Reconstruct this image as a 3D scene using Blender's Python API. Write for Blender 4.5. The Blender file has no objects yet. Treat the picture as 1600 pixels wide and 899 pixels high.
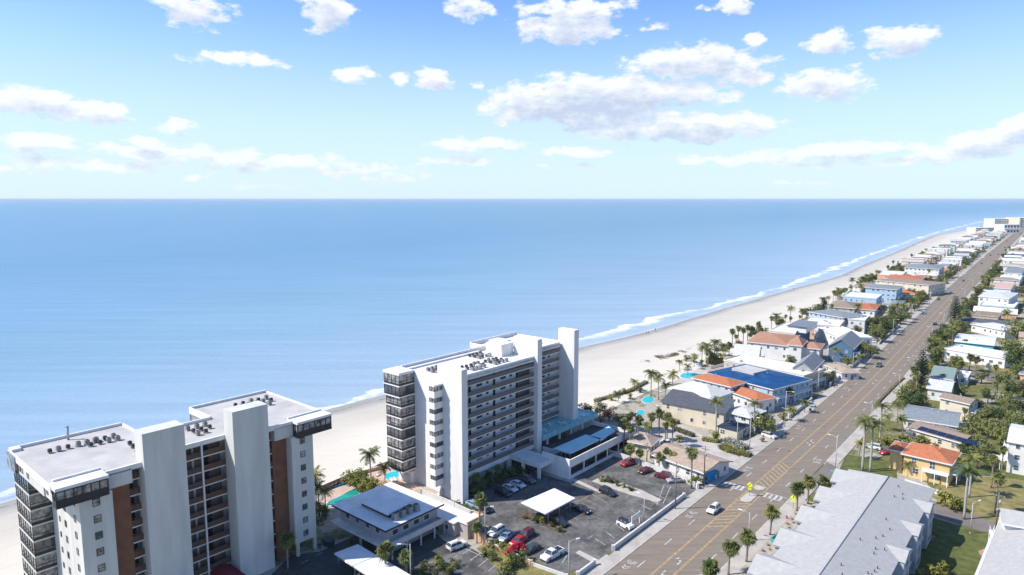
import bpy, bmesh, math, random
from mathutils import Vector, Matrix, noise
R = math.radians
sin, cos, pi = math.sin, math.cos, math.pi
S = bpy.context.scene
C = S.collection
# ------------------------------------------------------------------ camera
CAM_H = 75.0
FPX = 1067.0                      # focal length in pixels of the 1600 wide photograph
PITCH = math.atan(138.5/FPX)
CP, SP = cos(PITCH), sin(PITCH)
cd = bpy.data.cameras.new('camera'); cam = bpy.data.objects.new('camera', cd); C.objects.link(cam)
cam.location = (0, 0, CAM_H); cam.rotation_euler = (pi/2 - PITCH, 0, 0)
cd.sensor_width = 36; cd.lens = 36*FPX/1600; cd.clip_start = 1; cd.clip_end = 200000
S.camera = cam
# ------------------------------------------------------------------ light
SUN_EL, SUN_AZ = R(46), R(-99)    # azimuth from +Y towards +X : the sun stands to the left, a little behind
w = bpy.data.worlds.new('World'); S.world = w; w.use_nodes = True
NT = w.node_tree; NT.nodes.clear()
def nd(t, typ, **k):
    n = t.nodes.new(typ)
    for a, v in k.items(): setattr(n, a, v)
    return n
def azel(px, py):
    u = px-800; v = 449.5-py
    d = Vector((u, FPX*CP+v*SP, -FPX*SP+v*CP)).normalized()
    return math.atan2(d.x, d.y), math.asin(d.z)
# cloud banks: centre px, py, half width, half height, weight (in the photo's pixels, turned into azimuth and elevation)
CL = [(300,15,58,26,1),(510,18,38,30,1),(365,93,72,12,.8),(325,88,34,8,.7),(552,118,34,15,1),(672,124,30,15,1),(625,124,16,8,.6),(745,134,10,5,.5),
 (50,158,62,20,1),(130,175,72,17,1),(278,200,34,11,.8),(60,222,66,14,1),(220,221,24,11,.9),(250,238,110,12,.8),(400,252,150,14,.75),(60,258,80,14,.7),
 (190,262,110,10,.7),(540,262,110,12,.6),(610,275,70,8,.5),(300,280,30,5,.5),(735,12,34,18,.7),(885,46,72,23,1.05),(900,14,90,16,.9),(1028,38,20,10,.5),(1148,10,26,13,.9),(1103,14,12,6,.5),
 (1178,62,22,11,.9),(1290,68,40,20,1),(1410,62,56,20,1),(1362,86,14,6,.7),(1085,100,120,24,1),(1165,122,50,16,.9),(1285,135,72,26,1),(1090,128,70,10,.5),
 (930,152,150,30,1.3),(840,166,80,24,1.2),(1050,145,80,18,1.1),(1135,152,24,11,.8),(880,178,120,14,1.1),(1060,200,150,20,1.2),(960,196,70,16,1),(1150,205,60,10,.8),
 (745,226,75,11,.9),(905,236,62,8,.8),(720,252,45,9,.7),(1280,236,110,12,.9),(1180,248,140,12,.6),(1420,232,160,9,.7),(1560,218,90,20,1.1),(1590,196,50,16,1.1),(1500,240,100,12,.8),
 (1350,252,200,7,.5),(900,258,60,5,.35),(400,290,60,6,.45),(500,303,50,4,.4),(1260,285,70,4,.35)]
def cloud_group():
    g = bpy.data.node_groups.new('cloud_field', 'ShaderNodeTree')
    g.interface.new_socket('P', in_out='INPUT', socket_type='NodeSocketVector')
    g.interface.new_socket('D', in_out='OUTPUT', socket_type='NodeSocketFloat')
    gi = nd(g, 'NodeGroupInput'); go = nd(g, 'NodeGroupOutput')
    wn = nd(g, 'ShaderNodeTexNoise'); wn.inputs['Scale'].default_value = 16; wn.inputs['Detail'].default_value = 5; wn.inputs['Roughness'].default_value = .6
    st = nd(g, 'ShaderNodeVectorMath', operation='MULTIPLY'); st.inputs[1].default_value = (1, 1.9, 1)
    g.links.new(gi.outputs[0], st.inputs[0]); g.links.new(st.outputs[0], wn.inputs['Vector'])
    s1 = nd(g, 'ShaderNodeVectorMath', operation='SUBTRACT'); s1.inputs[1].default_value = (.5, .5, .5); g.links.new(wn.outputs['Color'], s1.inputs[0])
    s2 = nd(g, 'ShaderNodeVectorMath', operation='MULTIPLY'); s2.inputs[1].default_value = (.07, .034, 0); g.links.new(s1.outputs[0], s2.inputs[0])
    pp = nd(g, 'ShaderNodeVectorMath', operation='ADD'); g.links.new(gi.outputs[0], pp.inputs[0]); g.links.new(s2.outputs[0], pp.inputs[1])
    prev = None
    for px, py, hw, hh, wt in CL:
        a, e = azel(px, py); a2, _ = azel(px+hw, py); _, e2 = azel(px, py-hh)
        w_, h_ = abs(a2-a)*1.25, abs(e2-e)*1.35
        b = nd(g, 'ShaderNodeVectorMath', operation='SUBTRACT'); b.inputs[1].default_value = (a, e, 0); g.links.new(pp.outputs[0], b.inputs[0])
        c = nd(g, 'ShaderNodeVectorMath', operation='MULTIPLY'); c.inputs[1].default_value = (1/w_, 1/h_, 0); g.links.new(b.outputs[0], c.inputs[0])
        d = nd(g, 'ShaderNodeVectorMath', operation='DOT_PRODUCT'); g.links.new(c.outputs[0], d.inputs[0]); g.links.new(c.outputs[0], d.inputs[1])
        m = nd(g, 'ShaderNodeMath', operation='MULTIPLY_ADD'); m.inputs[1].default_value = -wt; m.inputs[2].default_value = wt; g.links.new(d.outputs['Value'], m.inputs[0])
        if prev is None: prev = m
        else:
            x = nd(g, 'ShaderNodeMath', operation='MAXIMUM'); g.links.new(prev.outputs[0], x.inputs[0]); g.links.new(m.outputs[0], x.inputs[1]); prev = x
    fn = nd(g, 'ShaderNodeTexNoise'); fn.inputs['Scale'].default_value = 34; fn.inputs['Detail'].default_value = 8; fn.inputs['Roughness'].default_value = .62
    g.links.new(st.outputs[0], fn.inputs['Vector'])
    f2 = nd(g, 'ShaderNodeMath', operation='MULTIPLY_ADD'); f2.inputs[1].default_value = 2.7; f2.inputs[2].default_value = -1.48; g.links.new(fn.outputs['Fac'], f2.inputs[0])
    ad = nd(g, 'ShaderNodeMath', operation='ADD'); g.links.new(prev.outputs[0], ad.inputs[0]); g.links.new(f2.outputs[0], ad.inputs[1])
    g.links.new(ad.outputs[0], go.inputs[0])
    return g
CG = cloud_group()
L_ = NT.links.new
sky = nd(NT, 'ShaderNodeTexSky', sky_type='NISHITA'); sky.sun_disc = False
sky.sun_elevation = SUN_EL; sky.sun_rotation = SUN_AZ; sky.altitude = 0; sky.air_density = 1.0; sky.dust_density = .35; sky.ozone_density = 1.3
tc = nd(NT, 'ShaderNodeTexCoord'); sx = nd(NT, 'ShaderNodeSeparateXYZ'); L_(tc.outputs['Generated'], sx.inputs[0])
at = nd(NT, 'ShaderNodeMath', operation='ARCTAN2'); L_(sx.outputs[0], at.inputs[0]); L_(sx.outputs[1], at.inputs[1])
asn = nd(NT, 'ShaderNodeMath', operation='ARCSINE'); L_(sx.outputs[2], asn.inputs[0])
cv = nd(NT, 'ShaderNodeCombineXYZ'); L_(at.outputs[0], cv.inputs[0]); L_(asn.outputs[0], cv.inputs[1])
up = nd(NT, 'ShaderNodeVectorMath', operation='ADD'); up.inputs[1].default_value = (-.006, .016, 0); L_(cv.outputs[0], up.inputs[0])
g1 = nd(NT, 'ShaderNodeGroup'); g1.node_tree = CG; L_(cv.outputs[0], g1.inputs[0])
g2 = nd(NT, 'ShaderNodeGroup'); g2.node_tree = CG; L_(up.outputs[0], g2.inputs[0])
mk = nd(NT, 'ShaderNodeMapRange', interpolation_type='SMOOTHSTEP'); mk.inputs['From Min'].default_value = -.05; mk.inputs['From Max'].default_value = .6; L_(g1.outputs[0], mk.inputs[0])
# only above the horizon
hz = nd(NT, 'ShaderNodeMapRange'); hz.inputs['From Min'].default_value = 0.0; hz.inputs['From Max'].default_value = .03; L_(sx.outputs[2], hz.inputs[0])
mm = nd(NT, 'ShaderNodeMath', operation='MULTIPLY'); L_(mk.outputs[0], mm.inputs[0]); L_(hz.outputs[0], mm.inputs[1])
lowc = nd(NT, 'ShaderNodeMapRange'); lowc.inputs['From Min'].default_value = .02; lowc.inputs['From Max'].default_value = .13; lowc.inputs['To Min'].default_value = .72; lowc.inputs['To Max'].default_value = .94; L_(sx.outputs[2], lowc.inputs[0])
mm2 = nd(NT, 'ShaderNodeMath', operation='MULTIPLY'); L_(mm.outputs[0], mm2.inputs[0]); L_(lowc.outputs[0], mm2.inputs[1])
sh = nd(NT, 'ShaderNodeMapRange'); sh.inputs['From Min'].default_value = .05; sh.inputs['From Max'].default_value = 1.15; L_(g2.outputs[0], sh.inputs[0])
CLOUD = 1.0
cc = nd(NT, 'ShaderNodeMix', data_type='RGBA'); L_(sh.outputs[0], cc.inputs[0])
cc.inputs[6].default_value = (8.9,9.05,9.4,1); cc.inputs[7].default_value = (5.2,6.0,7.6,1)
# the sky the photograph was developed to: lifted, a touch of humid white near the horizon
vh = nd(NT, 'ShaderNodeMapRange', interpolation_type='SMOOTHSTEP'); vh.inputs['From Min'].default_value = .0; vh.inputs['From Max'].default_value = .30
vh.inputs['To Min'].default_value = .9; vh.inputs['To Max'].default_value = 0.0; L_(sx.outputs[2], vh.inputs[0])
mh = nd(NT, 'ShaderNodeMix', data_type='RGBA'); L_(vh.outputs[0], mh.inputs[0]); hs = nd(NT, 'ShaderNodeVectorMath', operation='MULTIPLY'); hs.inputs[1].default_value = (1.03, 1.37, 1.88); L_(sky.outputs[0], hs.inputs[0]); L_(hs.outputs[0], mh.inputs[6]); mh.inputs[7].default_value = (6.6, 8.2, 9.1, 1)
mx = nd(NT, 'ShaderNodeMix', data_type='RGBA'); L_(mm2.outputs[0], mx.inputs[0]); L_(mh.outputs[2], mx.inputs[6]); L_(cc.outputs[2], mx.inputs[7])
bg = nd(NT, 'ShaderNodeBackground'); bg.inputs[1].default_value = .088; L_(mx.outputs[2], bg.inputs[0])
bg0 = nd(NT, 'ShaderNodeBackground'); bg0.inputs[1].default_value = .088; L_(mh.outputs[2], bg0.inputs[0])
aa = nd(NT, 'ShaderNodeMath', operation='ABSOLUTE'); L_(at.outputs[0], aa.inputs[0])
c1 = nd(NT, 'ShaderNodeMath', operation='LESS_THAN'); c1.inputs[1].default_value = 1.0; L_(aa.outputs[0], c1.inputs[0])
c2 = nd(NT, 'ShaderNodeMath', operation='LESS_THAN'); c2.inputs[1].default_value = .4; L_(asn.outputs[0], c2.inputs[0])
c3 = nd(NT, 'ShaderNodeMath', operation='GREATER_THAN'); c3.inputs[1].default_value = 0; L_(asn.outputs[0], c3.inputs[0])
c4 = nd(NT, 'ShaderNodeMath', operation='MULTIPLY'); L_(c1.outputs[0], c4.inputs[0]); L_(c2.outputs[0], c4.inputs[1])
c5 = nd(NT, 'ShaderNodeMath', operation='MULTIPLY'); L_(c4.outputs[0], c5.inputs[0]); L_(c3.outputs[0], c5.inputs[1])
ms = nd(NT, 'ShaderNodeMixShader'); L_(c5.outputs[0], ms.inputs[0]); L_(bg0.outputs[0], ms.inputs[1]); L_(bg.outputs[0], ms.inputs[2])
w.cycles.sampling_method = 'MANUAL'; w.cycles.sample_map_resolution = 256
wo = nd(NT, 'ShaderNodeOutputWorld'); L_(ms.outputs[0], wo.inputs[0])
sd = bpy.data.lights.new('sun', 'SUN'); sun = bpy.data.objects.new('sun', sd); C.objects.link(sun)
sd.energy = 5.0; sd.angle = R(.5); sd.color = (1, .95, .88)
sv = Vector((sin(SUN_AZ)*cos(SUN_EL), cos(SUN_AZ)*cos(SUN_EL), sin(SUN_EL)))
sun.rotation_euler = sv.to_track_quat('Z', 'Y').to_euler(); sun.location = (-100, 0, 200)
S.view_settings.view_transform = 'Standard'; S.view_settings.look = 'None'; S.view_settings.gamma = 1; S.view_settings.use_curve_mapping = False
S.view_settings.exposure = 0.38
# ------------------------------------------------------------------ measuring: a photo pixel to a point at height z
def G(px, py, z=0.0):
    u = px-800; v = 449.5-py
    d = Vector((u, FPX*CP+v*SP, -FPX*SP+v*CP)); t = (CAM_H-z)/-d.z
    return Vector((d.x*t, d.y*t, z))
def PX(v):
    z = v[2]-CAM_H; c = v[1]*CP-z*SP; q = v[1]*SP+z*CP
    return 800+FPX*v[0]/c, 449.5-FPX*q/c
# ------------------------------------------------------------------ materials
MATS = {}
def mat(name, col, rough=.8, var=.12, scale=1.5, metal=0, spec=.3, col2=None, bump=0, coord='Object', detail=5, alpha=None, stretch=None, coat=0):
    if name in MATS: return MATS[name]
    m = bpy.data.materials.new(name); m.use_nodes = True; t = m.node_tree; b = t.nodes['Principled BSDF']
    b.inputs['Roughness'].default_value = rough; b.inputs['Metallic'].default_value = metal; b.inputs['Specular IOR Level'].default_value = spec
    if coat: b.inputs['Coat Weight'].default_value = coat; b.inputs['Coat Roughness'].default_value = .05
    tcn = nd(t, 'ShaderNodeTexCoord'); mp = nd(t, 'ShaderNodeMapping'); t.links.new(tcn.outputs[coord], mp.inputs[0])
    if stretch: mp.inputs['Scale'].default_value = stretch
    n = nd(t, 'ShaderNodeTexNoise'); n.inputs['Scale'].default_value = scale; n.inputs['Detail'].default_value = detail; n.inputs['Roughness'].default_value = .6
    t.links.new(mp.outputs[0], n.inputs['Vector'])
    r = nd(t, 'ShaderNodeValToRGB')
    c2 = col2 or tuple(max(0, c*(1-var)) for c in col); c1 = col if col2 else tuple(min(1, c*(1+var*.6)) for c in col)
    r.color_ramp.elements[0].position = .36; r.color_ramp.elements[1].position = .64
    r.color_ramp.elements[0].color = (*c2, 1); r.color_ramp.elements[1].color = (*c1, 1)
    t.links.new(n.outputs['Fac'], r.inputs[0]); t.links.new(r.outputs[0], b.inputs['Base Color'])
    if bump:
        bn = nd(t, 'ShaderNodeBump'); bn.inputs['Strength'].default_value = bump; bn.inputs['Distance'].default_value = .1
        t.links.new(n.outputs['Fac'], bn.inputs['Height']); t.links.new(bn.outputs[0], b.inputs['Normal'])
    MATS[name] = m; return m
def stripes(name, col, col2, freq, axis=0, rough=.7, var=.1, kind='BANDS'):
    """a pattern of courses (tiles, shingles, boards, pavers) across one object axis, broken up with noise"""
    if name in MATS: return MATS[name]
    m = bpy.data.materials.new(name); m.use_nodes = True; t = m.node_tree; b = t.nodes['Principled BSDF']; b.inputs['Roughness'].default_value = rough; b.inputs['Specular IOR Level'].default_value = .25
    tcn = nd(t, 'ShaderNodeTexCoord')
    wv = nd(t, 'ShaderNodeTexWave', wave_type='BANDS', bands_direction='XYZ'[axis], wave_profile='SAW'); wv.inputs['Scale'].default_value = freq; wv.inputs['Distortion'].default_value = .3
    wv.inputs['Detail'].default_value = 2
    t.links.new(tcn.outputs['Object'], wv.inputs['Vector'])
    n = nd(t, 'ShaderNodeTexNoise'); n.inputs['Scale'].default_value = 1.1; n.inputs['Detail'].default_value = 7; n.inputs['Roughness'].default_value = .7; t.links.new(tcn.outputs['Object'], n.inputs['Vector'])
    r = nd(t, 'ShaderNodeMix', data_type='RGBA'); r.inputs[6].default_value = (*col, 1); r.inputs[7].default_value = (*col2, 1); t.links.new(wv.outputs['Fac'], r.inputs[0])
    mr = nd(t, 'ShaderNodeMapRange'); mr.inputs['From Min'].default_value = .3; mr.inputs['From Max'].default_value = .7; mr.inputs['To Min'].default_value = 1-var*1.6; mr.inputs['To Max'].default_value = 1+var
    t.links.new(n.outputs['Fac'], mr.inputs[0])
    v = nd(t, 'ShaderNodeVectorMath', operation='SCALE'); t.links.new(r.outputs[2], v.inputs[0]); t.links.new(mr.outputs[0], v.inputs['Scale'])
    t.links.new(v.outputs[0], b.inputs['Base Color']); MATS[name] = m; return m
def glass(name, col=(.03,.04,.05), rough=.08):
    if name in MATS: return MATS[name]
    m = mat(name, col, rough=rough, var=.6, scale=.35, spec=.9, col2=tuple(min(1, c*3.0+.03) for c in col), detail=2); return m
# ------------------------------------------------------------------ mesh builder
class MB:
    def __init__(s): s.v = []; s.f = []; s.m = []; s.sm = []
    def quad(s, *p, mi=0):
        b = len(s.v); s.v += [tuple(x) for x in p]; s.f.append(tuple(range(b, b+len(p)))); s.m.append(mi); s.sm.append(False); return s
    def box(s, x0, x1, y0, y1, z0, z1, fr=None, mi=0, skip=''):
        fr = fr or ID; b = len(s.v)
        s.v += [tuple(fr(x, y, z)) for z in (z0, z1) for x, y in ((x0,y0),(x1,y0),(x1,y1),(x0,y1))]
        F = dict(b=(0,3,2,1), t=(4,5,6,7), s=(0,1,5,4), e=(1,2,6,5), n=(2,3,7,6), w=(3,0,4,7))
        for k, q in F.items():
            if k in skip: continue
            s.f.append(tuple(b+i for i in q)); s.m.append(mi); s.sm.append(False)
        return s
    def prism(s, pts, z0, z1, mi=0, cap=True, bottom=True):
        """pts counter-clockwise (x,y) ; z0/z1 numbers"""
        b = len(s.v); n = len(pts)
        s.v += [(p[0], p[1], z0) for p in pts]+[(p[0], p[1], z1) for p in pts]
        for i in range(n): s.f.append((b+i, b+(i+1)%n, b+n+(i+1)%n, b+n+i)); s.m.append(mi); s.sm.append(False)
        if cap: s.f.append(tuple(b+n+i for i in range(n))); s.m.append(mi); s.sm.append(False)
        if bottom: s.f.append(tuple(b+i for i in reversed(range(n)))); s.m.append(mi); s.sm.append(False)
        return s
    def tube(s, pts, rad, n=8, mi=0, cap=True):
        """pts: list of Vectors, rad number or list"""
        pts = [Vector(p) for p in pts]; k = len(pts)
        if not hasattr(rad, '__len__'): rad = [rad]*k
        b = len(s.v)
        for i, p in enumerate(pts):
            d = (pts[min(i+1, k-1)]-pts[max(i-1, 0)]).normalized()
            a = d.orthogonal().normalized() if abs(d.z) < .99 else Vector((1,0,0)); a = (a-d*a.dot(d)).normalized(); c = d.cross(a)
            for j in range(n):
                q = p+(a*cos(2*pi*j/n)+c*sin(2*pi*j/n))*rad[i]; s.v.append(tuple(q))
        for i in range(k-1):
            for j in range(n):
                s.f.append((b+i*n+j, b+i*n+(j+1)%n, b+(i+1)*n+(j+1)%n, b+(i+1)*n+j)); s.m.append(mi); s.sm.append(True)
        if cap:
            s.f.append(tuple(b+j for j in reversed(range(n)))); s.m.append(mi); s.sm.append(False)
            s.f.append(tuple(b+(k-1)*n+j for j in range(n))); s.m.append(mi); s.sm.append(False)
        return s
    def cyl(s, x, y, z0, z1, r, n=12, r2=None, mi=0): return s.tube([(x,y,z0),(x,y,z1)], [r, r if r2 is None else r2], n, mi)
    def mesh(s, name, mats):
        me = bpy.data.meshes.new(name); me.from_pydata(s.v, [], s.f)
        for m in (mats if isinstance(mats, (list, tuple)) else [mats]): me.materials.append(m)
        me.polygons.foreach_set('material_index', s.m); me.polygons.foreach_set('use_smooth', s.sm); me.update(); return me
    def build(s, name, mats, parent=None, loc=None, rz=0, label=None):
        o = bpy.data.objects.new(name, s.mesh(name, mats)); C.objects.link(o)
        if parent is not None: o.parent = parent
        if loc is not None: o.location = loc
        if rz: o.rotation_euler = (0, 0, rz)
        if label: o['label'] = label
        return o
ID = lambda x, y, z: (x, y, z)
def tag(o, label=None, cat=None, group=None, kind=None):
    if label: o['label'] = label
    if cat: o['category'] = cat
    if group: o['group'] = group
    if kind: o['kind'] = kind
    return o
def empty(name, loc=(0,0,0), rz=0, label=None, cat=None, group=None):
    o = bpy.data.objects.new(name, None); C.objects.link(o); o.location = loc; o.rotation_euler = (0, 0, rz); o.empty_display_size = .5
    return tag(o, label, cat, group)
KIDS = {}
def kids(o):
    return [c for c in C.objects if c.parent == o]
def snapshot(o):
    return (o, [snapshot(c) for c in kids(o)])
def copy_snap(sn, parent=None):
    c = sn[0].copy(); C.objects.link(c)
    if parent is not None: c.parent = parent; KIDS.setdefault(parent.name, []).append(c)
    for k in sn[1]: copy_snap(k, c)
    return c
def struct(o): o['kind'] = 'structure'; return o
ORD = ['first','second','third','fourth','fifth','sixth','seventh','eighth','ninth','tenth','eleventh','twelfth','thirteenth','fourteenth','fifteenth','sixteenth','seventeenth','eighteenth','nineteenth','twentieth']
def ordn(i):
    if i < 20: return ORD[i]
    t = (i+1)//10; u = (i+1)%10
    return (['','','twenty','thirty','forty','fifty','sixty','seventy'][t]+('-'+ORD[u-1] if u else '')).replace('tyy','ty') if u else ['','','twentieth','thirtieth','fortieth','fiftieth','sixtieth','seventieth'][t]
# ================================================================== SETTING
A_ = Vector((.652, .758)); D_ = Vector((-.758, .652))      # along the coast, out to sea
def pq(x, y): return x*A_.x+y*A_.y, x*D_.x+y*D_.y
def xy(p, q): return (A_.x*p+D_.x*q, A_.y*p+D_.y*q)
def curve_fn(pts):
    k = sorted(pq(*p) for p in pts)
    def f(p):
        if p <= k[0][0]: return k[0][1]
        for (a, b), (c, d) in zip(k, k[1:]):
            if p <= c:
                t = (p-a)/(c-a); return b+(d-b)*t
        (a, b), (c, d) = k[-2:]
        return d+(d-b)/(c-a)*(p-c)
    return f
def smooth_fn(f, r=14): return lambda p: sum(f(p+i*r) for i in (-2,-1,0,1,2))/5
shore = smooth_fn(curve_fn([(-127.6,161.9),(-69,237.6),(-49.7,258.8),(34.5,344.1),(55.9,361.8),(76.4,383.4),(109,423.1),(149.5,471.8),(205.6,536.4),(239.4,575.7),(322.1,668.4),(401.6,780.3),(553.4,982.6),(701.8,1186.9),(894,1443.4),(1082,1650.9),(1218.5,1798.6),(1627.1,2315.2),(2016.8,2702.7),(3500,4100),(9000,9400)]))
foamf = smooth_fn(curve_fn([(-133.6,169.9),(-72.8,242.2),(-50.8,265.2),(38,365.3),(65.4,399.2),(100.3,439.8),(144,480.5),(201.9,551.5),(256,616.2),(307.7,685.8),(416.7,837.9),(564.3,1033.5),(782.3,1324.3),(962.8,1555.1),(1600,2335),(3480,4140),(8950,9450)]))
prop = curve_fn([(-300,-140),(-50.5,171.5),(-45.3,177.8),(-35.7,190),(-29.2,205),(5,222),(23.1,230),(36.8,240),(52.8,260.6),(70,279.8),(87.6,304.4),(111.7,333.6),(144.7,379.6),(189.1,432.5),(278.4,555.4),(473.6,812.2),(695,1089.9),(1022.4,1497.2),(1210,1750),(1620,2290),(2010,2680),(3500,4050),(9000,9300)])
PS = [-2500,-1200,-600]+[-300+14*i for i in range(160)]+[2000+80*i for i in range(25)]+[4200,5200,7000,10000,20000,60000,120000]
def ribbon(name, qs, zf, mats, sdattr=None):
    me = bpy.data.meshes.new(name); v = []; f = []; at = []; a2 = []
    for p in PS:
        s0 = shore(p); f0 = foamf(p)
        for q in qs:
            Q = q(p) if callable(q) else s0+q
            x, y = xy(p, Q); v.append((x, y, zf(p, Q-s0))); at.append(Q-s0); a2.append(Q-f0)
    n = len(qs)
    for i in range(len(PS)-1):
        for j in range(n-1): f.append((i*n+j, (i+1)*n+j, (i+1)*n+j+1, i*n+j+1)[::1])
    me.from_pydata(v, [], f)
    for nm, arr in (('sd', at), ('fd', a2)):
        A = me.attributes.new(nm, 'FLOAT', 'POINT'); A.data.foreach_set('value', arr)
    me.polygons.foreach_set('use_smooth', [True]*len(f))
    me.materials.append(mats); me.update()
    bm = bmesh.new(); bm.from_mesh(me); bmesh.ops.recalc_face_normals(bm, faces=bm.faces)
    if bm.faces[len(bm.faces)//2].normal.z < 0: bmesh.ops.reverse_faces(bm, faces=bm.faces)
    bm.to_mesh(me); bm.free()
    o = bpy.data.objects.new(name, me); C.objects.link(o); return struct(o)
def water_mat():
    m = bpy.data.materials.new('sea_water'); m.use_nodes = True; t = m.node_tree; b = t.nodes['Principled BSDF']; L = t.links.new
    g = nd(t, 'ShaderNodeNewGeometry')
    def nz(sc, det, st=(1,1,1), rot=0, rough=.6):
        mp = nd(t, 'ShaderNodeMapping'); mp.inputs['Rotation'].default_value = (0, 0, rot); mp.inputs['Scale'].default_value = st; L(g.outputs['Position'], mp.inputs[0])
        n = nd(t, 'ShaderNodeTexNoise'); n.inputs['Scale'].default_value = sc; n.inputs['Detail'].default_value = det; n.inputs['Roughness'].default_value = rough; L(mp.outputs[0], n.inputs['Vector']); return n
    sd_ = nd(t, 'ShaderNodeAttribute', attribute_name='sd'); fd_ = nd(t, 'ShaderNodeAttribute', attribute_name='fd')
    rot = -math.atan2(A_.y, A_.x)
    # depth colour: clear green-blue over the bar, deeper blue offshore
    r = nd(t, 'ShaderNodeValToRGB'); mr = nd(t, 'ShaderNodeMapRange'); mr.inputs['From Max'].default_value = 700; L(sd_.outputs['Fac'], mr.inputs[0])
    e = r.color_ramp.elements; e[0].position = 0; e[0].color = (.35,.43,.48,1); e[1].position = 1; e[1].color = (.095,.235,.36,1)
    for p_, c_ in ((.02,(.30,.395,.47,1)),(.07,(.26,.37,.455,1)),(.22,(.195,.325,.43,1)),(.5,(.14,.275,.395,1))):
        x = r.color_ramp.elements.new(p_); x.color = c_
    L(mr.outputs[0], r.inputs[0])
    big = nz(.012, 4, (.35,1,1), rot); mrb = nd(t, 'ShaderNodeMapRange'); mrb.inputs['From Min'].default_value = .3; mrb.inputs['From Max'].default_value = .7; mrb.inputs['To Min'].default_value = .95; mrb.inputs['To Max'].default_value = 1.04; L(big.outputs['Fac'], mrb.inputs[0])
    sw = nz(.10, 4, (.06,1,1), rot+.06, .62); msw = nd(t, 'ShaderNodeMapRange'); msw.inputs['From Min'].default_value = .36; msw.inputs['From Max'].default_value = .62; msw.inputs['To Min'].default_value = .90; msw.inputs['To Max'].default_value = 1.04; L(sw.outputs['Fac'], msw.inputs[0])
    mul = nd(t, 'ShaderNodeMath', operation='MULTIPLY'); L(mrb.outputs[0], mul.inputs[0]); L(msw.outputs[0], mul.inputs[1])
    sc = nd(t, 'ShaderNodeVectorMath', operation='SCALE'); L(r.outputs[0], sc.inputs[0]); L(mul.outputs[0], sc.inputs['Scale'])
    # foam along the breaker line: a broken band whose width and place wander
    wob = nz(.035, 4, (.6,1,1), rot); wv = nd(t, 'ShaderNodeMath', operation='MULTIPLY_ADD'); wv.inputs[1].default_value = 34; wv.inputs[2].default_value = -17; L(wob.outputs['Fac'], wv.inputs[0])
    fd2 = nd(t, 'ShaderNodeMath', operation='ADD'); L(fd_.outputs['Fac'], fd2.inputs[0]); L(wv.outputs[0], fd2.inputs[1])
    up = nd(t, 'ShaderNodeMapRange', interpolation_type='SMOOTHSTEP'); up.inputs['From Min'].default_value = 2.5; up.inputs['From Max'].default_value = -1.0; L(fd2.outputs[0], up.inputs[0])
    lo = nd(t, 'ShaderNodeMapRange', interpolation_type='SMOOTHSTEP'); lo.inputs['From Min'].default_value = -14; lo.inputs['From Max'].default_value = -1; L(fd2.outputs[0], lo.inputs[0])
    band = nd(t, 'ShaderNodeMath', operation='MULTIPLY'); L(up.outputs[0], band.inputs[0]); L(lo.outputs[0], band.inputs[1])
    fine = nz(.35, 8, (.5,1,1), rot, .7); pat = nz(.014, 3, (1,.2,1), rot)
    fm = nd(t, 'ShaderNodeMath', operation='MULTIPLY_ADD'); fm.inputs[1].default_value = 2.4; fm.inputs[2].default_value = -1.0; L(fine.outputs['Fac'], fm.inputs[0])
    pm = nd(t, 'ShaderNodeMath', operation='MULTIPLY_ADD'); pm.inputs[1].default_value = 2.2; pm.inputs[2].default_value = -.9; L(pat.outputs['Fac'], pm.inputs[0])
    s1 = nd(t, 'ShaderNodeMath', operation='ADD'); L(fm.outputs[0], s1.inputs[0]); L(pm.outputs[0], s1.inputs[1])
    s2 = nd(t, 'ShaderNodeMath', operation='ADD'); L(s1.outputs[0], s2.inputs[0]); L(band.outputs[0], s2.inputs[1])
    s3 = nd(t, 'ShaderNodeMapRange', interpolation_type='SMOOTHSTEP'); s3.inputs['From Min'].default_value = .62; s3.inputs['From Max'].default_value = 1.75; L(s2.outputs[0], s3.inputs[0])
    s4 = nd(t, 'ShaderNodeMath', operation='MULTIPLY'); L(s3.outputs[0], s4.inputs[0]); L(band.outputs[0], s4.inputs[1])
    # swash edge
    ed = nd(t, 'ShaderNodeMapRange', interpolation_type='SMOOTHSTEP'); ed.inputs['From Min'].default_value = 3.2; ed.inputs['From Max'].default_value = .2
    eb = nd(t, 'ShaderNodeMath', operation='ADD'); wv2 = nd(t, 'ShaderNodeMath', operation='MULTIPLY_ADD'); wv2.inputs[1].default_value = 7; wv2.inputs[2].default_value = -2.5; L(wob.outputs['Fac'], wv2.inputs[0])
    L(sd_.outputs['Fac'], eb.inputs[0]); L(wv2.outputs[0], eb.inputs[1]); L(eb.outputs[0], ed.inputs[0])
    e2 = nd(t, 'ShaderNodeMath', operation='MULTIPLY'); L(ed.outputs[0], e2.inputs[0]); e2.inputs[1].default_value = .35
    fo = nd(t, 'ShaderNodeMath', operation='MAXIMUM'); L(s4.outputs[0], fo.inputs[0]); L(e2.outputs[0], fo.inputs[1])
    mx = nd(t, 'ShaderNodeMix', data_type='RGBA'); L(fo.outputs[0], mx.inputs[0]); L(sc.outputs[0], mx.inputs[6]); mx.inputs[7].default_value = (.72,.75,.77,1)
    L(mx.outputs[2], b.inputs['Base Color'])
    rr = nd(t, 'ShaderNodeMapRange'); rr.inputs['To Min'].default_value = .32; rr.inputs['To Max'].default_value = .9; L(fo.outputs[0], rr.inputs[0]); L(rr.outputs[0], b.inputs['Roughness'])
    b.inputs['IOR'].default_value = 1.33; b.inputs['Specular IOR Level'].default_value = .36
    # chop and long low swell lines that run with the shore
    n1 = nz(.5, 6, (.55,1,1), rot+.2); n2 = nz(.06, 3, (.22,1,1), rot)
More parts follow.
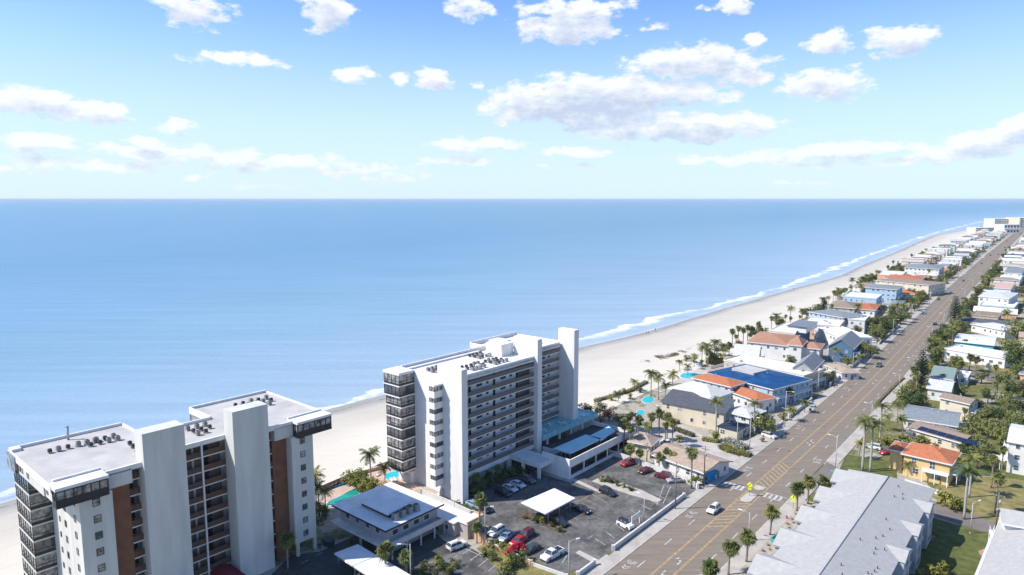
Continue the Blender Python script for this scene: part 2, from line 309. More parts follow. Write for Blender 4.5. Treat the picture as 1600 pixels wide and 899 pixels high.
    ad = nd(t, 'ShaderNodeMath', operation='MULTIPLY_ADD'); ad.inputs[1].default_value = 3.2; L(n2.outputs['Fac'], ad.inputs[0]); L(n1.outputs['Fac'], ad.inputs[2])
    bp = nd(t, 'ShaderNodeBump'); bp.inputs['Strength'].default_value = .55; bp.inputs['Distance'].default_value = .5; L(ad.outputs[0], bp.inputs['Height']); L(bp.outputs[0], b.inputs['Normal'])
    return m
water = ribbon('water', [-9,-5,-2,0]+[3*i for i in range(1,14)]+[45,55,70,90,120,160,220,300,420,600,900,1500,3000,7000,20000,60000,120000], lambda p, d: -.5, water_mat())
def sand_mat():
    m = bpy.data.materials.new('beach_sand'); m.use_nodes = True; t = m.node_tree; b = t.nodes['Principled BSDF']; L = t.links.new
    g = nd(t, 'ShaderNodeNewGeometry'); sd_ = nd(t, 'ShaderNodeAttribute', attribute_name='sd'); rot = -math.atan2(A_.y, A_.x)
    def nz(sc, det, st=(1,1,1), rough=.6):
        mp = nd(t, 'ShaderNodeMapping'); mp.inputs['Rotation'].default_value = (0, 0, rot); mp.inputs['Scale'].default_value = st; L(g.outputs['Position'], mp.inputs[0])
        n = nd(t, 'ShaderNodeTexNoise'); n.inputs['Scale'].default_value = sc; n.inputs['Detail'].default_value = det; n.inputs['Roughness'].default_value = rough; L(mp.outputs[0], n.inputs['Vector']); return n
    wob = nz(.03, 4, (.5,1,1)); a = nd(t, 'ShaderNodeMath', operation='MULTIPLY_ADD'); a.inputs[1].default_value = 14; L(wob.outputs['Fac'], a.inputs[0]); L(sd_.outputs['Fac'], a.inputs[2])
    mr = nd(t, 'ShaderNodeMapRange'); mr.inputs['From Min'].default_value = 12; mr.inputs['From Max'].default_value = -48; L(a.outputs[0], mr.inputs[0])
    r = nd(t, 'ShaderNodeValToRGB'); e = r.color_ramp.elements; e[0].position = 0; e[0].color = (.27,.265,.25,1); e[1].position = 1; e[1].color = (.60,.545,.455,1)
    for p_, c_ in ((.16,(.33,.315,.29,1)),(.25,(.48,.44,.375,1)),(.45,(.51,.465,.39,1)),(.62,(.575,.525,.44,1))): x = r.color_ramp.elements.new(p_); x.color = c_
    L(mr.outputs[0], r.inputs[0])
    st = nz(.09, 9, (.12,1,1), .68); mr2 = nd(t, 'ShaderNodeMapRange'); mr2.inputs['From Min'].default_value = .3; mr2.inputs['From Max'].default_value = .7; mr2.inputs['To Min'].default_value = .93; mr2.inputs['To Max'].default_value = 1.05; L(st.outputs['Fac'], mr2.inputs[0])
    # the wrack line: dark weed left by the last tide
    wl = nz(.9, 6, (.25,1,1), .7); d0 = nd(t, 'ShaderNodeMath', operation='ADD'); d0.inputs[1].default_value = -4.0; L(a.outputs[0], d0.inputs[0])
    ab = nd(t, 'ShaderNodeMath', operation='ABSOLUTE'); L(d0.outputs[0], ab.inputs[0])
    wb = nd(t, 'ShaderNodeMapRange'); wb.inputs['From Min'].default_value = 2.2; wb.inputs['From Max'].default_value = 0; L(ab.outputs[0], wb.inputs[0])
    wm = nd(t, 'ShaderNodeMath', operation='MULTIPLY'); L(wb.outputs[0], wm.inputs[0]); L(wl.outputs['Fac'], wm.inputs[1])
    wr = nd(t, 'ShaderNodeMapRange'); wr.inputs['From Min'].default_value = .36; wr.inputs['From Max'].default_value = .5; wr.inputs['To Max'].default_value = .6; L(wm.outputs[0], wr.inputs[0])
    # footprints and tracks
    fp = nz(1.1, 8, (1,1,1), .8); fr_ = nd(t, 'ShaderNodeMapRange'); fr_.inputs['From Min'].default_value = .35; fr_.inputs['From Max'].default_value = .65; fr_.inputs['To Min'].default_value = .965; fr_.inputs['To Max'].default_value = 1.02; L(fp.outputs['Fac'], fr_.inputs[0])
    k = nd(t, 'ShaderNodeMath', operation='MULTIPLY'); L(mr2.outputs[0], k.inputs[0]); L(fr_.outputs[0], k.inputs[1])
    tw = nz(.012, 3, (.4,1,1)); ta = nd(t, 'ShaderNodeMath', operation='MULTIPLY_ADD'); ta.inputs[1].default_value = 26; L(tw.outputs['Fac'], ta.inputs[0]); L(sd_.outputs['Fac'], ta.inputs[2])
    tb = nd(t, 'ShaderNodeMath', operation='PINGPONG'); tb.inputs[1].default_value = 4.5; L(ta.outputs[0], tb.inputs[0])
    tm = nd(t, 'ShaderNodeMapRange'); tm.inputs['From Min'].default_value = 0; tm.inputs['From Max'].default_value = .5; tm.inputs['To Min'].default_value = .93; tm.inputs['To Max'].default_value = 1; L(tb.outputs[0], tm.inputs[0])
    k2 = nd(t, 'ShaderNodeMath', operation='MULTIPLY'); L(k.outputs[0], k2.inputs[0]); L(tm.outputs[0], k2.inputs[1])
    sc = nd(t, 'ShaderNodeVectorMath', operation='SCALE'); L(r.outputs[0], sc.inputs[0]); L(k2.outputs[0], sc.inputs['Scale'])
    mx = nd(t, 'ShaderNodeMix', data_type='RGBA'); L(wr.outputs[0], mx.inputs[0]); L(sc.outputs[0], mx.inputs[6]); mx.inputs[7].default_value = (.13,.115,.09,1)
    L(mx.outputs[2], b.inputs['Base Color']); b.inputs['Roughness'].default_value = .9; b.inputs['Specular IOR Level'].default_value = .15
    bp = nd(t, 'ShaderNodeBump'); bp.inputs['Strength'].default_value = .3; bp.inputs['Distance'].default_value = .12; L(fp.outputs['Fac'], bp.inputs['Height']); L(bp.outputs[0], b.inputs['Normal'])
    return m
def beach_z(p, d):
    if d > 30: return -2.2
    if d > 0: return -.5-d*.055
    if d > -12: return -.5+(-d)*.035
    return min(.02, -.08+(-d-12)*.008)
def bq(f): return lambda p: max(f(p), prop(p)-.4)
beach = ribbon('beach', [lambda p: prop(p)-.5, bq(lambda p: (prop(p)*.6+shore(p)*.4)), bq(lambda p: min(shore(p)-18, prop(p)*.3+shore(p)*.7))]+[bq(lambda p, k=k: shore(p)+k) for k in (-16,-12,-8,-5,-2)]+[0, 3, 8, 16, 32], beach_z, sand_mat())
def land_mat():
    m = bpy.data.materials.new('land_ground'); m.use_nodes = True; t = m.node_tree; b = t.nodes['Principled BSDF']; L = t.links.new
    g = nd(t, 'ShaderNodeNewGeometry')
    def nz(sc, det, rough=.6):
        n = nd(t, 'ShaderNodeTexNoise'); n.inputs['Scale'].default_value = sc; n.inputs['Detail'].default_value = det; n.inputs['Roughness'].default_value = rough; L(g.outputs['Position'], n.inputs['Vector']); return n
    # grass / bare soil / paving by block: yards on the inland side are greener than the sandy beach side
    n1 = nz(.11, 9, .72); n2 = nz(.8, 8, .7)
    vo = nd(t, 'ShaderNodeTexVoronoi', distance='CHEBYCHEV'); vo.inputs['Scale'].default_value = .07; mp = nd(t, 'ShaderNodeMapping'); mp.inputs['Rotation'].default_value = (0,0,R(-39)); L(g.outputs['Position'], mp.inputs[0]); L(mp.outputs[0], vo.inputs['Vector'])
    sp = nd(t, 'ShaderNodeSeparateColor'); L(vo.outputs['Color'], sp.inputs[0])
    sd_ = nd(t, 'ShaderNodeAttribute', attribute_name='sd'); side = nd(t, 'ShaderNodeMapRange'); side.inputs['From Min'].default_value = -95; side.inputs['From Max'].default_value = -135; side.inputs['To Min'].default_value = -.35; side.inputs['To Max'].default_value = .22; L(sd_.outputs['Fac'], side.inputs[0])
    a = nd(t, 'ShaderNodeMath', operation='ADD'); L(sp.outputs[0], a.inputs[0]); L(side.outputs[0], a.inputs[1])
    a2 = nd(t, 'ShaderNodeMath', operation='MULTIPLY_ADD'); a2.inputs[1].default_value = 1.9; L(n1.outputs['Fac'], a2.inputs[0]); L(a.outputs[0], a2.inputs[2])
    gr = nd(t, 'ShaderNodeMapRange'); gr.inputs['From Min'].default_value = 1.35; gr.inputs['From Max'].default_value = 1.6; L(a2.outputs[0], gr.inputs[0])
    rg = nd(t, 'ShaderNodeValToRGB'); e = rg.color_ramp.elements; e[0].position = .35; e[0].color = (.07,.085,.02,1); e[1].position = .66; e[1].color = (.20,.18,.07,1); L(n2.outputs['Fac'], rg.inputs[0])
    rp = nd(t, 'ShaderNodeValToRGB'); e = rp.color_ramp.elements; e[0].position = .3; e[0].color = (.26,.225,.175,1); e[1].position = .68; e[1].color = (.43,.395,.34,1); L(n2.outputs['Fac'], rp.inputs[0])
    mx = nd(t, 'ShaderNodeMix', data_type='RGBA'); L(gr.outputs[0], mx.inputs[0]); L(rp.outputs[0], mx.inputs[6]); L(rg.outputs[0], mx.inputs[7])
    L(mx.outputs[2], b.inputs['Base Color']); b.inputs['Roughness'].default_value = .9; b.inputs['Specular IOR Level'].default_value = .2
    return m
land = ribbon('ground', [lambda p: min(prop(p)+1.5, shore(p)-4), lambda p: min(shore(p)-95, prop(p)-8), lambda p: shore(p)-140, lambda p: shore(p)-900, lambda p: shore(p)-4000, lambda p: shore(p)-30000], lambda p, d: -.03, land_mat())
# ------------------------------------------------------------------ sheets drawn over the ground
LAYER = [0]
def sheet(name, pts, m, z=0.0, thick=0, kind='structure', label=None):
    """pts are world (x,y); a thin real slab"""
    pts = [Vector((p[0], p[1])) for p in pts]
    ar = sum(pts[i].x*pts[(i+1)%len(pts)].y-pts[(i+1)%len(pts)].x*pts[i].y for i in range(len(pts)))
    if ar < 0: pts.reverse()
    b = MB(); b.prism([(p.x, p.y) for p in pts], z-max(thick, .02), z, bottom=False)
    o = b.build(name, m); o['kind'] = kind; return o
def psheet(name, px, m, z=0.0, **k): return sheet(name, [G(x, y, z) for x, y in px], m, z, **k)
# ------------------------------------------------------------------ the road
RC = [(-390,-349),(-30,70.5),(18.5,128.7),(45.5,161.4),(78.4,201.1),(112,241.8),(148,287),(183.5,333),(340,536),(628,905),(1106,1509),(1500,2000)]
def densify(pts, step=6):
    out = []; pts = [Vector(p) for p in pts]
    for a, b in zip(pts, pts[1:]):
        n = max(1, int((b-a).length/step))
        for i in range(n): out.append(a.lerp(b, i/n))
    out.append(pts[-1])
    for _ in range(30):
        out = [out[0]]+[(out[i-1]+out[i]*2+out[i+1])/4 for i in range(1, len(out)-1)]+[out[-1]]
    return out
RL = densify(RC)
RS = [0]
for a, b in zip(RL, RL[1:]): RS.append(RS[-1]+(b-a).length)
import bisect
def RF(s, t, z=0.0):
    """s metres along the left kerb, t metres to the right of it"""
    i = min(max(bisect.bisect(RS, s)-1, 0), len(RL)-2); f = (s-RS[i])/(RS[i+1]-RS[i]); p = RL[i].lerp(RL[i+1], f)
    a = (RL[min(i+1, len(RL)-1)]-RL[i]).normalized(); n = Vector((a.y, -a.x)); return Vector((p.x+n.x*t, p.y+n.y*t, z))
def RDIR(s):
    i = min(max(bisect.bisect(RS, s)-1, 0), len(RL)-2); a = (RL[i+1]-RL[i]).normalized(); return math.atan2(a.y, a.x)
def RINV(x, y):
    """world point to road coordinates"""
    best = min(range(len(RL)), key=lambda i: (RL[i].x-x)**2+(RL[i].y-y)**2)
    i = min(best, len(RL)-2); a = (RL[i+1]-RL[i]).normalized(); d = Vector((x, y))-RL[i]
    return RS[i]+d.dot(a), d.dot(Vector((a.y, -a.x)))
def strip(name, t0, t1, z0, z1, m, s0=None, s1=None, step=6, kind='structure', gaps=()):
    s0 = RS[0] if s0 is None else s0; s1 = RS[-1] if s1 is None else s1
    b = MB(); n = max(1, int((s1-s0)/step))
    for i in range(n):
        a, c = s0+(s1-s0)*i/n, s0+(s1-s0)*(i+1)/n
        if any(g0 <= (a+c)/2 <= g1 for g0, g1 in gaps): continue
        P = [RF(a, t0), RF(a, t1), RF(c, t1), RF(c, t0)]
        k = len(b.v); b.v += [(p.x, p.y, z0) for p in P]+[(p.x, p.y, z1) for p in P]
        for q in ((4,5,6,7), (0,1,5,4)[::1], (1,2,6,5), (2,3,7,6), (3,0,4,7)): b.f.append(tuple(k+j for j in q)); b.m.append(0); b.sm.append(False)
    o = b.build(name, m); o['kind'] = kind; return o
def asphalt(name, c1, c2, streak=True, cracks=.3):
    m = bpy.data.materials.new(name); m.use_nodes = True; t = m.node_tree; b = t.nodes['Principled BSDF']; L = t.links.new
    g = nd(t, 'ShaderNodeNewGeometry'); mp = nd(t, 'ShaderNodeMapping'); mp.inputs['Rotation'].default_value = (0,0,R(-51)); mp.inputs['Scale'].default_value = (.08,1,1) if streak else (1,1,1); L(g.outputs['Position'], mp.inputs[0])
    n = nd(t, 'ShaderNodeTexNoise'); n.inputs['Scale'].default_value = .9 if streak else .16; n.inputs['Detail'].default_value = 7; n.inputs['Roughness'].default_value = .68; L(mp.outputs[0], n.inputs['Vector'])
    r = nd(t, 'ShaderNodeValToRGB'); e = r.color_ramp.elements; e[0].position = .33; e[0].color = (*c1, 1); e[1].position = .68; e[1].color = (*c2, 1); L(n.outputs['Fac'], r.inputs[0])
    n2 = nd(t, 'ShaderNodeTexNoise'); n2.inputs['Scale'].default_value = .45; n2.inputs['Detail'].default_value = 10; n2.inputs['Roughness'].default_value = .78; n2.inputs['Distortion'].default_value = 1.2; L(g.outputs['Position'], n2.inputs['Vector'])
    mr = nd(t, 'ShaderNodeMapRange'); mr.inputs['From Min'].default_value = .3; mr.inputs['From Max'].default_value = .7; mr.inputs['To Min'].default_value = 1-cracks; mr.inputs['To Max'].default_value = 1+cracks; L(n2.outputs['Fac'], mr.inputs[0])
    sc = nd(t, 'ShaderNodeVectorMath', operation='SCALE'); L(r.outputs[0], sc.inputs[0]); L(mr.outputs[0], sc.inputs['Scale']); L(sc.outputs[0], b.inputs['Base Color'])
    b.inputs['Roughness'].default_value = .85; b.inputs['Specular IOR Level'].default_value = .25; MATS[name] = m; return m
M_road = asphalt('road_asphalt', (.18,.146,.112), (.24,.20,.158), cracks=.1)
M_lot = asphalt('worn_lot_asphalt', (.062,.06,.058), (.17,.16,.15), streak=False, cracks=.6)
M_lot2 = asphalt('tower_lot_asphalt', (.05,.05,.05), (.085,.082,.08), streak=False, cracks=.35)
M_conc = mat('concrete_walk', (.41,.375,.325), .9, .16, .35, detail=8, coord='Object')
M_curb = mat('kerb_concrete', (.45,.42,.37), .9, .15, .8)
M_white = mat('white_road_paint', (.50,.49,.46), .8, .4, 1.2, detail=8)
M_yellow = mat('yellow_road_paint', (.43,.30,.14), .8, .4, 1.2, detail=8)
M_grass = mat('lawn', (.125,.14,.04), .95, .3, .5, col2=(.065,.08,.02), detail=9)
M_dry = mat('dry_lawn', (.27,.22,.085), .95, .3, .4, col2=(.13,.125,.04), detail=9)
RW = 17.2
s_cross, _ = RINV(*G(1165, 765).xy)
s_med = RINV(*G(1172, 782).xy)[0]
road = strip('road', 0, RW, -.12, .03, M_road)
for (a, b) in ((-.0, .45),): pass
S_AT = lambda x, y: RINV(*G(x, y).xy)[0]
s_in1, s_in2 = S_AT(905, 925), S_AT(950, 868)       # car park entrance
s_in3, s_in4 = S_AT(1080, 790), S_AT(1118, 765)
s_rs0, s_rs1 = S_AT(1245, 765), S_AT(1290, 722)       # side street on the inland side
left_gaps = []
strip('kerb', -.35, 0, -.1, .12, M_curb)
strip('kerb', RW, RW+.3, -.1, .12, M_curb, gaps=((s_rs0+8, s_rs1+2),))
strip('pavement', -3.1, -.35, -.1, .13, M_conc)
strip('pavement', RW+.3, RW+3.4, -.1, .13, M_conc, gaps=((s_rs0+8, s_rs1+2),))
# lane lines
def line(name, t, wd, m, s0, s1, z=.006, kind='structure', **k): return strip(name, t-wd/2, t+wd/2, z+.024, z+.03, m, s0, s1, **k)
sA, sB = RINV(0, 95)[0], RS[-1]-60
MED = (s_med-9, s_med+3)
for t in (7.15, 7.42, 10.72, 10.99): line('yellow_lane_line', t, .16 if True else .1, M_yellow, sA, sB)
def dashes(name, t, wd, ln, gap, s0, s1, m):
    b = MB(); s = s0
    while s < s1:
        P = [RF(s, t-wd/2, .036), RF(s, t+wd/2, .036), RF(s+ln, t+wd/2, .036), RF(s+ln, t-wd/2, .036)]
        b.quad(*P); s += ln+gap
    o = b.build(name, m); return struct(o)
sd0 = S_AT(965, 875)
for t in (3.75, 14.1): dashes('white_lane_dashes', t, .22, 3.4, 8.6, sd0, 1700, M_white)
# worn bike-and-chevron sharrows, turn arrows and stop bars
def flat(name, polys, s, t, m, z=.04, flip=1):
    """polys in local (along, across-right) metres"""
    b = MB()
    for p in polys:
        q = [RF(s+a*flip, t+c*flip, z) for a, c in p]
        n = (q[1]-q[0]).cross(q[2]-q[1]).z
        if n < 0: q.reverse()
        b.quad(*q)
    return struct(b.build(name, m))
def ring(cx, cy, r, w_=.12, n=10):
    return [[(cx+cos(2*pi*i/n)*r*1.3, cy+sin(2*pi*i/n)*r), (cx+cos(2*pi*(i+1)/n)*r*1.3, cy+sin(2*pi*(i+1)/n)*r), (cx+cos(2*pi*(i+1)/n)*(r-w_)*1.3, cy+sin(2*pi*(i+1)/n)*(r-w_)), (cx+cos(2*pi*i/n)*(r-w_)*1.3, cy+sin(2*pi*i/n)*(r-w_))] for i in range(n)]
def bar(a, b, w_=.14):
    d = Vector((b[0]-a[0], b[1]-a[1])); n = Vector((-d.y, d.x)).normalized()*w_/2
    return [(a[0]+n.x, a[1]+n.y), (b[0]+n.x, b[1]+n.y), (b[0]-n.x, b[1]-n.y), (a[0]-n.x, a[1]-n.y)]
bike = ring(0, -.62, .42)+ring(0, .62, .42)+[bar((0,-.62),(.75,-.2)), bar((0,-.62),(.1,.05)), bar((.1,.05),(.75,-.2)), bar((.75,-.2),(.8,.42)), bar((0,.62),(.8,.42)), bar((.1,.05),(.8,.42)), bar((.75,-.35),(1.0,-.2)), bar((.8,.42),(1.1,.35))]
chev = [[(2.0,-.75),(2.6,-.05),(2.3,-.05),(1.75,-.7)], [(2.0,.75),(2.6,.05),(2.3,.05),(1.75,.7)], [(2.8,-.75),(3.4,-.05),(3.1,-.05),(2.55,-.7)], [(2.8,.75),(3.4,.05),(3.1,.05),(2.55,.7)]]
for (x, y), f in (((983,877),-1), ((1086,802),-1), ((1175,732),-1), ((1258,668),-1), ((1340,592),-1), ((1346,609),-1), ((1108,854),1), ((1063,896),1), ((1280,724),1), ((1380,625),1), ((1375,545),-1), ((1450,560),1)):
    s, t = RINV(*G(x, y).xy); t = 1.9 if t < 8 else 15.4
    flat('bike_lane_mark', bike+chev, s, t, M_white, flip=f)
arrow = [bar((-1.6,0),(0,0),.3), [(-.15,-.1),(.5,-.9),(.85,-.75),(.15,.15)], [(.3,-1.35),(1.35,-1.05),(.45,-.35)]]
for (x, y, f) in ((1050,873,1),(1029,895,-1),(1258,693,1),(1268,690,-1),(1363,594,1),(1368,600,-1),(1422,540,1),(1430,535,-1),(1480,482,1),(1520,445,-1)):
    s, t = RINV(*G(x, y).xy); flat('turn_arrow', arrow, s, 9.1+(.5 if f > 0 else -.3), M_white, flip=f)
# crosswalk : ladder bars on both sides of the median refuge
for t0, t1 in ((.6, 6.6), (11.6, 16.8)):
    b = MB(); t = t0
    s0_, s1_ = s_cross-1.3, s_cross+1.3
    while t < t1-.5:
        b.quad(RF(s0_, t, .042), RF(s0_, t+.6, .042), RF(s1_, t+.6, .042), RF(s1_, t, .042)); t += 1.2
    for e in (s0_-.25, s1_): b.quad(RF(e, t0-.3, .039), RF(e, t1, .039), RF(e+.25, t1, .039), RF(e+.25, t0-.3, .039))
    struct(b.build('crosswalk', M_white))
b = MB()
for i in range(11):
    s = s_cross-26+i*2.2
    if s < s_cross-8: b.quad(RF(s, 7.6, .038), RF(s+3.0, 10.5, .038), RF(s+3.5, 10.5, .038), RF(s+.5, 7.6, .038))
for i in range(9):
    s = s_cross+7+i*2.2; b.quad(RF(s, 7.6, .038), RF(s-3.0, 10.5, .038), RF(s-2.5, 10.5, .038), RF(s+.5, 7.6, .038))
struct(b.build('yellow_hatching', M_yellow))
for a0, a1 in ((-7.5,-1.6),(1.6,4.4)):
    pts = [RF(s_cross+a0, 8.6), RF(s_cross+a0+.8, 7.75), RF(s_cross+a1-.4, 7.75), RF(s_cross+a1, 8.2), RF(s_cross+a1, 9.9), RF(s_cross+a1-.4, 10.4), RF(s_cross+a0+.8, 10.4), RF(s_cross+a0, 9.6)]
    sheet('median_island', [p.xy for p in pts], M_curb, .15, .15)
# ================================================================== BUILDING KIT
M_stucco = mat('white_stucco', (.71,.69,.66), .85, .10, .5, detail=8, stretch=(1,1,.13))
M_stucco2 = mat('cream_stucco', (.57,.56,.51), .85, .11, .45, detail=8, stretch=(1,1,.13))
M_roofw = mat('white_roof_membrane', (.68,.67,.66), .8, .1, .35, detail=8)
M_roofg = mat('pale_grey_roof_membrane', (.45,.435,.405), .85, .14, .22, detail=8)
M_brown = mat('red_brown_panel', (.215,.10,.06), .85, .16, .5, detail=8)
M_rail = stripes('brown_railing', (.21,.18,.16), (.13,.11,.10), 18, 1)
M_railb = mat('dark_red_brown_railing', (.125,.07,.05), .7, .2, 2)
M_dark = mat('dark_bronze_frame', (.035,.033,.035), .5, .2, 2)
M_gl = glass('dark_window_glass', (.022,.026,.03)); M_glc = mat('curtained_window', (.36,.35,.32), .25, .6, .8, spec=.8, col2=(.035,.04,.045), detail=3)
M_glt = glass('teal_window_glass', (.015,.06,.07))
M_metal = mat('galvanised_metal', (.42,.43,.44), .4, .15, 3, metal=.6)
M_ac = mat('air_conditioner_casing', (.34,.34,.33), .6, .25, 4); M_acd = mat('air_conditioner_dark', (.06,.06,.065), .6, .2, 4)
M_fr_w = mat('white_window_frame', (.7,.7,.68), .6, .05, 2)
M_shade = mat('walkway_wall', (.52,.51,.50), .85, .06, .4)
def wbox(wl, a, z, w_, h, d0, d1):
    """box on a wall. wl=(axis, position, outward sign). a = centre along the wall"""
    ax, pos, sg = wl; lo, hi = sorted((pos+sg*d0, pos+sg*d1))
    return (lo, hi, a-w_/2, a+w_/2, z, z+h) if ax == 'x' else (a-w_/2, a+w_/2, lo, hi, z, z+h)
def window(par, wl, a, z, w_=1.2, h=1.3, fm=None, gm=None, nv=1, nh=1, name='window', fw=.08):
    fm = fm or M_dark; gm = gm or M_gl
    b = MB()
    for k in range(nv+1): b.box(*wbox(wl, a-w_/2+w_*k/nv, z-fw/2, fw, h+fw, -.03, .07))
    for k in range(nh+1): b.box(*wbox(wl, a, z+h*k/nh-fw/2, w_-fw, fw, -.03, .062))
    f = b.build(name, fm, par)
    MB().box(*wbox(wl, a, z+.02, w_-.04, h-.04, -.02, .03)).build('pane', gm, f)
    return f
def door(par, wl, a, z, w_=1.0, h=2.1, m=None, name='door'):
    b = MB(); b.box(*wbox(wl, a, z, w_, h, -.02, .06)); o = b.build(name, m or M_dark, par)
    MB().box(*wbox(wl, a+w_*.35, z+h*.45, .12, .16, .06, .12)).build('handle', M_metal, o); return o
def at_frame(name, o2, th, **k): return empty(name, (o2[0], o2[1], 0), -R(th), **k)
def loc2w(root, x, y, z=0): return Matrix.Translation(root.location) @ Matrix.Rotation(root.rotation_euler.z, 4, 'Z') @ Vector((x, y, z))
# ------------------------------------------------------------------ rooftop condenser prototypes
def ac_unit(kind):
    root = empty('air_conditioner')
    w_, d, h = ((.9,.9,.95) if kind == 0 else (1.5,1.1,1.5) if kind == 2 else (.75,.75,.75))
    MB().box(-w_/2, w_/2, -d/2, d/2, .25, .25+h).build('casing', M_acd if kind == 1 else M_ac, root)
    MB().cyl(0, 0, .25+h, .25+h+.08, w_*.4, 14).build('fan_grille', M_acd, root)
    for sx in (-1, 1): MB().box(sx*w_*.42-.05, sx*w_*.42+.05, -d/2-.15, d/2+.15, 0, .25).build('skid', M_metal, root)
    b = MB()
    for k in range(6): b.box(-w_/2-.015, w_/2+.015, -d/2-.015, d/2+.015, .36+k*h/6.5, .40+k*h/6.5)
    b.build('louvre', M_acd, root); return root
AC = [snapshot(ac_unit(i)) for i in range(3)]
for sn in AC:
    sn[0]['spare'] = 1
def put(sn, loc, rz=0, label=None, cat=None, group=None, sc=None, name=None):
    o = copy_snap(sn); o.location = loc; o.rotation_euler = (0, 0, rz)
    if 'spare' in o: del o['spare']
    if sc: o.scale = sc if hasattr(sc, '__len__') else (sc,)*3
    tag(o, label, cat, group); return o
def ac_cluster(root, x, y, z, n, rows, gap, label, group, rnd, kinds=(0,0,1,1), sc=.8):
    gap *= 1.3; made = []
    for i in range(n):
        r, c = i%rows, i//rows
        p = loc2w(root, x+r*gap*1.25+rnd.uniform(-.15,.15), y+c*gap+rnd.uniform(-.15,.15), z)
        o = put(AC[rnd.choice(kinds)], p, root.rotation_euler.z+rnd.choice((0, pi/2)), label, 'air conditioner', group, sc=sc); made.append(o)
    made.sort(key=lambda o: PX(o.location)[0])
    for i, o in enumerate(made): o['label'] = ordn(i)+' from left, '+label
# ================================================================== CENTRAL TOWER  (x towards the road, y along the coast)
CT = at_frame('apartment_tower', (-12.2, 160.9), 40.5, label='white high-rise with long open walkways and three tall fins, middle of the photo', cat='apartment building')
RZ = 30.2
b = MB(); b.box(-24, -7.3, 1.3, 35, 0, RZ-.9); b.box(-7.3, -3.2, 1.3, 2.6, 0, RZ-.2); b.box(-31, -13.3, 36, 58, 0, RZ-.9); b.box(-24, -13.3, 35, 36, 0, RZ-.9)
b.box(-24, -19, -.2, 1.3, 0, 3.2)
b.build('wall', M_stucco, CT)
b = MB(); b.box(-24, -5.5, 1.3, 35, RZ-.9, RZ-.35); b.box(-31, -11.5, 35, 57, RZ-.9, RZ-.353); roof = b.build('roof', M_roofw, CT)
b = MB()   # parapets, butted end to end
b.box(-24, -23.6, 1.3, 35, RZ-.35, RZ+.9); b.box(-23.6, -22.2, 1.3, 30, RZ-.35, RZ+.15); b.box(-5.9, -5.5, 2.02, 35, RZ-1.3, RZ+.25); b.box(-31, -30.6, 35, 57, RZ-.35, RZ+.9); b.box(-30.6, -11.9, 56.6, 57, RZ-.35, RZ+.25)
b.box(-11.9, -11.5, 37, 55.5, RZ-1.3, RZ+.25); b.box(-23.6, -5.9, 1.3, 1.7, RZ-.35, RZ+.25); b.box(-30.6, -24, 35, 35.4, RZ-.35, RZ+.6)
b.build('parapet', M_stucco, roof)
b = MB(); b.box(-19.5, -13.4, 29.8, 35, RZ-.35, 33.4); b.box(-24.5, -19.5, 36.5, 41, RZ-.35, 32.4); b.build('penthouse', M_stucco, roof)
for q in ((-9.5, -8.3, 14.6, 15.8), (-17.6, -16.2, 27.0, 28.4)): MB().box(*q, RZ-.35, RZ+.9).build('hatch', M_stucco2, roof)
for (x0, x1, y0, y1, z1) in ((-8.5,0,0,2,33.9),(-13.2,-4.2,35.0,37,35.3),(-12.6,-6.4,56.0,58.4,34.6)):
    MB().box(x0, x1, y0, y1, 0, z1).build('fin', M_stucco, CT)
# walkways
SL = [4.2+2.9*k for k in range(9)]
for sec, (y0, y1, xe, xw) in enumerate(((2.0,35,-5.5,-7.3),(37,55.2,-11.5,-13.3))):
    for k, z in enumerate(SL):
        if sec and z < 6: continue
        s = MB().box(xw, xe, y0, y1, z-.22, z).build('walkway_slab', M_stucco, CT)
        b = MB(); b.box(xe-.1, xe-.04, y0, y1, z+.08, z+1.02)
        for i in range(int((y1-y0)/1.6)+1): b.box(xe-.13, xe-.02, y0+i*1.6, y0+i*1.6+.08, z, z+1.05)
        b.box(xe-.14, xe-.01, y0, y1, z+1.05, z+1.12)
        b.build('railing', M_rail, s)
        yy = y0
        j = 0
        while yy+3.5 < y1-(4 if sec == 0 else 0):
            window(CT, ('x', xw, 1), yy+2.3, z+1.3, 2.1, .8, nv=2, fw=.06)
            if yy+6.2 < y1-(4 if sec == 0 else 0): window(s, ('x', xw, 1), yy+5.5, z+1.35, .8, .6, name='small_window')
            if yy+9 < y1: door(s, ('x', xw, 1), yy+8.2, z, .95, 2.1, name='walkway_door')
            yy += 9.6; j += 1
        if sec == 0: MB().box(xw, xw+.12, 29.6, 34.9, z, z+2.6).build('stair_screen', mat('taupe_panel', (.16,.13,.115), .8, .15, .6), s)
b = MB()
for x, y in ((-6.1,6),(-6.1,12),(-6.1,18),(-6.1,24),(-6.1,30)): b.box(x-.25, x+.25, y-.25, y+.25, 0, 4)
b.build('column', M_stucco, CT)
b = MB(); b.box(-8.4, -5.2, 2.02, 34.9, 3.2, 3.96); b.build('ground_canopy', M_stucco, CT)
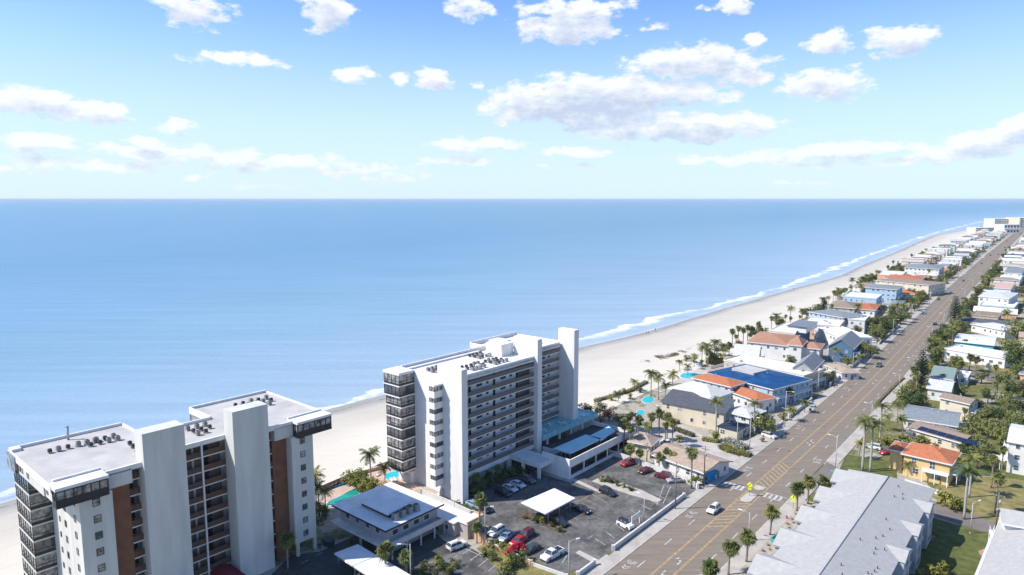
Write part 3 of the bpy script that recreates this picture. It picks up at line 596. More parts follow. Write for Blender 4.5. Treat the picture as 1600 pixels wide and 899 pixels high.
# seaward glazed corner stack on the end wall
def glazed_stack(par, x0, x1, y0, y1, floors, pitch, zb, wm=None, lean=0, face='-y', slab=M_stucco, nvx=4, nvy=2):
    for k in range(floors):
        z = zb+k*pitch; ex = lean if k >= floors-2 else 0
        yy0 = y0-ex
        s = MB().box(x0-ex*.5, x1, yy0, y1, z-.3, z).build('balcony_slab', slab, par)
        g = MB().box(x0+.12, x1-.12, yy0+.12, y1, z, z+pitch-.3).build('glazing', (M_glc if (k*7+3)%4 else M_gl), s)
        b = MB()
        for i in range(nvx+1):
            x = x0+.1+(x1-x0-.2)*i/nvx; b.box(x-.05, x+.05, yy0+.04, yy0+.14, z, z+pitch-.3)
        for i in range(1, nvy+1):
            y = yy0+.1+(y1-yy0-.1)*i/nvy
            b.box(x1-.14, x1-.04, y-.05, y+.04, z, z+pitch-.3)
            if i == nvy: b.box(x0+.04, x0+.14, y-.05, y+.04, z, z+pitch-.3); b.box(x0+.05, x0+.11, yy0+.06, y, z, z+.12)
        b.box(x0+.1, x1-.1, yy0+.06, yy0+.13, z+1.0, z+1.1); b.box(x1-.13, x1-.06, yy0+.13, y1-.02, z+1.0, z+1.1)
        b.box(x0+.1, x1-.1, yy0+.07, yy0+.115, z, z+.55); b.box(x1-.115, x1-.07, yy0+.07, y1-.02, z, z+.55)
        b.build('balcony_frame', M_dark, s)
glazed_stack(CT, -24.8, -18.6, -3.3, 1.28, 9, 2.9, 4.2, lean=.6)
MB().box(-25.1, -18.6, -3.9, 1.28, RZ-.1, RZ+.55).build('stack_cap', M_stucco, CT)
# window bay on the end wall
for k in range(9):
    z = 4.3+2.86*k
    f = MB().box(-8.6, -6.6, -2.9, 1.28, z-.9 if k else 3.4, z+.75).build('bay_band', M_stucco, CT)
    MB().box(-8.48, -6.72, -2.78, 1.28, z+.75, z+1.96).build('bay_glass', M_glc if k%3 else M_gl, f)
    b = MB()
    for x in (-8.45,-7.6,-6.75): b.box(x-.05, x+.05, -2.84, -2.74, z+.75, z+1.96)
    for y in (-1.7,-.7,.3): b.box(-6.76, -6.66, y-.05, y+.05, z+.75, z+1.96)
    b.build('bay_frame', M_dark, f)
MB().box(-8.6, -6.6, -2.9, 1.28, 4.3+2.86*9-.9, 29.6).build('bay_cap', M_stucco, CT)
b = MB()
b.quad((-7.7,-2.6,0),(-6.8,-2.6,0),(-6.8,1.25,3.2),(-7.7,1.25,3.2)); b.quad((-7.7,-2.6,0),(-7.7,1.25,3.2),(-7.7,1.25,0)); b.quad((-6.8,-2.6,0),(-6.8,1.25,0),(-6.8,1.25,3.2))
b.build('ramp', M_shade, CT)
b = MB(); b.tube([(-2.2,1.1,5),(-2.2,1.1,28)], .08, 6); b.build('drain_pipe', M_stucco2, CT)
rnd = random.Random(5)
ac_cluster(CT, -17.5, 5.0, RZ-.35, 12, 3, 1.15, 'condenser in the near cluster on the middle tower roof', 'condensers on the near corner of the central tower', rnd)
ac_cluster(CT, -12.5, 13.0, RZ-.35, 14, 3, 1.15, 'condenser by the walkway edge of the middle tower roof', 'condensers along the walkway side of the central tower', rnd)
ac_cluster(CT, -12.5, 22.0, RZ-.35, 12, 3, 1.15, 'condenser before the middle tower penthouse', 'condensers before the central tower penthouse', rnd)
ac_cluster(CT, -20.5, 24.0, RZ-.35, 12, 3, 1.15, 'condenser on the seaward half of the middle tower roof', 'condensers on the seaward half of the central tower', rnd)
ac_cluster(CT, -20.0, 47.0, RZ-.35, 12, 3, 1.15, 'condenser beside the last fin of the middle tower', 'condensers at the far end of the central tower', rnd)
# podium with its car deck
PD = at_frame('parking_podium', (-12.2, 160.9), 40.5, label='two-level white parking podium at the far foot of the middle tower', cat='parking deck')
b = MB(); b.box(2.0, 11.4, 29.2, 29.5, 0, 5.6); b.box(11.1, 11.4, 29.5, 64, 3.2, 5.4); b.box(-4, 2, 37.2, 37.5, 0, 3.3)
b.box(11.1, 11.4, 29.5, 64, 0, .9)
for y in (29.5, 36, 42, 48, 54, 60, 63.6): b.box(11.12, 11.38, y, y+.4, .9, 3.2)
b.box(-12, 11.1, 63.7, 64, 0, 4.2)
b.build('wall', M_stucco, PD)
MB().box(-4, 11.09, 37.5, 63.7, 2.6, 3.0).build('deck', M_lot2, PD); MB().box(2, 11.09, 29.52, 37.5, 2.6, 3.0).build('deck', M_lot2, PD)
b = MB(); b.box(-13.3, -4.2, 37.2, 66.0, 5.3, 5.9); b.box(-4.2, -3.9, 37.1, 66.2, 5.0, 6.4); b.box(-12, -4.2, 65.9, 66.2, 5.0, 6.4); b.build('upper_deck', mat('shade_tinted_terrace_deck', (.28,.52,.53), .8, .15, .5), PD)  # deck colour carries the blue-green cast of the tower's shade
for y in (40, 46, 52, 58, 64): MB().box(-5.0, -4.4, y, y+.6, 3.0, 5.3).build('column', M_stucco, PD)
rnd = random.Random(9)
def patio_table(): 
    root = empty('patio_table'); MB().cyl(0,0,.7,.74,.6,14).cyl(0,0,0,.7,.05,8).cyl(0,0,0,.03,.3,10).build('table', M_fr_w, root)
    for a in range(4):
        c, s_ = cos(a*pi/2+.4), sin(a*pi/2+.4); b = MB(); b.box(c*1.0-.22, c*1.0+.22, s_*1.0-.22, s_*1.0+.22, .4, .45)
        for dx in (-.2,.2):
            for dy in (-.2,.2): b.cyl(c+dx, s_+dy, 0, .4, .025, 5)
        b.box(c*1.2-.2*abs(s_)-.03, c*1.2+.2*abs(s_)+.03, s_*1.2-.2*abs(c)-.03, s_*1.2+.2*abs(c)+.03, .45, .85)
        b.build('seat', M_fr_w, root)
    return root
pt = snapshot(patio_table()); pt[0]['spare'] = 1
for i, (x, y) in enumerate(((-9.5,42),(-7.0,41),(-9.0,47),(-6.6,50.5),(-6,61))):
    put(pt, loc2w(CT, x, y, 5.9), i*.7, ordn(i)+' patio table from the middle fin, white, on the podium terrace', 'table', 'patio tables on the tower terrace')
M_shade_tint_roof = mat('shade_tinted_carport_roof', (.38,.64,.68), .7, .1, .3, detail=7)  # cyan tint of shade put into the carport roof colour
def carport_px(px, z, label, th_=.22, posts=True, cm=None, base=0, n=3):
    P = [G(x, y, z) for x, y in px]; c = sum(P, Vector())/len(P); root = empty('carport', (c.x, c.y, base), label=label, cat='carport')
    q = [(p.x-c.x, p.y-c.y) for p in P]
    if sum(q[i][0]*q[(i+1)%len(q)][1]-q[(i+1)%len(q)][0]*q[i][1] for i in range(len(q))) < 0: q.reverse()
    MB().prism(q, z-th_-base, z-base).build('roof', cm or M_roofw, root)
    b = MB(); m_ = len(q)
    for i in range(m_):
        a, d = Vector(q[i])*.98, Vector(q[(i+1)%m_])*.98; b.tube([(a.x,a.y,z-th_-.12-base),(d.x,d.y,z-th_-.12-base)], .1, 6)
    b.build('fascia_beam', M_metal, root)
    L0, L1 = Vector(q[0]).lerp(Vector(q[1]), .5), None
    for i in range(n):
        for (e0, e1) in (((q[0]),(q[1])), ((q[3]),(q[2]))):
            p = Vector(e0).lerp(Vector(e1), .08+.84*i/(n-1))*.88; MB().cyl(p.x, p.y, 0, z-th_-base, .08, 8).build('post', M_metal, root)
    return root
carport_px([(864,701),(891,708),(940,685.5),(915,679)], 5.4, 'long flat pale teal carport roof on the parking podium, nearer of the pair', base=3.0, cm=M_shade_tint_roof, n=4)
carport_px([(921,681),(939,687.5),(961,673),(951,666)], 5.4, 'short flat pale teal carport roof at the far end of the parking podium', base=3.0, cm=M_shade_tint_roof, n=3)
# entrance canopy
EC = empty('entrance_canopy', (*G(826,712,4.2).xy, 0), -R(40.5), label='flat white entrance canopy projecting from the middle tower over the drive', cat='canopy')
def to_loc(root, x, y, z):
    p = G(x, y, z); q = Matrix.Rotation(-root.rotation_euler.z, 4, 'Z') @ (p-root.location); return q
q = [to_loc(EC, *a, 4.3) for a in ((793,707),(843,727),(861,716),(812,699))]
x0, x1 = (q[0].x+q[3].x)/2, (q[1].x+q[2].x)/2; y0, y1 = (q[0].y+q[1].y)/2, (q[2].y+q[3].y)/2
MB().box(x0, x1, y0, y1, 3.2, 3.9).build('roof', M_roofw, EC)
b = MB(); b.box(x0, x1, y0-.25, y0, 3.1, 4.3); b.box(x0, x1, y1, y1+.25, 3.1, 4.3); b.box(x1, x1+.25, y0-.25, y1+.25, 3.1, 4.3); b.build('fascia', M_stucco, EC)
for x in (x0+1.2, (x0+x1)/2, x1-.6):
    for y in (y0+.3, y1-.3): MB().box(x-.45, x+.45, y-.25, y+.25, 0, 3.15).build('column', M_stucco, EC)
MB().box(x0+.5, x0+7.5, y0+1, y1-.6, 0, 2.7).build('glass_lobby', M_gl, EC)
# ================================================================== LEFT TOWER
LT = at_frame('apartment_tower', (-41.8, 138.9), 41, label='cream high-rise with two blank slab towers and brown panels, left edge of the photo', cat='apartment building')
LZ = 29.1
b = MB()
b.box(-26, -6.2, -43.5, -28, 0, LZ-.3); b.box(-16, -6.2, -28, -14, 0, LZ-.3); b.box(-26, -6.2, -14, 0, 2.9, LZ-.3)
b.box(-6.2, -.5, -43.7, -38.7, 0, 26.2); b.box(-6.2, -.5, -5, 0, 2.9, 26.2); b.box(-26, -6.2, -12, -6, 0, 2.9)
# top storey stretches out past both ends
b.box(-26, -6.2, -47, -43.5, 26.2, LZ-.3); b.box(-6.2, -1.2, -46.8, -35.2, 26.2, LZ-.3); b.box(-26, -6.2, 0, 3.8, 26.2, LZ-.3); b.box(-6.2, -1.2, -8.3, 3.8, 26.2, LZ-.3)
b.build('wall', M_stucco2, LT)
for y in (-4.6, -.5): MB().box(-1.1, -.5, y-.1, y+.5, 0, 2.9).build('column', M_stucco2, LT)
for (y0, y1) in ((-38.7,-35.3),(-8.2,-5.0)):
    MB().box(-6.2, -2.6, y0, y1, 0, 26.2).build('brown_panel', M_brown, LT)
b = MB(); b.box(-26, -1.6, -46.9, -28, LZ-.3, LZ); b.box(-16, -4.2, -28, -14, LZ-.3, LZ-.02); b.box(-26, -1.6, -14, 3.8, LZ-.3, LZ); roof = b.build('roof', M_roofg, LT)
b = MB()
b.box(-26.4, -26, -47, -28, LZ-.8, LZ+.55); b.box(-26, -24.5, -47, -45.5, LZ, LZ+.55); b.box(-26, -9, -47.3, -47, LZ-.8, LZ+.30); b.box(-9, -1.2, -47.3, -47, LZ-.8, LZ+.30)
b.box(-26, -16.3, -28, -27.6, LZ-.8, LZ+.35); b.box(-16.4, -16, -27.6, -14.4, LZ-.5, LZ+.55); b.box(-26.4, -26, -14, 4, LZ-.8, LZ+.55); b.box(-26, -1.2, 3.8, 4.1, LZ-.8, LZ+.3)
b.box(-26, -16.4, -14.4, -14, LZ-.8, LZ+.55)
b.box(-4.2, -3.8, -26.3, -17.3, LZ-.6, LZ+.3); b.box(-1.6, -1.2, -39.4, -33.5, LZ-.6, LZ+.3); b.box(-3.2, -2.8, -46.5, -39.4, LZ, LZ+.7); b.box(-1.6, -1.2, -10, -4.2, LZ-.6, LZ+.3); b.box(-3.2, -2.8, -4.2, 3.8, LZ, LZ+.7)
b.build('parapet', M_stucco, roof)
for (y0, y1) in ((-33.5,-26.3),(-17.3,-10.0)):
    MB().box(-3.9, -.3, y0, y1, 0, 34.6).build('slab_tower', M_stucco2, LT)
# cantilevered bronze-glass rooms of the top storey
for (y0, y1) in ((-47.2,-39.4),(-4.2,4.1)):
    bx = MB().box(-2.9, .7, y0, y1, LZ-.15, LZ+.35).build('room_roof', M_stucco, LT)
    MB().box(-1.2, .5, y0+.15, y1-.15, 26.35, LZ-.15).build('glazing', M_glc, bx)
    b = MB(); b.box(-1.2, .62, y0+.05, y1-.05, 26.05, 26.35)
    for i in range(7):
        y = y0+.15+(y1-y0-.3)*i/6; b.box(.45, .6, y-.07, y+.07, 26.35, LZ-.15)
    b.box(.47, .58, y0+.1, y1-.1, 27.25, 27.4); b.box(.47, .58, y0+.1, y1-.1, LZ-.4, LZ-.15); b.box(.47, .56, y0+.1, y1-.1, 26.35, 27.25)
    for yy in (y0+.1, y1-.1):
        for x in (-1.1, -.35, .45): b.box(x-.05, x+.06, yy-.06, yy+.06, 26.35, LZ-.15)
        b.box(-1.1, .45, yy-.05, yy+.05, 26.35, 27.3)
    b.build('window_frame', M_dark, bx)
# walkway bays between the slab towers, and the narrow balcony slots beside them
SLL = [3.0+2.9*k for k in range(9)]
for z in SLL:
    s = MB().box(-6.2, -4.0, -26.3, -17.3, z-.2, z).build('walkway_slab', M_stucco, LT)
    b = MB(); b.box(-4.12, -4.04, -26.3, -17.3, z+.0, z+1.05)
    b.build('railing', M_railb, s)
    for y in (-24.3,-20.1): door(s, ('x', -6.19, 1), y, z, .9, 2.1, M_dark, name='walkway_door')
    b = MB(); b.box(-6.19, -5.9, -23.0, -22.6, z, z+2.6); b.build('pier', M_stucco2, s)
    for (y0, y1) in ((-35.3,-33.5),(-10.0,-8.2)):
        s = MB().box(-6.2, -2.7, y0, y1, z-.2, z).build('balcony_slab', M_stucco, LT)
        b = MB(); b.box(-2.85, -2.78, y0, y1, z, z+1.05); b.build('railing', M_railb, s)
MB().box(-4.0, -3.7, -22.05, -21.75, 0, LZ-.3).build('pier', M_stucco, LT)
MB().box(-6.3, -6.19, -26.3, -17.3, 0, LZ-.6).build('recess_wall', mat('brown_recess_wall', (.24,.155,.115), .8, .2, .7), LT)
MB().box(-6.3, -6.19, -35.3, -33.5, 0, LZ-.6).build('recess_wall', M_gl, LT); MB().box(-6.3, -6.19, -10, -8.2, 0, LZ-.6).build('recess_wall', M_gl, LT)
for i, k in enumerate(range(8)):
    z = 3.0+2.9*k
    for yc in (-41.2, -2.5):
        window(LT, ('x', -.5, 1), yc, z+1.0, 1.05, 1.2, nh=2, gm=(M_glt if (k+int(yc))%3 == 0 else M_glc), fm=M_dark)
    for xc, ww, hh in ((-3.2,.9,1.1),(-9.3,.9,1.1),(-12.5,.6,.9)):
        window(LT, ('y', -43.5 if xc < -6.2 else -43.7, -1), xc, z+1.1, ww, hh, gm=M_glc if (k+int(xc))%2 else M_gl, fm=M_dark)
for yc in (-41.2, -2.5): MB().box(-.52, -.44, yc-.6, yc+.6, 25.5, 25.85).build('vent', M_dark, LT)
for xc, ww in ((-23.4,1.0),(-21.6,1.2),(-20.1,1.2),(-18.6,1.2),(-15,1.1)): window(LT, ('y', -47, -1), xc, 26.9, ww, 1.5, gm=M_glc)
window(LT, ('y', -46.8, -1), -5, 26.9, .9, 1.4, gm=M_glc)
glazed_stack(LT, -25.6, -16.6, -46.8, -43.5, 8, 2.9, 3.0, lean=0, nvx=6, nvy=1, slab=M_stucco2)
MB().box(-26, -21, -47.5, -47.02, 26.2, LZ+.2).build('glazing', M_glc, LT)
MB().box(-26, -17, -14.3, -14.02, 23.4, LZ-.5).build('glazing', M_glc, LT)
AW = empty('entrance_awning', (*G(355,893,3.2).xy, 0), -R(41), label='dark red hipped awning over the entrance at the foot of the left high-rise', cat='awning')
b = MB(); b.quad((-4,-2.2,2.7),(4,-2.2,2.7),(3,0,3.5),(-4,0,3.5)); b.quad((4,2.2,2.7),(-4,2.2,2.7),(-4,0,3.5),(3,0,3.5)); b.quad((4,-2.2,2.7),(4,2.2,2.7),(3,0,3.5)); b.quad((-4,-2.2,2.68),(-4,2.2,2.68),(4,2.2,2.68),(4,-2.2,2.68))
b.build('canvas', mat('dark_red_canvas', (.22,.02,.03), .8, .15, 1.5), AW)
for y in (-2, 2): 
    for x in (-3.8, 3.8): MB().cyl(x, y, 0, 2.7, .07, 8).build('post', M_metal, AW)
rnd = random.Random(3)
for (x, y, n, rows, gp, lab, grp) in ((-19, -42.5, 7, 1, 1.15, 'condenser in the front row, left high-rise near roof', 'front row of condensers on the left high-rise'),
    (-19, -36.5, 8, 2, 1.15, 'condenser in the second row, left high-rise near roof', 'second row of condensers on the left high-rise'),
    (-12.5, -31.5, 8, 3, 1.4, 'condenser beside the left high-rise first slab tower', 'condensers beside the first slab tower'),
    (-12.5, -20.5, 8, 3, 1.3, 'condenser between the two slab towers, left high-rise', 'condensers between the slab towers'),
    (-20.5, -6.5, 14, 3, 1.4, 'condenser on the far roof of the left high-rise', 'condensers on the far roof of the left high-rise')):
    ac_cluster(LT, x, y, LZ, n, rows, gp, lab, grp, rnd)
vp = tag(MB().cyl(0,0,0,2.6,.22,10,mi=0).cyl(0,0,2.6,2.75,.34,10).build('vent_pipe', M_metal, None, loc2w(LT, -24.5, -38, LZ)), 'thin metal flue standing on the roof edge of the left high-rise', 'flue')
# ================================================================== HOUSES
M_terra = stripes('terracotta_tiles', (.50,.19,.095), (.36,.115,.05), 5, 0, .85, .16)
M_terra2 = stripes('pale_clay_tiles', (.44,.24,.155), (.33,.165,.10), 5, 0, .85, .16)
M_shg = stripes('pale_grey_shingles', (.42,.41,.385), (.365,.355,.335), 9, 2, .9, .09)
M_shw = stripes('white_grey_shingles', (.56,.555,.53), (.49,.485,.46), 7, 2, .85, .15)
M_shd = stripes('slate_shingles', (.105,.115,.13), (.075,.08,.095), 7, 2, .9, .2)
M_shs = stripes('blue_grey_shingles', (.24,.265,.28), (.18,.20,.22), 7, 2, .9, .2)
M_shb = stripes('brown_shingles', (.30,.23,.18), (.24,.18,.14), 6, 2, .9, .14)
M_sht = stripes('tan_shingles', (.42,.325,.255), (.35,.265,.205), 6, 2, .9, .2)
M_tarp = mat('blue_tarpaulin', (.010,.075,.20), .6, .35, .35, detail=9, col2=(.005,.038,.12), bump=.5)
M_mw = stripes('white_metal_roof', (.68,.68,.67), (.60,.60,.60), 3, 1, .45, .13)
M_wcream = mat('cream_wall', (.60,.53,.40), .85, .08, .3); M_wwhite = mat('white_wall', (.66,.65,.62), .85, .07, .3)
M_wyel = mat('yellow_wall', (.64,.47,.22), .85, .07, .3); M_wblue = mat('pale_blue_wall', (.33,.47,.57), .85, .07, .3)
M_wteal = mat('turquoise_wall', (.10,.42,.50), .85, .09, .3); M_wdb = mat('slate_blue_siding', (.08,.155,.24), .8, .1, .5)
M_wpeach = mat('peach_wall', (.62,.36,.23), .85, .08, .3); M_wgrey = mat('grey_wall', (.33,.33,.32), .85, .1, .3); M_wtan = mat('tan_wall', (.47,.40,.31), .85, .1, .3)
M_wpink = mat('pink_wall', (.58,.33,.27), .85, .1, .3); M_navy = mat('navy_shade_roof', (.03,.045,.075), .8, .2, .6); M_mint = mat('mint_wall', (.40,.58,.50), .85, .07, .3)
M_solar = mat('solar_panel', (.012,.02,.05), .15, .3, 1.2, spec=.8); M_deck = mat('timber_deck', (.40,.33,.25), .85, .2, .7)
def roof_mesh(kind, x0, x1, y0, y1, ze, rise, ov=.6, ridge='x', th_=.28):
    b = MB(); X0, X1, Y0, Y1 = x0-ov, x1+ov, y0-ov, y1+ov
    if kind == 'flat':
        b.box(X0, X1, Y0, Y1, ze, ze+th_); return b
    if kind == 'shed':
        b.quad((X0,Y0,ze),(X1,Y0,ze),(X1,Y1,ze+rise),(X0,Y1,ze+rise)); b.quad((X0,Y1,ze+rise-.1),(X1,Y1,ze+rise-.1),(X1,Y0,ze-.1),(X0,Y0,ze-.1))
        b.quad((X0,Y0,ze-.1),(X1,Y0,ze-.1),(X1,Y0,ze),(X0,Y0,ze)); return b
    sw = ridge == 'y'
    if sw: X0, X1, Y0, Y1 = Y0, Y1, X0, X1
    ym = (Y0+Y1)/2; h = (Y1-Y0)/2
    k = min(h, (X1-X0)/2-.01) if kind == 'hip' else 0
    zt = ze+rise
    P = {'a':(X0,Y0,ze),'b':(X1,Y0,ze),'c':(X1,Y1,ze),'d':(X0,Y1,ze),'r':(X0+k,ym,zt),'s':(X1-k,ym,zt)}
    T = (lambda p: (p[1], p[0], p[2])) if sw else (lambda p: p)
    F = [('a','b','s','r'),('c','d','r','s'),('d','a','r'),('b','c','s')]
    if kind == 'gable': F = F[:2]
    for f in F:
        q = [T(P[c]) for c in f]
        if sw: q.reverse()
        b.quad(*q)
    low = [T((p[0],p[1],p[2]-th_)) for p in (P['a'],P['b'],P['c'],P['d'])]; top = [T(P[c]) for c in 'abcd']
    if kind == 'hip':
        for i in range(4):
            q = [low[i], low[(i+1)%4], top[(i+1)%4], top[i]]
            if sw: q.reverse()
            b.quad(*q)
        q = low[::-1]
        if sw: q.reverse()
        b.quad(*q)
    else:
        l = {c: (P[c][0], P[c][1], P[c][2]-th_) for c in P}
        for f in (('b','a','r','s'),('d','c','s','r')):
            q = [T(l[c]) for c in f]
            if sw: q.reverse()
            b.quad(*q)
        for a, c in (('a','b'),('c','d')):
            q = [T(l[a]), T(l[c]), T(P[c]), T(P[a])]
            if sw: q.reverse()
            b.quad(*q)
        for a, c in (('r','a'),('d','r'),('b','s'),('s','c')):
            q = [T(l[a]), T(l[c]), T(P[c]), T(P[a])]
            if sw: q.reverse()
            b.quad(*q)
    return b
def gable_wall(b, x0, x1, y0, y1, ze, rise, ridge, ov=.6):
    if ridge == 'x':
        ym = (y0+y1)/2; zt = ze+rise*(1-ov/((y1-y0)/2+ov))+rise*ov/((y1-y0)/2+ov)-.3
        for x, s in ((x0,1),(x1,-1)):
            q = [(x,y0,ze-.02),(x,y1,ze-.02),(x,ym,zt)]; b.quad(*(q[::-1] if s > 0 else q))
    else:
        xm = (x0+x1)/2; zt = ze+rise-.3
        for y, s in ((y0,1),(y1,-1)):
            q = [(x0,y,ze-.02),(x1,y,ze-.02),(xm,y,zt)]; b.quad(*(q if s > 0 else q[::-1]))
HOUSES = []
def house(name, label, px, z, floors=1, roof='hip', rm=None, wm=None, rise=2.0, ridge='x', ov=.6, base=0, win=3.2, fm=None, gm=None, cat='house', trim=None, sides='all', seed=0, chim=False, group=None, doorat=True, parapet=True):
    """px: photo pixels of three eave corners, near one first, then the one along the coast, then the one across"""
    N, E, W = (G(x, y, z) for x, y in px[:3])
    if len(px) == 3:
        ly = E-N; lx = W-N; ang = math.atan2(lx.y, lx.x) if lx.length > ly.length else math.atan2(ly.y, ly.x)
        # square the plan up on its longer side
        if lx.length > ly.length:
            ux = lx.normalized(); uy = Vector((-ux.y, ux.x, 0)); 
            if uy.dot(ly) < 0: uy = -uy
        else:
            uy = ly.normalized(); ux = Vector((uy.y, -uy.x, 0))
            if ux.dot(lx) < 0: ux = -ux
        a, c = lx.dot(ux), ly.dot(uy)
    return build_house(name, label, (N.x, N.y), ux, uy, a, c, z, floors, roof, rm, wm, rise, ridge, ov, base, win, fm, gm, cat, sides, seed, chim, group, doorat, parapet)
def build_house(name, label, N, ux, uy, a, c, z, floors, roof='hip', rm=None, wm=None, rise=2.0, ridge='x', ov=.6, base=0, win=3.2, fm=None, gm=None, cat='house', sides='all', seed=0, chim=False, group=None, doorat=True, parapet=True, detail=True):
    # right handed local frame: x = dirx, y = diry
    if ux.x*uy.y-ux.y*uy.x > 0: x0, x1, ax = 0, a, ux
    else: x0, x1, ax = -a, 0, -ux
    root = empty(name, (N[0], N[1], base), math.atan2(ax.y, ax.x), label=label, cat=cat, group=group)
    rnd = random.Random(seed+int(N[0]*7)); y0, y1 = 0, c; ov2 = ov if roof != 'flat' else .25
    x0 += ov2; x1 -= ov2; y0 += ov2; y1 -= ov2
    if x1-x0 < 2: x0, x1 = (x0+x1)/2-1.5, (x0+x1)/2+1.5
    if y1-y0 < 2: y0, y1 = (y0+y1)/2-1.5, (y0+y1)/2+1.5
    wm = wm or M_wwhite; rm = rm or M_shg
    b = MB(); b.box(x0, x1, y0, y1, -.2, z-.02-base, skip='' )
    if roof == 'gable': gable_wall(b, x0, x1, y0, y1, z-base, rise, ridge)
    if roof == 'shed':
        zz_ = z-base; b.prism([(x0,y1-.15),(x1,y1-.15),(x1,y1),(x0,y1)], zz_-.02, zz_+rise*.9); b.quad((x1,y0,zz_-.02),(x1,y1,zz_-.02),(x1,y1,zz_+rise*.88)); b.quad((x0,y1,zz_-.02),(x0,y0,zz_-.02),(x0,y1,zz_+rise*.88))
    b.build('wall', wm, root)
    r = roof_mesh(roof, x0, x1, y0, y1, z-base, rise, ov2 if roof == 'flat' else ov, ridge).build('roof', rm, root)
    if roof == 'flat' and parapet:
        X0, X1, Y0, Y1 = x0-.25, x1+.25, y0-.25, y1+.25; b = MB(); zz = z-base+.28
        b.box(X0, X1, Y0, Y0+.25, zz, zz+.35); b.box(X0, X1, Y1-.25, Y1, zz, zz+.35); b.box(X0, X0+.25, Y0+.25, Y1-.25, zz, zz+.35); b.box(X1-.25, X1, Y0+.25, Y1-.25, zz, zz+.35)
        b.build('parapet', wm, r)
        if detail:
            for i in range(rnd.randint(1, 3)):
                x, y = rnd.uniform(x0+1.2, x1-1.2), rnd.uniform(y0+1.2, y1-1.2)
                MB().box(x-.5, x+.5, y-.5, y+.5, zz, zz+.8).build('roof_unit', M_ac, r)
    if roof != 'flat' or detail:
        X0, X1, Y0, Y1 = x0-ov2-.03, x1+ov2+.03, y0-ov2-.03, y1+ov2+.03; b = MB(); ze = z-base
        if roof in ('hip',) or (roof == 'gable' and ridge == 'x') : b.box(X0, X1, Y0-.1, Y0, ze-.3, ze+.02); b.box(X0, X1, Y1, Y1+.1, ze-.3, ze+.02)
        if roof == 'hip' or (roof == 'gable' and ridge == 'y'): b.box(X0-.1, X0, Y0, Y1, ze-.3, ze+.02); b.box(X1, X1+.1, Y0, Y1, ze-.3, ze+.02)
        if b.v and detail: b.build('gutter', M_fr_w, r)
    if detail and floors > 1 and rnd.random() < .75 and x1-x0 > 6:
        fx = x1 if x1 <= 1.2 else x0; sg = 1 if fx == x1 else -1; ya, yb = y0+.8, y1-.8
        if yb-ya > 3:
            xa, xb = sorted((fx+sg*.02, fx+sg*1.7)); pz = (z-base)/floors
            p_ = MB().box(xa, xb, ya, yb, pz-.12, pz+.06).build('porch_deck', M_fr_w, root)
            xo = fx+sg*1.6
            for q in (ya+.1, (ya+yb)/2, yb-.1): MB().box(xo-.08, xo+.08, q-.08, q+.08, 0, pz-.12).build('porch_post', M_fr_w, p_)
            b = MB(); b.box(xo-.04, xo+.04, ya, yb, pz+.9, pz+1.0)
            for q in range(int((yb-ya)/.5)+1): b.box(xo-.02, xo+.02, ya+q*.5, ya+q*.5+.05, pz+.06, pz+.9)
            b.build('porch_rail', M_fr_w, p_)
    if chim: MB().box(x0+2, x0+2.8, (y0+y1)/2-.4, (y0+y1)/2+.4, z-base, z-base+rise+1.3).build('chimney', wm, r)
    if roof in ('hip','gable') and detail:
        for i in range(2):
            t = rnd.uniform(.3, .7); xx, yy = (x0+(x1-x0)*t, (y0+y1)/2-.9*(1 if i else -1)) if ridge == 'x' else ((x0+x1)/2-.9*(1 if i else -1), y0+(y1-y0)*t)
            MB().cyl(xx, yy, z-base+rise*.55, z-base+rise*.55+1.1, .09, 6).build('vent', M_metal, r)
    fh = (z-base)/floors
    fm = fm or M_fr_w; gm = gm or M_gl
    for k in range(floors):
        zz = k*fh+fh*.36; hh = min(1.35, fh*.45)
        for wl, lo, hi in ((('x',x1,1),y0,y1),(('x',x0,-1),y0,y1),(('y',y0,-1),x0,x1),(('y',y1,1),x0,x1)):
            n = int((hi-lo)/win)
            if n < 1: continue
            for i in range(n):
                if rnd.random() < .22: continue
                aa = lo+(hi-lo)*(i+.5)/n; ww = rnd.choice((1.0,1.2,1.5))
                if detail: window(root, wl, aa, zz, ww, hh, fm, gm if rnd.random() < .7 else M_glc, nv=1 if ww < 1.4 else 2, nh=rnd.choice((1,2)))
                else:
                    f = MB().box(*wbox(wl, aa, zz, ww, hh, -.03, .06)).build('window', gm, root)
    if doorat and detail: door(root, ('x', x1, 1) if x1 <= 1 else ('x', x0, -1), (y0+y1)/2+.8, 0, 1.0, 2.1, M_wdb)
    HOUSES.append((label, root)); return root
def low_roof(root, m, *a, **k): return roof_mesh(*a, **k).build('roof', m, root)
U = 'u'
# ---- sea side, near to far
h = house('tan_roof_building', 'low building with a long tan roof and blue end wall beside the car park exit', ((1101,740),(1137,718),(1015,709)), 3.6, 1, 'gable', M_sht, M_wwhite, 1.6, 'x', .8, cat='building', gm=M_gl)
MB().box(-.9, -.6, .6, 6, .2, 3.0).build('blue_end_wall', mat('bright_blue_paint', (.02,.22,.48), .7, .15, .6), h)
house('tan_roof_cottage', 'small tan pyramid-roofed cottage behind the palms beside the car park', ((1018,697),(1035.4,681.5),(987.5,683.9)), 4.2, 1, 'hip', M_sht, M_wcream, 1.8, 'x', .7)
house('cream_house', 'big cream two-storey house with a dark slate roof, facing the pale driveway', ((1133,647),(1146,634),(1031,628)), 6.2, 2, 'shed', M_shd, M_wcream, 2.2, 'x', .6, win=4.2)
house('pale_hip_house', 'house with broad pale grey hip roof rising directly behind the dark slate roof', ((1113,624),(1143,611.5),(1043,606.5)), 8.0, 2, 'hip', M_shw, M_wwhite, 2.6, 'x', .6, seed=9)
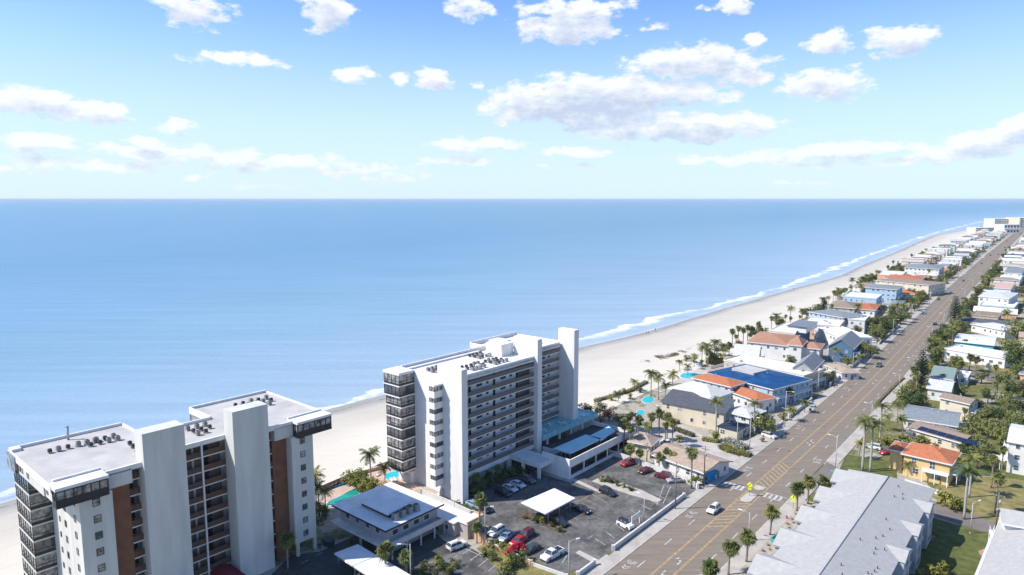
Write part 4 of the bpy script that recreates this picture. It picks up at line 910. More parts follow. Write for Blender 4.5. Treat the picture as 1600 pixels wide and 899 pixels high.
def hdims(root):
    w_ = [k for k in kids(root) if k.name.startswith('roof')][0]; vs = [v.co for v in w_.data.vertices]
    return min(v.x for v in vs), max(v.x for v in vs), min(v.y for v in vs), max(v.y for v in vs)
house('white_cottage', 'small white hip-roofed cottage between the cream house and the road', ((1172,653),(1198,642),(1137,641)), 5.6, 2, 'hip', M_shw, M_wwhite, 1.3, 'x', .6, seed=2)
house('navy_roof_garage', 'cream garage with navy roof in front of the white cottage', ((1153,675),(1171,665),(1122,666)), 3.0, 1, 'flat', M_navy, M_wcream, parapet=False, seed=1, cat='garage')
house('terracotta_house', 'taller wing with an orange clay-tile roof just left of the blue tarpaulin', ((1142,605),(1159,595.6),(1080,590)), 7.2, 2, 'hip', M_terra, M_wwhite, 1.4, 'x', .6)
house('terracotta_annex', 'lower wing with an orange clay-tile roof stepping down to the road', ((1183,627),(1201,616.8),(1105,600)), 5.0, 1, 'hip', M_terra, M_wwhite, 1.4, 'x', .6)
h = house('tarpaulin_building', 'large building with its whole roof under bright blue tarpaulin', ((1208,609),(1271,593.5),(1103,582)), 7.0, 2, 'hip', M_tarp, M_wblue, 1.6, 'x', .5, cat='building')
MB().box(-24, -14, 8, 17, 7.2, 8.9).build('roof_terrace', M_roofg, h)
house('long_white_roof_house', 'long narrow house with a flat white roof just behind the blue tarpaulin', ((1256,589.5),(1277,577),(1130,563.5)), 6.3, 2, 'flat', M_roofw, M_wtan, ov=.3)
house('grey_gable_house', 'pale grey steep gabled house behind the long white roof, sea end', ((1186,558),(1191,545),(1146,551)), 6.8, 2, 'gable', M_shw, M_wwhite, 3.2, 'x', .4)
house('grey_gabled_villa', 'grey house with small twin gables behind the long white roof, road end', ((1271,580),(1288,563),(1240,573)), 7.2, 2, 'gable', M_shs, M_wgrey, 3.2, 'y', .4)
house('clay_roof_hall', 'long building with brown clay roof and a pyramid tower, above the pale gabled house', ((1234,541),(1250,524),(1171,531)), 7.2, 2, 'hip', M_terra2, M_wwhite, 1.9, 'x', .5, cat='building')
house('clay_roof_tower', 'square tower with brown pyramid roof on the long clay-roofed building', ((1254,541),(1262,532),(1232,537)), 8.2, 2, 'hip', M_terra2, M_wwhite, 3.2, 'x', .5, seed=3)
house('clay_roof_villa', 'brown-roofed villa at the road end of the long clay-roofed building', ((1282,546),(1289,537),(1254,541)), 6.6, 2, 'hip', M_terra2, M_wwhite, 1.6, 'x', .5, seed=4)
h = house('modern_blue_house', 'modern white terraced house with dark blue end wall near the beach', ((1243,522),(1266,510),(1203,517)), 8.0, 2, 'flat', M_roofw, M_wwhite)
d_ = hdims(h); MB().box(d_[1], d_[1]+.3, d_[2]+1, d_[3]-1, 0, 9.2).build('blue_end_wall', M_wdb, h)
MB().box(d_[0]+8, d_[0]+17, d_[2]+3, d_[3]-3, 8.28, 11).build('upper_room', M_wwhite, h); MB().box(d_[0]+7.5, d_[0]+17.5, d_[2]+2.5, d_[3]-2.5, 11, 11.3).build('solar_roof', M_solar, h)
house('white_flat_house', 'long white flat-roofed house beside the blue gabled house', ((1316,529.5),(1336,519),(1272,512)), 6.8, 2, 'flat', M_roofw, M_wwhite)
house('blue_gabled_house', 'slate blue gabled house with white windows close to the road', ((1334,546),(1349,531),(1291,543)), 7.0, 2, 'gable', M_shs, M_wdb, 4.0, 'y', .5, win=4)
house('small_road_garage', 'white garage with tan roof in front of the blue gabled house', ((1315,583),(1326,574),(1288,570)), 3.0, 1, 'hip', M_sht, M_wwhite, 1.2, 'x', .4, cat='garage')
house('peach_house', 'peach stucco house with roof terrace beside the pale blue long roof', ((1312,512),(1320,502),(1258,503)), 7.0, 2, 'flat', M_roofw, M_wpeach)
house('pale_blue_long_house', 'long house with pale blue-grey roof next to the peach house', ((1318,497),(1331,489),(1262,487)), 8.5, 3, 'hip', M_shs, M_wblue, 1.0, 'x', .5)
house('white_stuccoed_house', 'white box house at the road end of the pale blue long roof', ((1352,502),(1360,494),(1326,498)), 7.5, 2, 'flat', M_roofw, M_wwhite)
house('brown_roof_house', 'house with broad brown hip roof at the beach edge', ((1336,482.5),(1344,474),(1297,476)), 6.0, 2, 'hip', M_shb, M_wtan, 2.6, 'x', .5)
house('red_roof_house', 'low house with a faded red tile roof behind the brown hip roof', ((1368,485),(1376,475),(1336,481)), 4.6, 1, 'hip', M_terra, M_wwhite, 1.6, 'x', .5)
house('white_terrace_house', 'long white flat-roofed beach house with blue shaded wall', ((1370,468),(1379,461),(1320,462)), 8.0, 2, 'flat', M_roofw, M_wblue)
house('sky_blue_house', 'three-storey sky blue house with a pale roof near the beach', ((1402,453),(1412,447),(1355,447.5)), 9.5, 3, 'hip', M_shs, M_wblue, 1.0, 'x', .5)
house('small_hip_house', 'small grey hip-roofed house near the road below the sky blue house', ((1405,480),(1414,470),(1388,476)), 5.0, 1, 'hip', M_shs, M_wwhite, 1.8, 'x', .5)
house('long_beige_house', 'long beige building with taupe roof and a row of dark windows', ((1452,446),(1460,440),(1367,438)), 9.0, 3, 'hip', M_shb, M_wcream, 1.4, 'x', .5, win=4, cat='building')
house('red_tile_hall', 'red tile roof rising behind the long beige building', ((1440,438),(1446,432),(1385,433)), 9.0, 2, 'hip', M_terra, M_wwhite, 1.8, 'x', .5, seed=6)
house('white_villa', 'tall white villa with grey pyramid roofs beside the beach', ((1468,421),(1477,415),(1417,416)), 10, 3, 'hip', M_shs, M_wwhite, 2.6, 'x', .5)
# ---- inland side, near to far
h = house('clay_tile_villa', 'yellow villa with orange clay-tile roof and white balcony', ((1488,726.5),(1499,706.5),(1408,708.5)), 6.2, 2, 'hip', M_terra, M_wyel, 2.2, 'x', .6, win=30)
d_ = hdims(h)
for zz, a in ((1.2,(.3,1.4,1.5)),(4.1,(.26,1.1,1.3)),(1.0,(.72,2.2,1.8)),(3.6,(.62,1.3,1.9))):
    window(h, ('y', d_[2]+.6, -1), d_[0]+(d_[1]-d_[0])*a[0], zz, a[1], a[2], M_fr_w, nv=2, nh=2)
b = MB(); xa, xb = d_[0]+(d_[1]-d_[0])*.45, d_[1]-.6; b.box(xa, xb, d_[2]-1.0, d_[2]+.6, 2.9, 3.1); b.box(xa, xb, d_[2]-1.0, d_[2]-.92, 3.1, 4.0); b.build('balcony', M_fr_w, h)
for x in (xa+.1, (xa+xb)/2, xb-.1): MB().box(x-.1, x+.1, d_[2]-1.0, d_[2]-.8, 0, 2.9).build('porch_post', M_fr_w, h)
house('clay_tile_wing', 'low yellow wing with orange tiles on the road side of the yellow villa', ((1413,707),(1424,694),(1389,700)), 5.6, 2, 'hip', M_terra, M_wyel, 1.2, 'x', .5, win=3.5, seed=3)
h = house('solar_roof_house', 'low brown-roofed house with black solar panels behind the yellow villa', ((1502,692.5),(1508,676),(1416,668)), 3.6, 1, 'gable', M_shb, M_wcream, 1.2, 'x', .5)
d_ = hdims(h)
for i in range(7):
    xx = d_[0]+3+i*2.7; b = MB(); sl = 1.2/((d_[3]-d_[2])/2)
    b.quad((xx,d_[2]+.5,3.6+.5*sl+.12),(xx+2.5,d_[2]+.5,3.6+.5*sl+.12),(xx+2.5,d_[2]+2.9,3.6+2.9*sl+.12),(xx,d_[2]+2.9,3.6+2.9*sl+.12)); b.build('solar_panel', M_solar, h)
house('slate_roof_house', 'long house with blue-grey shingle roof beside the brown solar roof', ((1498,667),(1502,645),(1410,650)), 4.2, 1, 'gable', M_shs, M_wwhite, 1.6, 'x', .6)
house('cream_brown_roof_house', 'cream two-storey house with light brown roof behind the blue-grey roof', ((1516,632),(1523,624),(1466,621)), 6.2, 2, 'gable', M_shb, M_wcream, 1.2, 'x', .5)
house('pale_grey_bungalow', 'pale grey gabled bungalow beside the tall tiered pine', ((1487,612),(1494,597),(1449,603)), 4.4, 1, 'gable', M_shw, M_wwhite, 1.8, 'x', .5)
house('green_gable_house', 'white cottage with a green gable roof near the side street', ((1490,594),(1499,577),(1455,585)), 4.8, 1, 'gable', mat('green_grey_shingles', (.19,.25,.225), .9, .15, 2), M_wwhite, 2.6, 'x', .5)
house('open_carport_house', 'small white flat roof behind the green gable cottage', ((1513,591),(1518,583),(1497,587)), 3.2, 1, 'flat', M_roofw, M_wwhite, seed=4)
house('long_white_motel', 'long low white flat roof running away from the road, before the turquoise house', ((1571,562),(1578,552.5),(1475,546)), 4.2, 1, 'flat', M_roofw, M_wwhite, cat='building')
house('turquoise_house', 'turquoise-walled house with pale metal roof', ((1554,540),(1558,527),(1492,531)), 5.2, 1, 'gable', M_mw, M_wteal, 1.2, 'x', .5)
house('grey_roof_rambler', 'low white house with rounded pale grey roof above the turquoise one', ((1571,517),(1578,509),(1516,506)), 4.4, 1, 'hip', M_shw, M_wwhite, 1.4, 'x', .5)
house('brown_flat_house', 'low brownish flat roof on the inland side', ((1560,497),(1566,490),(1520,491)), 4.0, 1, 'flat', M_shb, M_wtan, ov=.3)
h = house('white_two_storey', 'wide white two-storey house with blue shaded carport', ((1585,482),(1592,474),(1530,478)), 4.2, 1, 'flat', M_roofw, M_wblue, seed=8)
house('white_upper_house', 'white upper house with pale hipped roof behind the blue shaded carport', ((1577,467),(1592,458),(1535,459.5)), 8.2, 2, 'hip', M_shw, M_wwhite, 1.4, 'x', .4)
house('pink_roof_house', 'white house with a faded pink roof on the inland side', ((1580,452),(1588,444),(1556,447)), 5.5, 1, 'gable', mat('faded_pink_roof', (.5,.33,.28), .9, .1, 1), M_wwhite, 1.6, 'x', .4)
house('white_metal_house', 'white metal-roofed house beyond the pink roof', ((1594,438),(1600,431),(1562,434)), 5.2, 1, 'gable', M_mw, M_wwhite, 1.4, 'x', .4)
house('blue_roof_house', 'inland house with a blue-grey roof farther up the road', ((1597,428),(1604,419),(1572,423)), 7.0, 2, 'gable', M_shs, M_wwhite, 1.8, 'x', .4)
# right edge of the frame
h = house('mint_house', 'tall white and mint-green stilt house cut by the right edge', ((1573,689),(1580,662),(1640,708)), 9.0, 3, 'gable', M_mw, M_wwhite, 1.4, 'x', .5, seed=5)
d_ = hdims(h); MB().box(d_[0]+5.5, d_[1]-1, d_[2]+.5, d_[2]+.6, 1.5, 8.6).build('mint_panel', mat('mint_paint', (.16,.52,.50), .8, .08, .6), h)
house('far_right_cottage', 'low pale roofed cottage at the right edge above the mint house', ((1592,584),(1600,574),(1640,595)), 4.0, 1, 'hip', M_shs, M_wpeach, 1.4, 'x', .5)
house('red_strip_house', 'house with a bright red roof at the right edge', ((1590,631),(1592,624),(1640,642)), 4.0, 1, 'flat', mat('bright_red_roof', (.45,.03,.03), .8, .1, 1), M_wwhite, seed=2)
# grey shingle house in the lower right corner
house('corner_house', 'big grey shingle roof in the bottom right corner of the photo', ((1516,930),(1566,803),(1700,985)), 7.0, 2, 'hip', M_shg, M_wwhite, 2.6, 'y', .6, seed=7)
h = house('corner_upper_house', 'white upper storey with grey roof behind the corner roof', ((1566,818),(1567,797),(1660,835)), 9.0, 2, 'gable', M_shg, M_wwhite, 1.8, 'x', .5, seed=3)
# ================================================================== GROUNDS NEAR THE TOWERS
M_pale = mat('pale_concrete_drive', (.44,.40,.35), .9, .15, .25, detail=9)
M_peach = mat('peach_pool_deck', (.50,.36,.28), .9, .12, .4, detail=8)
M_pwall = mat('peach_garden_wall', (.52,.33,.21), .85, .12, .5, detail=8)
M_walls = mat('white_garden_wall', (.58,.56,.53), .85, .14, .5, detail=9)
M_mulch = mat('mulch_bed', (.12,.085,.055), .95, .35, 1.2, detail=9)
M_pool = mat('pool_water', (.02,.36,.38), .06, .25, .4, spec=.9, col2=(.03,.46,.44), bump=.15)
M_poolg = mat('green_pool_water', (.01,.22,.17), .06, .25, .4, spec=.9, col2=(.03,.34,.26))
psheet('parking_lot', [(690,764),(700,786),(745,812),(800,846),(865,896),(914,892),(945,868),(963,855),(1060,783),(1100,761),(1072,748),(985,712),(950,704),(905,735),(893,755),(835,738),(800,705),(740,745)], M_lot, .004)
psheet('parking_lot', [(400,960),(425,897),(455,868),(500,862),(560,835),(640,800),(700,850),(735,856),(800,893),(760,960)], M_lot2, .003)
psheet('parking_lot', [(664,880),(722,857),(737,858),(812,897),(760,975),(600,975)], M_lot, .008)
psheet('driveway', [(1040,700),(1000,680),(1060,662),(1140,700),(1240,655),(1262,668),(1190,735),(1140,763),(1137,725)], M_pale, .005)
psheet('driveway', [(905,897),(948,866),(965,880),(925,912),(880,935)], M_pale, .010)
psheet('driveway', [(1058,785),(1100,760),(1118,763),(1075,800)], M_pale, .010)
psheet('concrete_strip', [(899,864),(905,860),(950,882),(944,889)], M_pale, .012)
psheet('concrete_strip', [(885,742),(942,768),(938,771),(880,745)], M_pale, .012)
psheet('planting_bed', [(925,752),(941,744),(1003,766),(1034,781),(1028,785),(985,773)], M_pale, .12, thick=.12)
psheet('planting_bed', [(811,803),(818,798),(868,818),(884,829),(879,834)], M_mulch, .13, thick=.13)
psheet('side_path', [(664,766),(735,799),(741,808),(735,816),(655,780)], M_pale, .012)
psheet('side_path', [(716,822),(745,807),(763,826),(740,842)], M_lot, .010)
psheet('dry_lawn', [(745,858),(757,848),(830,878),(880,901),(860,940),(800,910)], M_dry, .015)
psheet('pool_deck', [(500,790),(512,770),(555,745),(600,733),(625,728),(660,762),(600,790)], M_peach, .006)
psheet('driveway', [(1300,1060),(1245,870),(1235,832),(1262,800),(1285,775),(1310,790),(1260,880)], M_pale, .006)
strip('gravel_strip', RW+3.4, RW+6.2, -.1, .10, mat('pale_gravel', (.40,.34,.28), .95, .25, 1.2, detail=9), S_AT(1080,960), S_AT(1272,786))
strip('driveway', RW+6.2, RW+12.5, -.1, .03, M_pale, S_AT(1080,960), S_AT(1284,778))
# side streets and yards on the inland side
M_st = asphalt('side_street_asphalt', (.15,.13,.115), (.20,.178,.16), streak=False, cracks=.12)
psheet('side_street', [(1262,755),(1292,722),(1302,727),(1322,741),(1380,762),(1462,784),(1520,805),(1620,836),(1640,860),(1560,838),(1455,806),(1380,790),(1318,768),(1292,760)], M_st, .006)
psheet('side_street', [(1440,566),(1452,555),(1475,564),(1530,580),(1620,600),(1620,608),(1530,590),(1470,575)], M_st, .006)
psheet('side_street', [(1478,497),(1500,484),(1560,497),(1620,508),(1620,514),(1540,502)], M_st, .006)
psheet('lawn', [(1310,737),(1322,710),(1400,722),(1402,752),(1325,742)], M_grass, .012)
psheet('lawn', [(1455,775),(1470,752),(1540,745),(1620,752),(1640,835),(1560,820),(1470,785)], M_dry, .012)
psheet('lawn', [(1440,815),(1455,808),(1560,840),(1545,870),(1545,980),(1400,980),(1410,860)], M_grass, .012)
psheet('lawn', [(1470,700),(1520,690),(1620,700),(1620,752),(1540,744),(1480,745)], M_grass, .010)
psheet('lawn', [(1440,528),(1472,518),(1478,560),(1445,552)], M_dry, .010)
psheet('lawn', [(1548,556),(1620,560),(1620,590),(1530,574)], M_dry, .010)
psheet('lawn', [(1480,470),(1530,455),(1540,475),(1500,482)], M_grass, .010)
psheet('lawn', [(1140,706),(1150,694),(1190,720),(1170,722)], M_grass, .010)
psheet('brick_patio', [(1528,862),(1550,852),(1560,866),(1540,876)], mat('pink_pavers', (.42,.25,.20), .9, .15, 1), .03)
psheet('brick_path', [(1395,880),(1448,832),(1462,838),(1415,885),(1395,930),(1370,940)], mat('red_pavers', (.27,.15,.12), .9, .2, 1), .03)
def pool(px, label, m=None):
    P = [G(x, y, 0) for x, y in px]; c = sum(P, Vector())/len(P); q = [(p.x-c.x, p.y-c.y) for p in P]
    if sum(q[i][0]*q[(i+1)%len(q)][1]-q[(i+1)%len(q)][0]*q[i][1] for i in range(len(q))) < 0: q.reverse()
    # round the outline off
    for _ in range(2):
        n = []
        for i in range(len(q)):
            a, b_ = Vector(q[i]), Vector(q[(i+1)%len(q)]); n += [a.lerp(b_, .25), a.lerp(b_, .75)]
        q = n
    root = empty('swimming_pool', (c.x, c.y, 0), label=label, cat='swimming pool')
    MB().prism([(v[0]*1.12, v[1]*1.12) for v in q], .0, .07, bottom=False).build('coping', M_walls, root); MB().prism(q, .07, .09, bottom=False).build('pool_water_surface', m or M_pool, root); return root
pool([(600,741),(622,735),(627,744),(604,752)], 'small turquoise pool at the foot of the glazed stack of the middle tower')
pool([(511,784),(530,777),(549,765),(560,764),(567,770),(545,779),(528,788),(512,792)], 'curving green pool beside the flat-roofed motel', M_poolg)
pool([(1060,589),(1070,582),(1090,583),(1092,588),(1076,593)], 'turquoise pool on the pale deck behind the orange tile roof')
pool([(1000,628),(1010,618),(1024,622),(1018,632)], 'turquoise pool among the palms seaward of the cream house')
pool([(992,648),(998,640),(1009,642),(1004,650)], 'small pool nearest the middle tower, among the palms')
psheet('pool_deck', [(1045,600),(1062,578),(1105,576),(1110,586),(1080,598)], M_pale, .006)
def wall_px(pts, h, m, label, w_=.22, name='garden_wall', cap=None, base=0, road=False):
    P = [G(x, y, 0) for x, y in pts]
    if road: P = [RF(RINV(p.x, p.y)[0], -3.5) for p in P]
    c = P[0]; root = empty(name, (c.x, c.y, 0), label=label, cat='wall')
    b = MB(); k = MB()
    for a, d in zip(P, P[1:]):
        u = (d-a).normalized(); n = Vector((-u.y, u.x, 0)); L = (d-a).length
        for mb, ww, z0, z1, e in ((b, w_/2, base, h, 0), (k, w_/2+.05, h, h+.07, .05)):
            q = [a-c-n*ww-u*e, d-c-n*ww+u*e, d-c+n*ww+u*e, a-c+n*ww-u*e]; mb.prism([(v.x, v.y) for v in q], z0, z1, bottom=False)
    b.build('wall_run', m, root); k.build('coping', cap or M_walls, root)
    u0 = P[0]-c
    for q in (P[0]-c, P[-1]-c): MB().box(q.x-w_*1.1, q.x+w_*1.1, q.y-w_*1.1, q.y+w_*1.1, 0, h+.2).build('end_pier', m, root)
    return root
wall_px([(958,861),(1060,790),(1074,780)], 1.15, M_walls, 'long white wall between the car park and the road', .3, road=True)
wall_px([(893,898),(917,879)], 1.1, M_walls, 'short white wall on the near side of the car park entrance', .3, road=True)
wall_px([(953,711),(987,722),(1074,755),(1090,765)], 1.5, M_walls, 'white wall between the car park and the tan-roofed building', .25)
wall_px([(659,776),(700,793),(738,811)], 1.9, M_walls, 'white wall along the side path at the foot of the near fin', .25)
wall_px([(716,829),(757,850)], 2.1, M_pwall, 'peach garden wall beside the small motel annex', .3, cap=M_pwall)
wall_px([(757,850),(802,870),(830,883)], .9, M_pwall, 'low peach wall under the red bougainvillea', .25, cap=M_walls)
wall_px([(832,884),(886,903)], .6, M_walls, 'low white kerb wall in front of the white pickup', .25)
wall_px([(1235,682),(1250,668)], .9, M_walls, 'short white wall by the white cottage and the road', .25, road=True)
wall_px([(1262,660),(1292,632)], 1.3, M_walls, 'white roadside wall before the blue tarpaulin building', .25, road=True)
wall_px([(1305,606),(1330,585)], 1.6, M_walls, 'white roadside wall before the tan-roofed garage', .25, road=True)
wall_px([(1340,575),(1377,545)], 1.6, M_walls, 'long white roadside wall shaded by the trees beyond the blue gabled house', .25, road=True)
wall_px([(1385,540),(1420,512)], 1.3, M_walls, 'roadside wall farther up the coast road', .25, road=True)
wall_px([(500,765),(548,745),(600,732)], .9, M_pwall, 'low wall between the beach and the pool terrace', .2)
wall_px([(905,662),(960,676),(1000,690)], 1.4, M_walls, 'white wall behind the podium running to the palms', .2)
wall_px([(1098,852),(1180,800),(1260,746)] if 0 else [(1215,880),(1262,815),(1300,765)], .45, M_walls, 'low white kerb behind the row of fan palms', .2)
def fence_px(pts, h, label, m=None):
    P = [G(x, y, 0) for x, y in pts]; c = P[0]; root = empty('fence', (c.x, c.y, 0), label=label, cat='fence'); L = 0
    for a, d in zip(P, P[1:]):
        u = (d-a).normalized(); n = Vector((-u.y, u.x, 0)); ln = (d-a).length; k = int(ln/2.4)+1
        b = MB()
        for z in (.15, h-.15): 
            q = [a-c-n*.03, d-c-n*.03, d-c+n*.03, a-c+n*.03]; b.prism([(v.x, v.y) for v in q], z, z+.1)
        q = [a-c-n*.012, d-c-n*.012, d-c+n*.012, a-c+n*.012]; b.prism([(v.x, v.y) for v in q], .05, h); b.build('panel', m or M_fr_w, root)
        for i in range(k): 
            p = a-c+u*(ln*i/max(1,k-1)); MB().box(p.x-.06, p.x+.06, p.y-.06, p.y+.06, 0, h+.1).build('post', m or M_fr_w, root)
    return root
fence_px([(1414,756),(1490,782)], 1.3, 'white picket fence in front of the yellow villa')
fence_px([(1530,712),(1570,722)], 1.5, 'white fence beside the mint stilt house')
fence_px([(1545,660),(1575,668)], 1.6, 'white fence among the trees behind the mint stilt house')
fence_px([(1110,577),(1165,562)], 1.2, 'white fence along the terrace of the blue tarpaulin building')
# ------------------------------------------------------------------ flat roofed motel between the towers
MO = at_frame('motel', G(602.3,830,6.6).xy, 40.5, label='flat-roofed two-storey motel with white roof half in shade, between the towers', cat='motel')
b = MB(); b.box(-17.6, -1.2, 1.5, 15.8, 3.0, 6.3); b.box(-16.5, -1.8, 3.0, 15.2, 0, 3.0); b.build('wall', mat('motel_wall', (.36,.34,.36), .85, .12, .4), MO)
b = MB(); b.box(-18.8, 0, 0, 16.8, 6.3, 6.6); rf = b.build('roof', mat('stained_white_roof', (.70,.70,.69), .8, .16, .18, detail=9), MO)
MB().box(-18.85, .05, -.06, .0, 6.25, 6.62).build('fascia', M_dark, rf); MB().box(0, .06, -.06, 16.8, 6.25, 6.62).build('fascia', M_dark, rf)
b = MB(); b.box(-13.5, -3.8, 4.2, 4.5, 6.6, 7.6); b.box(-13.3, -4, 4.5, 10.8, 6.6, 7.3); b.build('raised_roof_wall', M_acd, rf)
b = MB(); b.quad((-13.8,3.6,7.7),(-3.6,3.6,7.7),(-3.6,11.2,8.3),(-13.8,11.2,8.3)); b.quad((-13.8,11.2,8.1),(-3.6,11.2,8.1),(-3.6,3.6,7.5),(-13.8,3.6,7.5)); b.quad((-13.8,3.6,7.5),(-3.6,3.6,7.5),(-3.6,3.6,7.7),(-13.8,3.6,7.7)); b.quad((-3.6,3.6,7.5),(-3.6,11.2,8.1),(-3.6,11.2,8.3),(-3.6,3.6,7.7)); b.build('raised_roof', M_roofw, rf)
for i in range(4):
    a = put(AC[2], loc2w(MO, -2.4+.1*i, 4.6+i*1.9, 6.6), -R(40.5), ordn(i)+' grey condenser from the front beside the raised motel roof', 'air conditioner', 'condensers on the motel roof', sc=.9)
b = MB(); b.box(-1.2, .9, .2, 16.4, 2.7, 3.0); b.box(.8, .9, .2, 16.4, 3.0, 3.9); b.box(-19, -1.2, -.6, 1.5, 2.7, 3.0); b.build('gallery', M_walls, MO)
for y in (1, 5, 9, 13, 16): MB().box(.55, .8, y, y+.25, 0, 2.7).build('post', M_walls, MO)
for y in (3.5,6.5,9.5,12.5): window(MO, ('x', -1.2, 1), y, 4.1, 1.6, 1.2, M_fr_w)
for x in (-15,-11.5,-8,-4.5): window(MO, ('y', 1.5, -1), x, 4.1, 1.5, 1.2, M_fr_w)
for i in range(9): MB().box(-20.2+i*.28 if 0 else -6.5-i*.3, -6.2-i*.3, -1.9, -.8, .32*i, .32*i+.12).build('stair_tread', M_acd, MO)
b = MB(); b.box(-9, -8.6, 0, .4, 0, 3.0); b.build('post', M_walls, MO)
AN = at_frame('motel_annex', G(663,842,0).xy, 40.5, label='low annex with flat pale roof stepping out of the motel toward the white car', cat='building')
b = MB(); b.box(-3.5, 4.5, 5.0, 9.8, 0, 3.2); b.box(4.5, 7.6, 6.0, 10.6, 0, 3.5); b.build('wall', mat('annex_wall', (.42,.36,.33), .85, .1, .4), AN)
MB().box(-3.9, 4.9, 4.5, 10.2, 3.2, 3.45).build('roof', M_roofw, AN); MB().box(4.91, 8.0, 5.6, 11.0, 3.5, 3.75).build('roof', M_roofw, AN)
b = MB(); b.box(7.6, 8.0, 5.6, 11, 3.75, 4.2); b.box(4.92, 7.6, 10.7, 11.0, 3.75, 4.2); b.build('parapet', M_pwall, AN); window(AN, ('y', 5.0, -1), 2.0, 1.0, 1.2, 1.1, M_fr_w); door(AN, ('y', 5.0, -1), -1.5, 0)
carport_px([(522,864.5),(559,850.5),(589,868),(551,884)], 3.0, 'blue-white flat carport roof behind the corner of the left high-rise', cm=M_roofw)
carport_px([(552,884.5),(590,868.5),(668,914),(628,934)], 2.9, 'long flat carport roof cut by the bottom edge of the photo', cm=M_roofw)
carport_px([(814,785.4),(866,763),(899,778.5),(852.5,802.8)], 3.3, 'square white carport roof in the middle of the car park', cm=M_stucco)
# dumpster
def dumpster(px, py, label):
    p = G(px, py); r = empty('dumpster', p, -R(41), label=label, cat='dumpster'); m = mat('dark_green_steel', (.02,.06,.05), .5, .3, 2)
    b = MB(); b.prism([(-1.2,-.8),(1.2,-.8),(1.2,.8),(-1.2,.8)], .15, 1.3); b.box(-1.3, 1.3, -.9, -.8, 1.1, 1.25); b.box(-1.3, 1.3, .8, .9, 1.1, 1.25); b.build('bin', m, r)
    MB().box(-1.25, 0, -.85, .85, 1.3, 1.38).build('lid', M_dark, r); MB().box(.02, 1.25, -.85, .85, 1.3, 1.38).build('lid', M_dark, r); return r
dumpster(513, 852, 'dark green dumpster in the shade between the left high-rise and the motel')
# ------------------------------------------------------------------ grey shingled townhouse row in the foreground
TH = at_frame('townhouse_row', (87.4, 151.4), 39.8, label='long townhouse row under one pale grey shingle roof, bottom right', cat='townhouses')
M_thw = mat('townhouse_siding', (.40,.43,.46), .8, .08, .6)
Y0 = -66; ZE, ZR = 8.3, 11.2
MB().box(-8.6, 7.4, Y0+.5, 4.2, 0, ZE-.25).build('wall', M_thw, TH)
b = MB()
b.quad((-10,Y0,ZE),(0,Y0,ZR),(0,0,ZR),(-10,6.4,ZE)); b.quad((0,Y0,ZR),(8.6,Y0,ZE),(8.6,6.4,ZE),(0,0,ZR)); b.quad((8.6,6.4,ZE),(-10,6.4,ZE),(0,0,ZR))
b.quad((-10,Y0,ZE-.3),(-10,Y0,ZE),(-10,6.4,ZE),(-10,6.4,ZE-.3)); b.quad((8.6,Y0,ZE),(8.6,Y0,ZE-.3),(8.6,6.4,ZE-.3),(8.6,6.4,ZE)); b.quad((-10,6.4,ZE-.3),(-10,6.4,ZE),(8.6,6.4,ZE),(8.6,6.4,ZE-.3)); b.quad((-10,Y0,ZE-.3),(-10,6.4,ZE-.3),(8.6,6.4,ZE-.3),(8.6,Y0,ZE-.3))
b.quad((-10,Y0,ZE-.3),(8.6,Y0,ZE-.3),(8.6,Y0,ZE),(0,Y0,ZR),(-10,Y0,ZE))
rf = b.build('roof', M_shg, TH)
MB().tube([(0,Y0,ZR+.02),(0,0,ZR+.02)], .12, 6).build('ridge_cap', mat('ridge_shingle', (.30,.31,.32), .9, .15, 1), rf)
sl = (ZR-ZE)/10; sr = (ZR-ZE)/8.6
for i in range(5):
    yc = .3-13.1*i
    # cross gables towards the road
    zr = ZE+1.75; xin = -10+(zr-ZE)/sl
    b = MB(); b.quad((-11.6,yc-4.4,ZE-.05),(-11.6,yc,zr),(xin,yc,zr+.03),(-10,yc-4.4,ZE-.05)); b.quad((-11.6,yc,zr),(-11.6,yc+4.4,ZE-.05),(-10,yc+4.4,ZE-.05),(xin,yc,zr+.03))
    b.quad((-11.6,yc-4.4,ZE-.3),(-11.6,yc,zr-.25),(-10,yc,zr-.25),(-10,yc-4.4,ZE-.3))
    b.build('dormer_roof', M_shg, rf)
    b = MB(); b.box(-11.2, -8.6, yc-3.9, yc+3.9, 0, ZE-.3); b.quad((-11.2,yc+3.9,ZE-.3),(-11.2,yc-3.9,ZE-.3),(-11.2,yc,zr-.35)); b.build('gable_bay', M_thw, TH)
    for z in (1.0, 4.6): window(TH, ('x', -11.2, -1), yc, z, 2.6, 1.6, M_fr_w, nv=3)
    # and towards the garden
    yc -= 5.5; zr = ZE+1.0; xin = 8.6-(zr-ZE)/sr
    b = MB(); b.quad((xin,yc,zr+.03),(9.7,yc,zr),(9.7,yc-3.4,ZE-.05),(8.6,yc-3.4,ZE-.05)); b.quad((9.7,yc,zr),(xin,yc,zr+.03),(8.6,yc+3.4,ZE-.05),(9.7,yc+3.4,ZE-.05)); b.build('dormer_roof', M_shg, rf)
    b = MB(); b.box(7.4, 9.5, yc-3.2, yc+3.2, 0, ZE-.3); b.quad((9.5,yc-3.2,ZE-.3),(9.5,yc+3.2,ZE-.3),(9.5,yc,zr-.35)); b.build('gable_bay', M_thw, TH)
    for z in (.6, 3.3, 6.0):
        window(TH, ('x', 9.5, 1), yc, z, 3.2, 1.6, M_fr_w, nv=3); window(TH, ('x', 7.4, 1), yc+6.5, z, 3.0, 1.5, M_fr_w, nv=3)
    for z in (2.75, 5.45): MB().box(7.4, 9.0, yc+3.4, yc+9.6, z, z+.18).build('balcony_slab', M_fr_w, TH)
rnd = random.Random(8)
